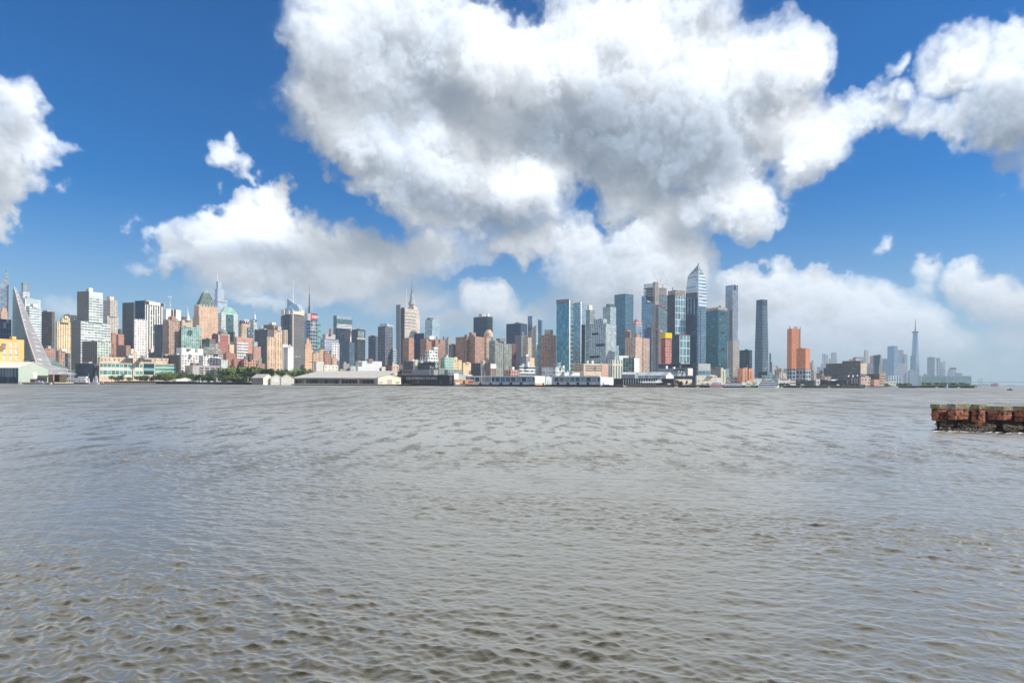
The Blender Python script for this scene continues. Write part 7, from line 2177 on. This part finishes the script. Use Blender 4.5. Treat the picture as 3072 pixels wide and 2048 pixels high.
# sailing boats and far vessels
def sailboat(px, d, h, label, sailm, lean):
    rt = empty('sailboat', (GX(px, d), d, 0))
    rt.rotation_euler = (0, lean, 0)
    tag(rt, label, 'sailboat')
    vs, fs = hull_mesh(h * .8, h * .22, h * .07)
    link('hull', new_mesh('hull', vs, fs, [WHITEH]), rt)
    mb = MB()
    mb.tube((h * .05, 0, 0), (h * .05, 0, h), h * .008, h * .005, 6)
    link('mast', new_mesh('mast', mb.v, mb.f, [STEEL]), rt)
    for nm, pts, m_ in (('mainsail', [(h * .04, 0, h * .1), (-h * .34, h * .05, h * .12), (h * .04, 0, h * .98)], sailm), ('jib', [(h * .07, 0, h * .9), (h * .07, h * .02, h * .1), (h * .36, h * .04, h * .09)], mat('sailcloth', c(240, 242, 244), .8, vary=.03))):
        mb = MB()
        n_ = 8
        a, b_, t = (Vector(q) for q in pts)
        for i in range(n_):
            f0, f1 = i / n_, (i + 1) / n_
            bl = lambda f, s: (a if s == 0 else b_).lerp(t, f) + Vector((0, (h * .035 * math.sin(math.pi * f) if s else 0), 0))
            mb.quad(bl(f0, 0), bl(f0, 1), bl(f1, 1), bl(f1, 0))
        link(nm, new_mesh(nm, mb.v, mb.f, [m_], smooth=True), rt)


sailboat(2672 + 655 / 3.92, 1150, 10.4, 'sailboat with a blue mainsail and white jib near the far cluster', mat('blue_sail', c(80, 130, 190), .8), .08)
sailboat(2672 + 1168 / 3.92, 2500, 11, 'tiny distant white sailboat left of the pinkish ship', mat('sailcloth', c(240, 242, 244), .8, vary=.03), .03)
boat(2672 + 1180 / 3.92, 2672 + 1276 / 3.92, 3600, 'distant pinkish red cargo ship far out on the right', mat('pink_hull', c(200, 130, 124), .6), 14, [('deckhouse', .05, .2, 14, 24, .8, WHITEH), ('hatches', .25, .85, 14, 19, .8, mat('pink_deck', c(206, 160, 150), .7))], True, 'cargo_ship', 'ship')
boat(2672 + 1372 / 3.92, 2672 + 1436 / 3.92, 760, 'dark speedboat running on open water at the far right', NAVYH, 1.0, [('windscreen', .4, .6, 1.0, 1.9, .6, NAVYH)], True, 'speedboat', 'boat')
# white delta jet on the museum pier
_d = 1030
_rt = empty('jet_airliner', (GX(Z6(830), _d), _d, P(Z6(830), 1080 + 535 / 7.35, _d).z - 1.2))
_rt.location.z = 4.0
tag(_rt, 'white slender delta winged jet with a coloured tail on the museum pier', 'jet')
_L = (1085 - 560) / 7.35 / 2048 * _d
_mb = MB()
_pr = [(-.5, .25), (-.44, .75), (-.3, 1.35), (.2, 1.4), (.38, .9), (.5, .2)]
for (_t0, _r0), (_t1, _r1) in zip(_pr[:-1], _pr[1:]):
    _mb.tube((_t0 * _L, 0, 3.2), (_t1 * _L, 0, 3.2), _r0, _r1, 10)
_mb2 = MB()
_mb2.prism([(-.2 * _L, 0, 2.7), (.36 * _L, -7, 2.7), (.40 * _L, -7, 2.7), (.42 * _L, 0, 2.7), (.40 * _L, 7, 2.7), (.36 * _L, 7, 2.7)], [(-.2 * _L, 0, 3.1), (.36 * _L, -7, 2.85), (.40 * _L, -7, 2.85), (.42 * _L, 0, 3.1), (.40 * _L, 7, 2.85), (.36 * _L, 7, 2.85)], True, True)
_mb3 = MB()
_mb3.prism([(.18 * _L, -.15, 4.3), (.44 * _L, -.15, 4.3), (.44 * _L, .15, 4.3), (.18 * _L, .15, 4.3)], [(.36 * _L, -.08, 10.0), (.44 * _L, -.08, 10.0), (.44 * _L, .08, 10.0), (.36 * _L, .08, 10.0)])
_mb4 = MB()
_mb4.prism([(.30 * _L, -.2, 7.2), (.43 * _L, -.2, 7.2), (.43 * _L, .2, 7.2), (.30 * _L, .2, 7.2)], [(.35 * _L, -.2, 9.2), (.43 * _L, -.2, 9.2), (.43 * _L, .2, 9.2), (.35 * _L, .2, 9.2)])
_mb5 = MB()
for _x, _y in ((-.3, 0), (.15, -2.5), (.15, 2.5)):
    _mb5.tube((_x * _L, _y, -.2), (_x * _L, _y, 3), .2, .2, 6)
for _nm, _q, _m in (('fuselage', _mb, WHITEH), ('wing', _mb2, WHITEH), ('tail_fin', _mb3, WHITEH), ('tail_marking', _mb4, mat('tail_red_blue', c(150, 70, 100), .6, vary=.4, scale=.6)), ('landing_gear', _mb5, STEEL)):
    link(_nm, new_mesh(_nm, _q.v, _q.f, [_m]), _rt)
# poles, flag, bird
for _i, (_t, _x, _y0, _y1, _d, _l) in enumerate((('E', 176, 1350, 1290, 1010, 'white pole standing left of the brown billboard block'), ('E', 288, 1350, 1288, 1012, 'white pole under the white billboard'), ('E', 400, 1350, 1282, 1014, 'white pole left of the low pink brick building'), ('E', 215, 1350, 1300, 1030, 'grey pole between the two leftmost white poles'),
                                                ('B', 985, 1420, 1385, 1160, 'lamp post on the promenade by the white pavilion'), ('B', 1308, 1425, 1380, 1160, 'lamp post at the right end of the promenade'), ('C', 172, 1425, 1372, 1120, 'lamp post left of the cream shed'))):
    _a, _e = P(*Z(_t, _x, _y0), _d), P(*Z(_t, _x, _y1), _d)
    _a.z = min(_a.z, GROUND_Z + .1)
    _rt = empty('lamp_post', (_a.x, _d, _a.z))
    tag(_rt, _l, 'post')
    _mb = MB()
    _mb.tube((_a.x, _d, _a.z), (_a.x, _d, _e.z), .35, .22, 6)
    _mb.make('post', WHITE, _rt)
    _mb = MB()
    _mb.tube((_a.x, _d, _e.z), (_a.x + 1.2, _d - .3, _e.z + .3), .2, .35, 6)
    _mb.make('lamp_head', STEEL, _rt)
_d = 1100
_a, _e = P(*Z('D', 940, 1345), _d), P(*Z('D', 943, 1240), _d)
_rt = empty('flagpole', (_a.x, _d, GROUND_Z))
tag(_rt, 'white flagpole with a red and white flag above the grey hall', 'flagpole')
_mb = MB()
_mb.tube((_a.x, _d, GROUND_Z), (_a.x, _d, _e.z), .35, .2, 6)
_mb.make('pole', WHITE, _rt)
_mb = MB()
for _k in range(6):
    _f = lambda t: Vector((_a.x + .3 + 5.5 * t, _d + .5 * math.sin(t * 6), _e.z - .4 - 1.8 * t))
    _mb.quad(_f(_k / 6) - Vector((0, 0, 3.6)), _f((_k + 1) / 6) - Vector((0, 0, 3.6)), _f((_k + 1) / 6), _f(_k / 6))
_mb.make('flag', fac((238, 226, 226), (206, 70, 80), 1.2, 40, 1.0, .5, 0, 0, .02, 'striped_flag', .8), _rt)
# promenade pavilion
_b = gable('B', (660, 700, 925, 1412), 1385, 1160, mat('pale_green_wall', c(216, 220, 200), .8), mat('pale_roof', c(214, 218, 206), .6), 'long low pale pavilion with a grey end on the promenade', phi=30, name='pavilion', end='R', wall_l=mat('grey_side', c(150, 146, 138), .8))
Bld('B', (1335, 1340, 1395, 1328), 1185, mat('cream_white_render', c(244, 236, 220), .8, vary=.05), 'tiny white hut peeping out of the park trees', 'hut', 'hut', plant=[])
deck('promenade_wall', 'B', -30, 945, 1420, 1456, 1150, 14, mat('tan_deck', c(206, 190, 160), .8), 'long promenade edge on dark piles below the park', 'promenade')
_p = P(1608, 471, 300)
_mb = MB()
_mb.tube(_p + Vector((-.35, 0, 0)), _p + Vector((.4, 0, .05)), .12, .04, 6)
_rt = empty('bird', _p)
tag(_rt, 'small dark bird gliding high under the grey cloud', 'bird')
_mb.make('body', mat('dark_feather', c(40, 40, 44), .8), _rt)
for _s in (-1, 1):
    _mb = MB()
    _mb.add([_p + Vector((.15, 0, .02)), _p + Vector((-.15, 0, .02)), _p + Vector((-.25 * 1, _s * .1, .0)), _p + Vector((-.1 + _s * .75, _s * .3, .22)), _p + Vector((.1 + _s * .7, _s * .3, .24))], [(0, 1, 3, 4)])
    _mb.make('wing', mat('dark_feather', c(40, 40, 44), .8), _rt)
# parked vans and small craft along the shore: one of each kind, then copies
def van_parts():
    mb = MB()
    mb.box((-2.6, -1), (5.2, 0), (0, 2), .45, 2.2)
    body = new_mesh('body', mb.v, mb.f, [WHITEH], uvproj(mb.v, mb.f))
    mb = MB()
    mb.box((1.2, -1.03), (1.2, 0), (0, 2.06), 1.3, 2.0)
    win = new_mesh('windows', mb.v, mb.f, [mat('dark_opening', c(40, 46, 54), .8)])
    mb = MB()
    mb.tube((0, -1.05, .38), (0, 1.05, .38), .38, .38, 10)
    wheel = new_mesh('wheel', mb.v, mb.f, [mat('dark_opening', c(40, 46, 54), .8)])
    return body, win, wheel


VB, VW, VWH = van_parts()
for _i, (_t, _x, _d, _l) in enumerate((('B', 300, 1152, 'white van under the first park trees'), ('B', 470, 1153, 'white van by the blank gap left of the pavilion'), ('B', 640, 1153, 'white van touching the left end of the pavilion'), ('B', 965, 1153, 'white van just right of the pavilion'),
        ('B', 1040, 1154, 'white van below the grey industrial building'), ('B', 1120, 1155, 'white van below the middle of the grey industrial building'), ('B', 1200, 1156, 'white van below the right end of the grey industrial building'), ('B', 60, 1160, 'white van before the left windows of the beige terminal'), ('B', 200, 1160, 'white van before the right windows of the beige terminal'),
        ('C', -40, 1130, 'white van beside the low shrubs left of the cream sheds'), ('F', 1010, 1040, 'white van parked right of the white jet tail'), ('F', 1230, 1044, 'white van before the peach shed'), ('F', 1420, 1046, 'white van before the long cream warehouse'), ('G', 1400, 1065, 'white van before the dark quay hall'), ('H', 640, 1130, 'white van left of the dark factory among the quay trees'), ('H', 1240, 1330, 'white van before the low pink and white shed'))):
    _px = X0[_t] + _x / 3.92
    _rt = empty('parked_van', (GX(_px, _d), _d, GROUND_Z))
    _rt.rotation_euler = (0, 0, (_i % 3) * .2)
    tag(_rt, _l, 'van', 'vans parked along the far shore')
    for _nm, _me, _xs in (('body', VB, (0,)), ('windows', VW, (0,)), ('wheels', VWH, (-1.6, 1.6))):
        for _xo in _xs:
            _o = bpy.data.objects.new('wheel' if _nm == 'wheels' else _nm, _me)
            COL.objects.link(_o)
            _o.parent = _rt
            _o.location = (_xo, 0, 0)
Z4 = lambda t, x: X0[t] + x / 3.92
for _t, _a, _e, _d, _l, _hm in (('A', 590, 612, 900, 'small white launch tied left of the marina wharf', WHITEH), ('A', 640, 668, 975, 'small dark motor boat under the yellow shed', NAVYH), ('A', 700, 735, 976, 'small white motor boat under the yellow shed', WHITEH), ('G', 300, 326, 985, 'small red motor boat left of the long ferry', mat('red_hull', c(180, 60, 54), .5)),
                          ('G', 1140, 1172, 1000, 'small white motor boat right of the white cruise yacht', WHITEH), ('G', 1360, 1400, 1015, 'small red tug like boat below the dark quay hall', mat('red_hull', c(180, 60, 54), .5)), ('H', 520, 552, 1030, 'small white boat at the black quay below the trees', WHITEH), ('H', 960, 985, 1095, 'small cream boat at the left end of the pale floating dock', mat('cream_hull', c(232, 206, 160), .6)),
                          ('I', 520, 560, 1360, 'small white boat moored at the dark wooded pier, left one', WHITEH), ('I', 780, 815, 1360, 'small white boat moored at the dark wooded pier, right one', WHITEH), ('F', 480, 520, 990, 'small brown work skiff before the museum pier posts', mat('brown_hull', c(120, 96, 78), .6)), ('E', 1560, 1600, 930, 'small dark skiff under the second glazed pier hall', NAVYH)):
    boat(Z4(_t, _a), Z4(_t, _e), _d, _l, _hm, .9, [('cabin', .3, .68, .9, 2.4, .7, WIN)], True, 'motor_boat', 'boat')
# ------------------------------------------------------------------ ruined brick pier in the near water
def ruin_mats():
    out = []
    for nm in ('old_brick', 'mossy_coping', 'eroded_and_gap_shade_brick'):
        m_ = bpy.data.materials.new(nm)
        m_.use_nodes = True
        b_ = NB(m_.node_tree)
        pr = m_.node_tree.nodes['Principled BSDF']
        g_ = b_.n('ShaderNodeNewGeometry')
        pos_ = g_.outputs['Position']
        uv_ = b_.n('ShaderNodeUVMap', uv_map='UVMap').outputs[0]
        br = b_.n('ShaderNodeTexBrick')
        b_.link(uv_, br.inputs['Vector'])
        br.inputs['Scale'].default_value = 1.0
        br.inputs['Brick Width'].default_value = .30
        br.inputs['Row Height'].default_value = .10
        br.inputs['Mortar Size'].default_value = .014
        n1 = b_.noise(pos_, 2.2, 5, .65)
        n2 = b_.noise(pos_, 6.0, 4, .6)
        if nm == 'old_brick':
            br.inputs['Color1'].default_value = (*c(222, 126, 78, 1, .95), 1)
            br.inputs['Color2'].default_value = (*c(158, 84, 56, 1, .95), 1)
            br.inputs['Mortar'].default_value = (*c(150, 124, 104), 1)
            col = b_.mix(b_.mr(n1, .46, .62), br.outputs['Color'], c(58, 42, 36))
            col = b_.mix(b_.mr(n2, .60, .72), col, c(150, 124, 80))
        elif nm == 'mossy_coping':
            br.inputs['Row Height'].default_value = .26
            br.inputs['Brick Width'].default_value = .8
            br.inputs['Color1'].default_value = (*c(176, 164, 146), 1)
            br.inputs['Color2'].default_value = (*c(120, 118, 116), 1)
            br.inputs['Mortar'].default_value = (*c(64, 60, 56), 1)
            col = b_.mix(b_.mr(n1, .46, .60), br.outputs['Color'], c(136, 128, 52, 1, 1.1))
            col = b_.mix(b_.mr(n2, .56, .66), col, c(84, 104, 44))
        else:
            br.inputs['Color1'].default_value = (*c(86, 52, 40), 1)
            br.inputs['Color2'].default_value = (*c(56, 40, 34), 1)
            br.inputs['Mortar'].default_value = (*c(50, 42, 36), 1)
            col = b_.mix(b_.mr(n1, .50, .66), br.outputs['Color'], c(38, 34, 28))
            col = b_.mix(b_.mr(n2, .58, .72), col, c(120, 106, 62))
        b_.link(col, pr.inputs['Base Color'])
        pr.inputs['Roughness'].default_value = .9
        bp = b_.n('ShaderNodeBump')
        bp.inputs['Strength'].default_value = .8
        bp.inputs['Distance'].default_value = .04
        b_.link(b_.m('ADD', n2, b_.m('MULTIPLY', br.outputs['Fac'], -.6)), bp.inputs['Height'])
        b_.link(bp.outputs[0], pr.inputs['Normal'])
        out.append(m_)
    return out


BRK, COP, ERO = ruin_mats()


def layers(bx, z0, z1, step, inset, jit, rg, seg=5):
    """a stack of ragged courses over the footprint of bx"""
    mb = MB()
    n_ = max(1, round((z1 - z0) / step))
    walk = 0.0
    for k in range(n_):
        za, zb = z0 + (z1 - z0) * k / n_, z0 + (z1 - z0) * (k + 1) / n_
        ins = inset((za + zb) / 2)
        q = bx.foot(ins + rg.uniform(-jit, jit) * .5)
        ring = []
        for i in range(4):
            a, b_ = q[i], q[(i + 1) % 4]
            nrm = Vector(((b_ - a).y, -(b_ - a).x)).normalized()
            for s in range(seg):
                p_ = a.lerp(b_, (s + (rg.uniform(-.25, .25) if s else 0)) / seg)
                ring.append(p_ + nrm * rg.uniform(-jit, jit))
        mb.prism([(p_.x, p_.y, za) for p_ in ring], [(p_.x + rg.uniform(-.01, .01), p_.y, zb - .002) for p_ in ring], True, True)
    return mb


def ruin():
    rg = random.Random(21)
    q7 = lambda x: 2752 + x / 7.35
    rt = empty('ruined_pier', (GX(q7(1500), 76), 76, 0))
    tag(rt, 'ruined red brick pier with mossy coping and eroded dark bases in the near water', 'pier')
    top = 2.93
    rows = ((305, 490, 640, 75.6), (668, 842, 1140, 74.4), (1196, 1362, 1508, 76.0), (1552, 1912, 2092, 71.6), (2140, 2500, 2710, 71.4), (2750, 3080, 3330, 71.0))
    for i, (xl, xc, xr, d) in enumerate(rows):
        bx = Box(q7(xl), q7(xc), q7(xr), 1214, d, 56)
        zb = (1.05, 1.25, .6, 1.4, 1.2, 1.2)[i]
        mb = layers(bx, zb, top - .5, .1, lambda z: (.02 + max(0, zb + .5 - z) * .10), .035, rg)
        bt = mb.make('buttress', BRK, rt)
        cp = layers(bx, top - .5, top + rg.uniform(-.14, .07), .25, lambda z: -.05, .03, rg, 3)
        cp.make('coping', COP, bt)
        er = layers(bx, -.3, zb, .11, lambda z: .20 + .42 * max(0, math.sin(math.pi * min(1, max(0, z) / zb))) ** .8 - .35 * max(0, .35 - z), .11, rg, 7)
        er.make('eroded_base', ERO, bt)
    # wall behind and deck
    a, b_ = P(q7(640), 1290, 81.6), P(q7(4200), 1290, 78.4)
    dv = Vector((b_.x - a.x, b_.y - a.y))
    nn = Vector((-dv.y, dv.x)).normalized()
    mb = MB()
    n_ = 40
    for k in range(n_):
        p0 = Vector((a.x, a.y)) + dv * k / n_ + nn * rg.uniform(-.05, .05)
        mb.box((p0.x, p0.y), dv / n_ * .995, nn * 3.0, rg.uniform(-.4, .1), top - .85)
    mb.make('back_wall', ERO, rt)  # dark base brick reused so the gaps between buttresses read as shade
    mb = MB()
    for k in range(26):
        p0 = Vector((a.x, a.y)) + dv * k / 26 - nn * .25
        mb.box((p0.x, p0.y), dv / 26 * .97, nn * (3.2 + rg.uniform(-.2, .2)), top - .95, top - .42 + rg.uniform(-.06, .07))
    mb.make('deck_coping', COP, rt)
    # rubble between the bases
    mb = MB()
    for k in range(520):
        t = rg.random()
        x = q7(560 + t * 2900)
        d = 75.9 - 3.4 * t + rg.uniform(-1.5, 1.4)
        p_ = Vector((GX(x, d), d, 0))
        s = rg.uniform(.06, .26) * (1.5 if rg.random() < .06 else 1)
        hz = max(0, .62 - abs(d - (76.2 - 3.0 * t)) * .35) * rg.uniform(.3, 1)
        vs = []
        for (ux, uy, uz) in ((1, 0, 0), (-1, 0, 0), (0, 1, 0), (0, -1, 0), (0, 0, 1), (0, 0, -1)):
            vs.append(p_ + Vector((ux * s * rg.uniform(.7, 1.6), uy * s * rg.uniform(.7, 1.3), uz * s * rg.uniform(.5, 1.0) + hz)))
        mb.add(vs, [(0, 2, 4), (2, 1, 4), (1, 3, 4), (3, 0, 4), (2, 0, 5), (1, 2, 5), (3, 1, 5), (0, 3, 5)])
    o = mb.make('rubble', mat('rubble_stone', c(116, 100, 72), .9, vary=.7, scale=2.5), rt)
    o['kind'] = 'stuff'
    # mound
    mb = MB()
    n_ = 60
    for k in range(n_):
        def sec(k):
            t = k / n_
            d = 76.0 - 3.2 * t
            x = GX(q7(640 + t * 3200), d)
            h = .34 + .16 * math.sin(k * .9) + .1 * math.sin(k * 2.3)
            return [(x, d - 1.7 - .25 * math.sin(k * 1.7), -.15), (x, d - .6, h), (x, d + 2.2, h + .2)]
        s0, s1 = sec(k), sec(k + 1)
        for j in range(2):
            mb.quad(s0[j], s1[j], s1[j + 1], s0[j + 1])
    mb.make('rubble_mound', mat('wet_silt', c(70, 60, 44), .8, vary=.5, scale=2.0), rt)
    # foam where waves wash the rubble
    mb = MB()
    for k in range(34):
        t = rg.random() * .8
        if .30 < t < .45 and rg.random() < .8:
            continue
        d = 73.6 - 3.2 * t + rg.uniform(-.7, .25)
        x = GX(q7(420 + t * 2400), d)
        w, h = rg.uniform(.15, .6), rg.uniform(.04, .13)
        n_ = 9
        ring = [(x + w * math.cos(6.283 * i / n_) * rg.uniform(.6, 1.1), d + h * math.sin(6.283 * i / n_) * rg.uniform(.6, 1.2), .10 + .05 * math.sin(i)) for i in range(n_)]
        cen = (x, d, .13)
        m0 = len(mb.v)
        mb.v += ring + [cen]
        mb.f += [(m0 + i, m0 + (i + 1) % n_, m0 + n_) for i in range(n_)]
    o = mb.make('foam', mat('white_foam', c(236, 236, 230), .8, vary=.2, scale=3), None)
    tag(o, 'thin white foam washing along the foot of the ruined pier', 'foam', kind='stuff')


ruin()
# ------------------------------------------------------------------ air
def haze():
    mb = MB()
    x0, x1, y0, y1, z0, z1 = -9400, 9400, -900, 9400, -2.0, 640
    mb.prism([(x0, y0, z0), (x1, y0, z0), (x1, y1, z0), (x0, y1, z0)], [(x0, y0, z1), (x1, y0, z1), (x1, y1, z1), (x0, y1, z1)], True, True)
    me = new_mesh('haze', mb.v, mb.f)
    m_ = bpy.data.materials.new('haze_air')
    m_.use_nodes = True
    nt_ = m_.node_tree
    nt_.nodes.clear()
    o_ = nt_.nodes.new('ShaderNodeOutputMaterial')
    v_ = nt_.nodes.new('ShaderNodeVolumePrincipled')
    v_.inputs['Color'].default_value = (.62, .80, 1.0, 1)
    v_.inputs['Density'].default_value = HAZE
    v_.inputs['Anisotropy'].default_value = .1
    nt_.links.new(v_.outputs[0], o_.inputs['Volume'])
    me.materials.append(m_)
    o = link('haze', me)
    tag(o, 'thin pale summer haze over the river and the city', kind='stuff')
    o.visible_shadow = True


HAZE = 0.75e-4
haze()
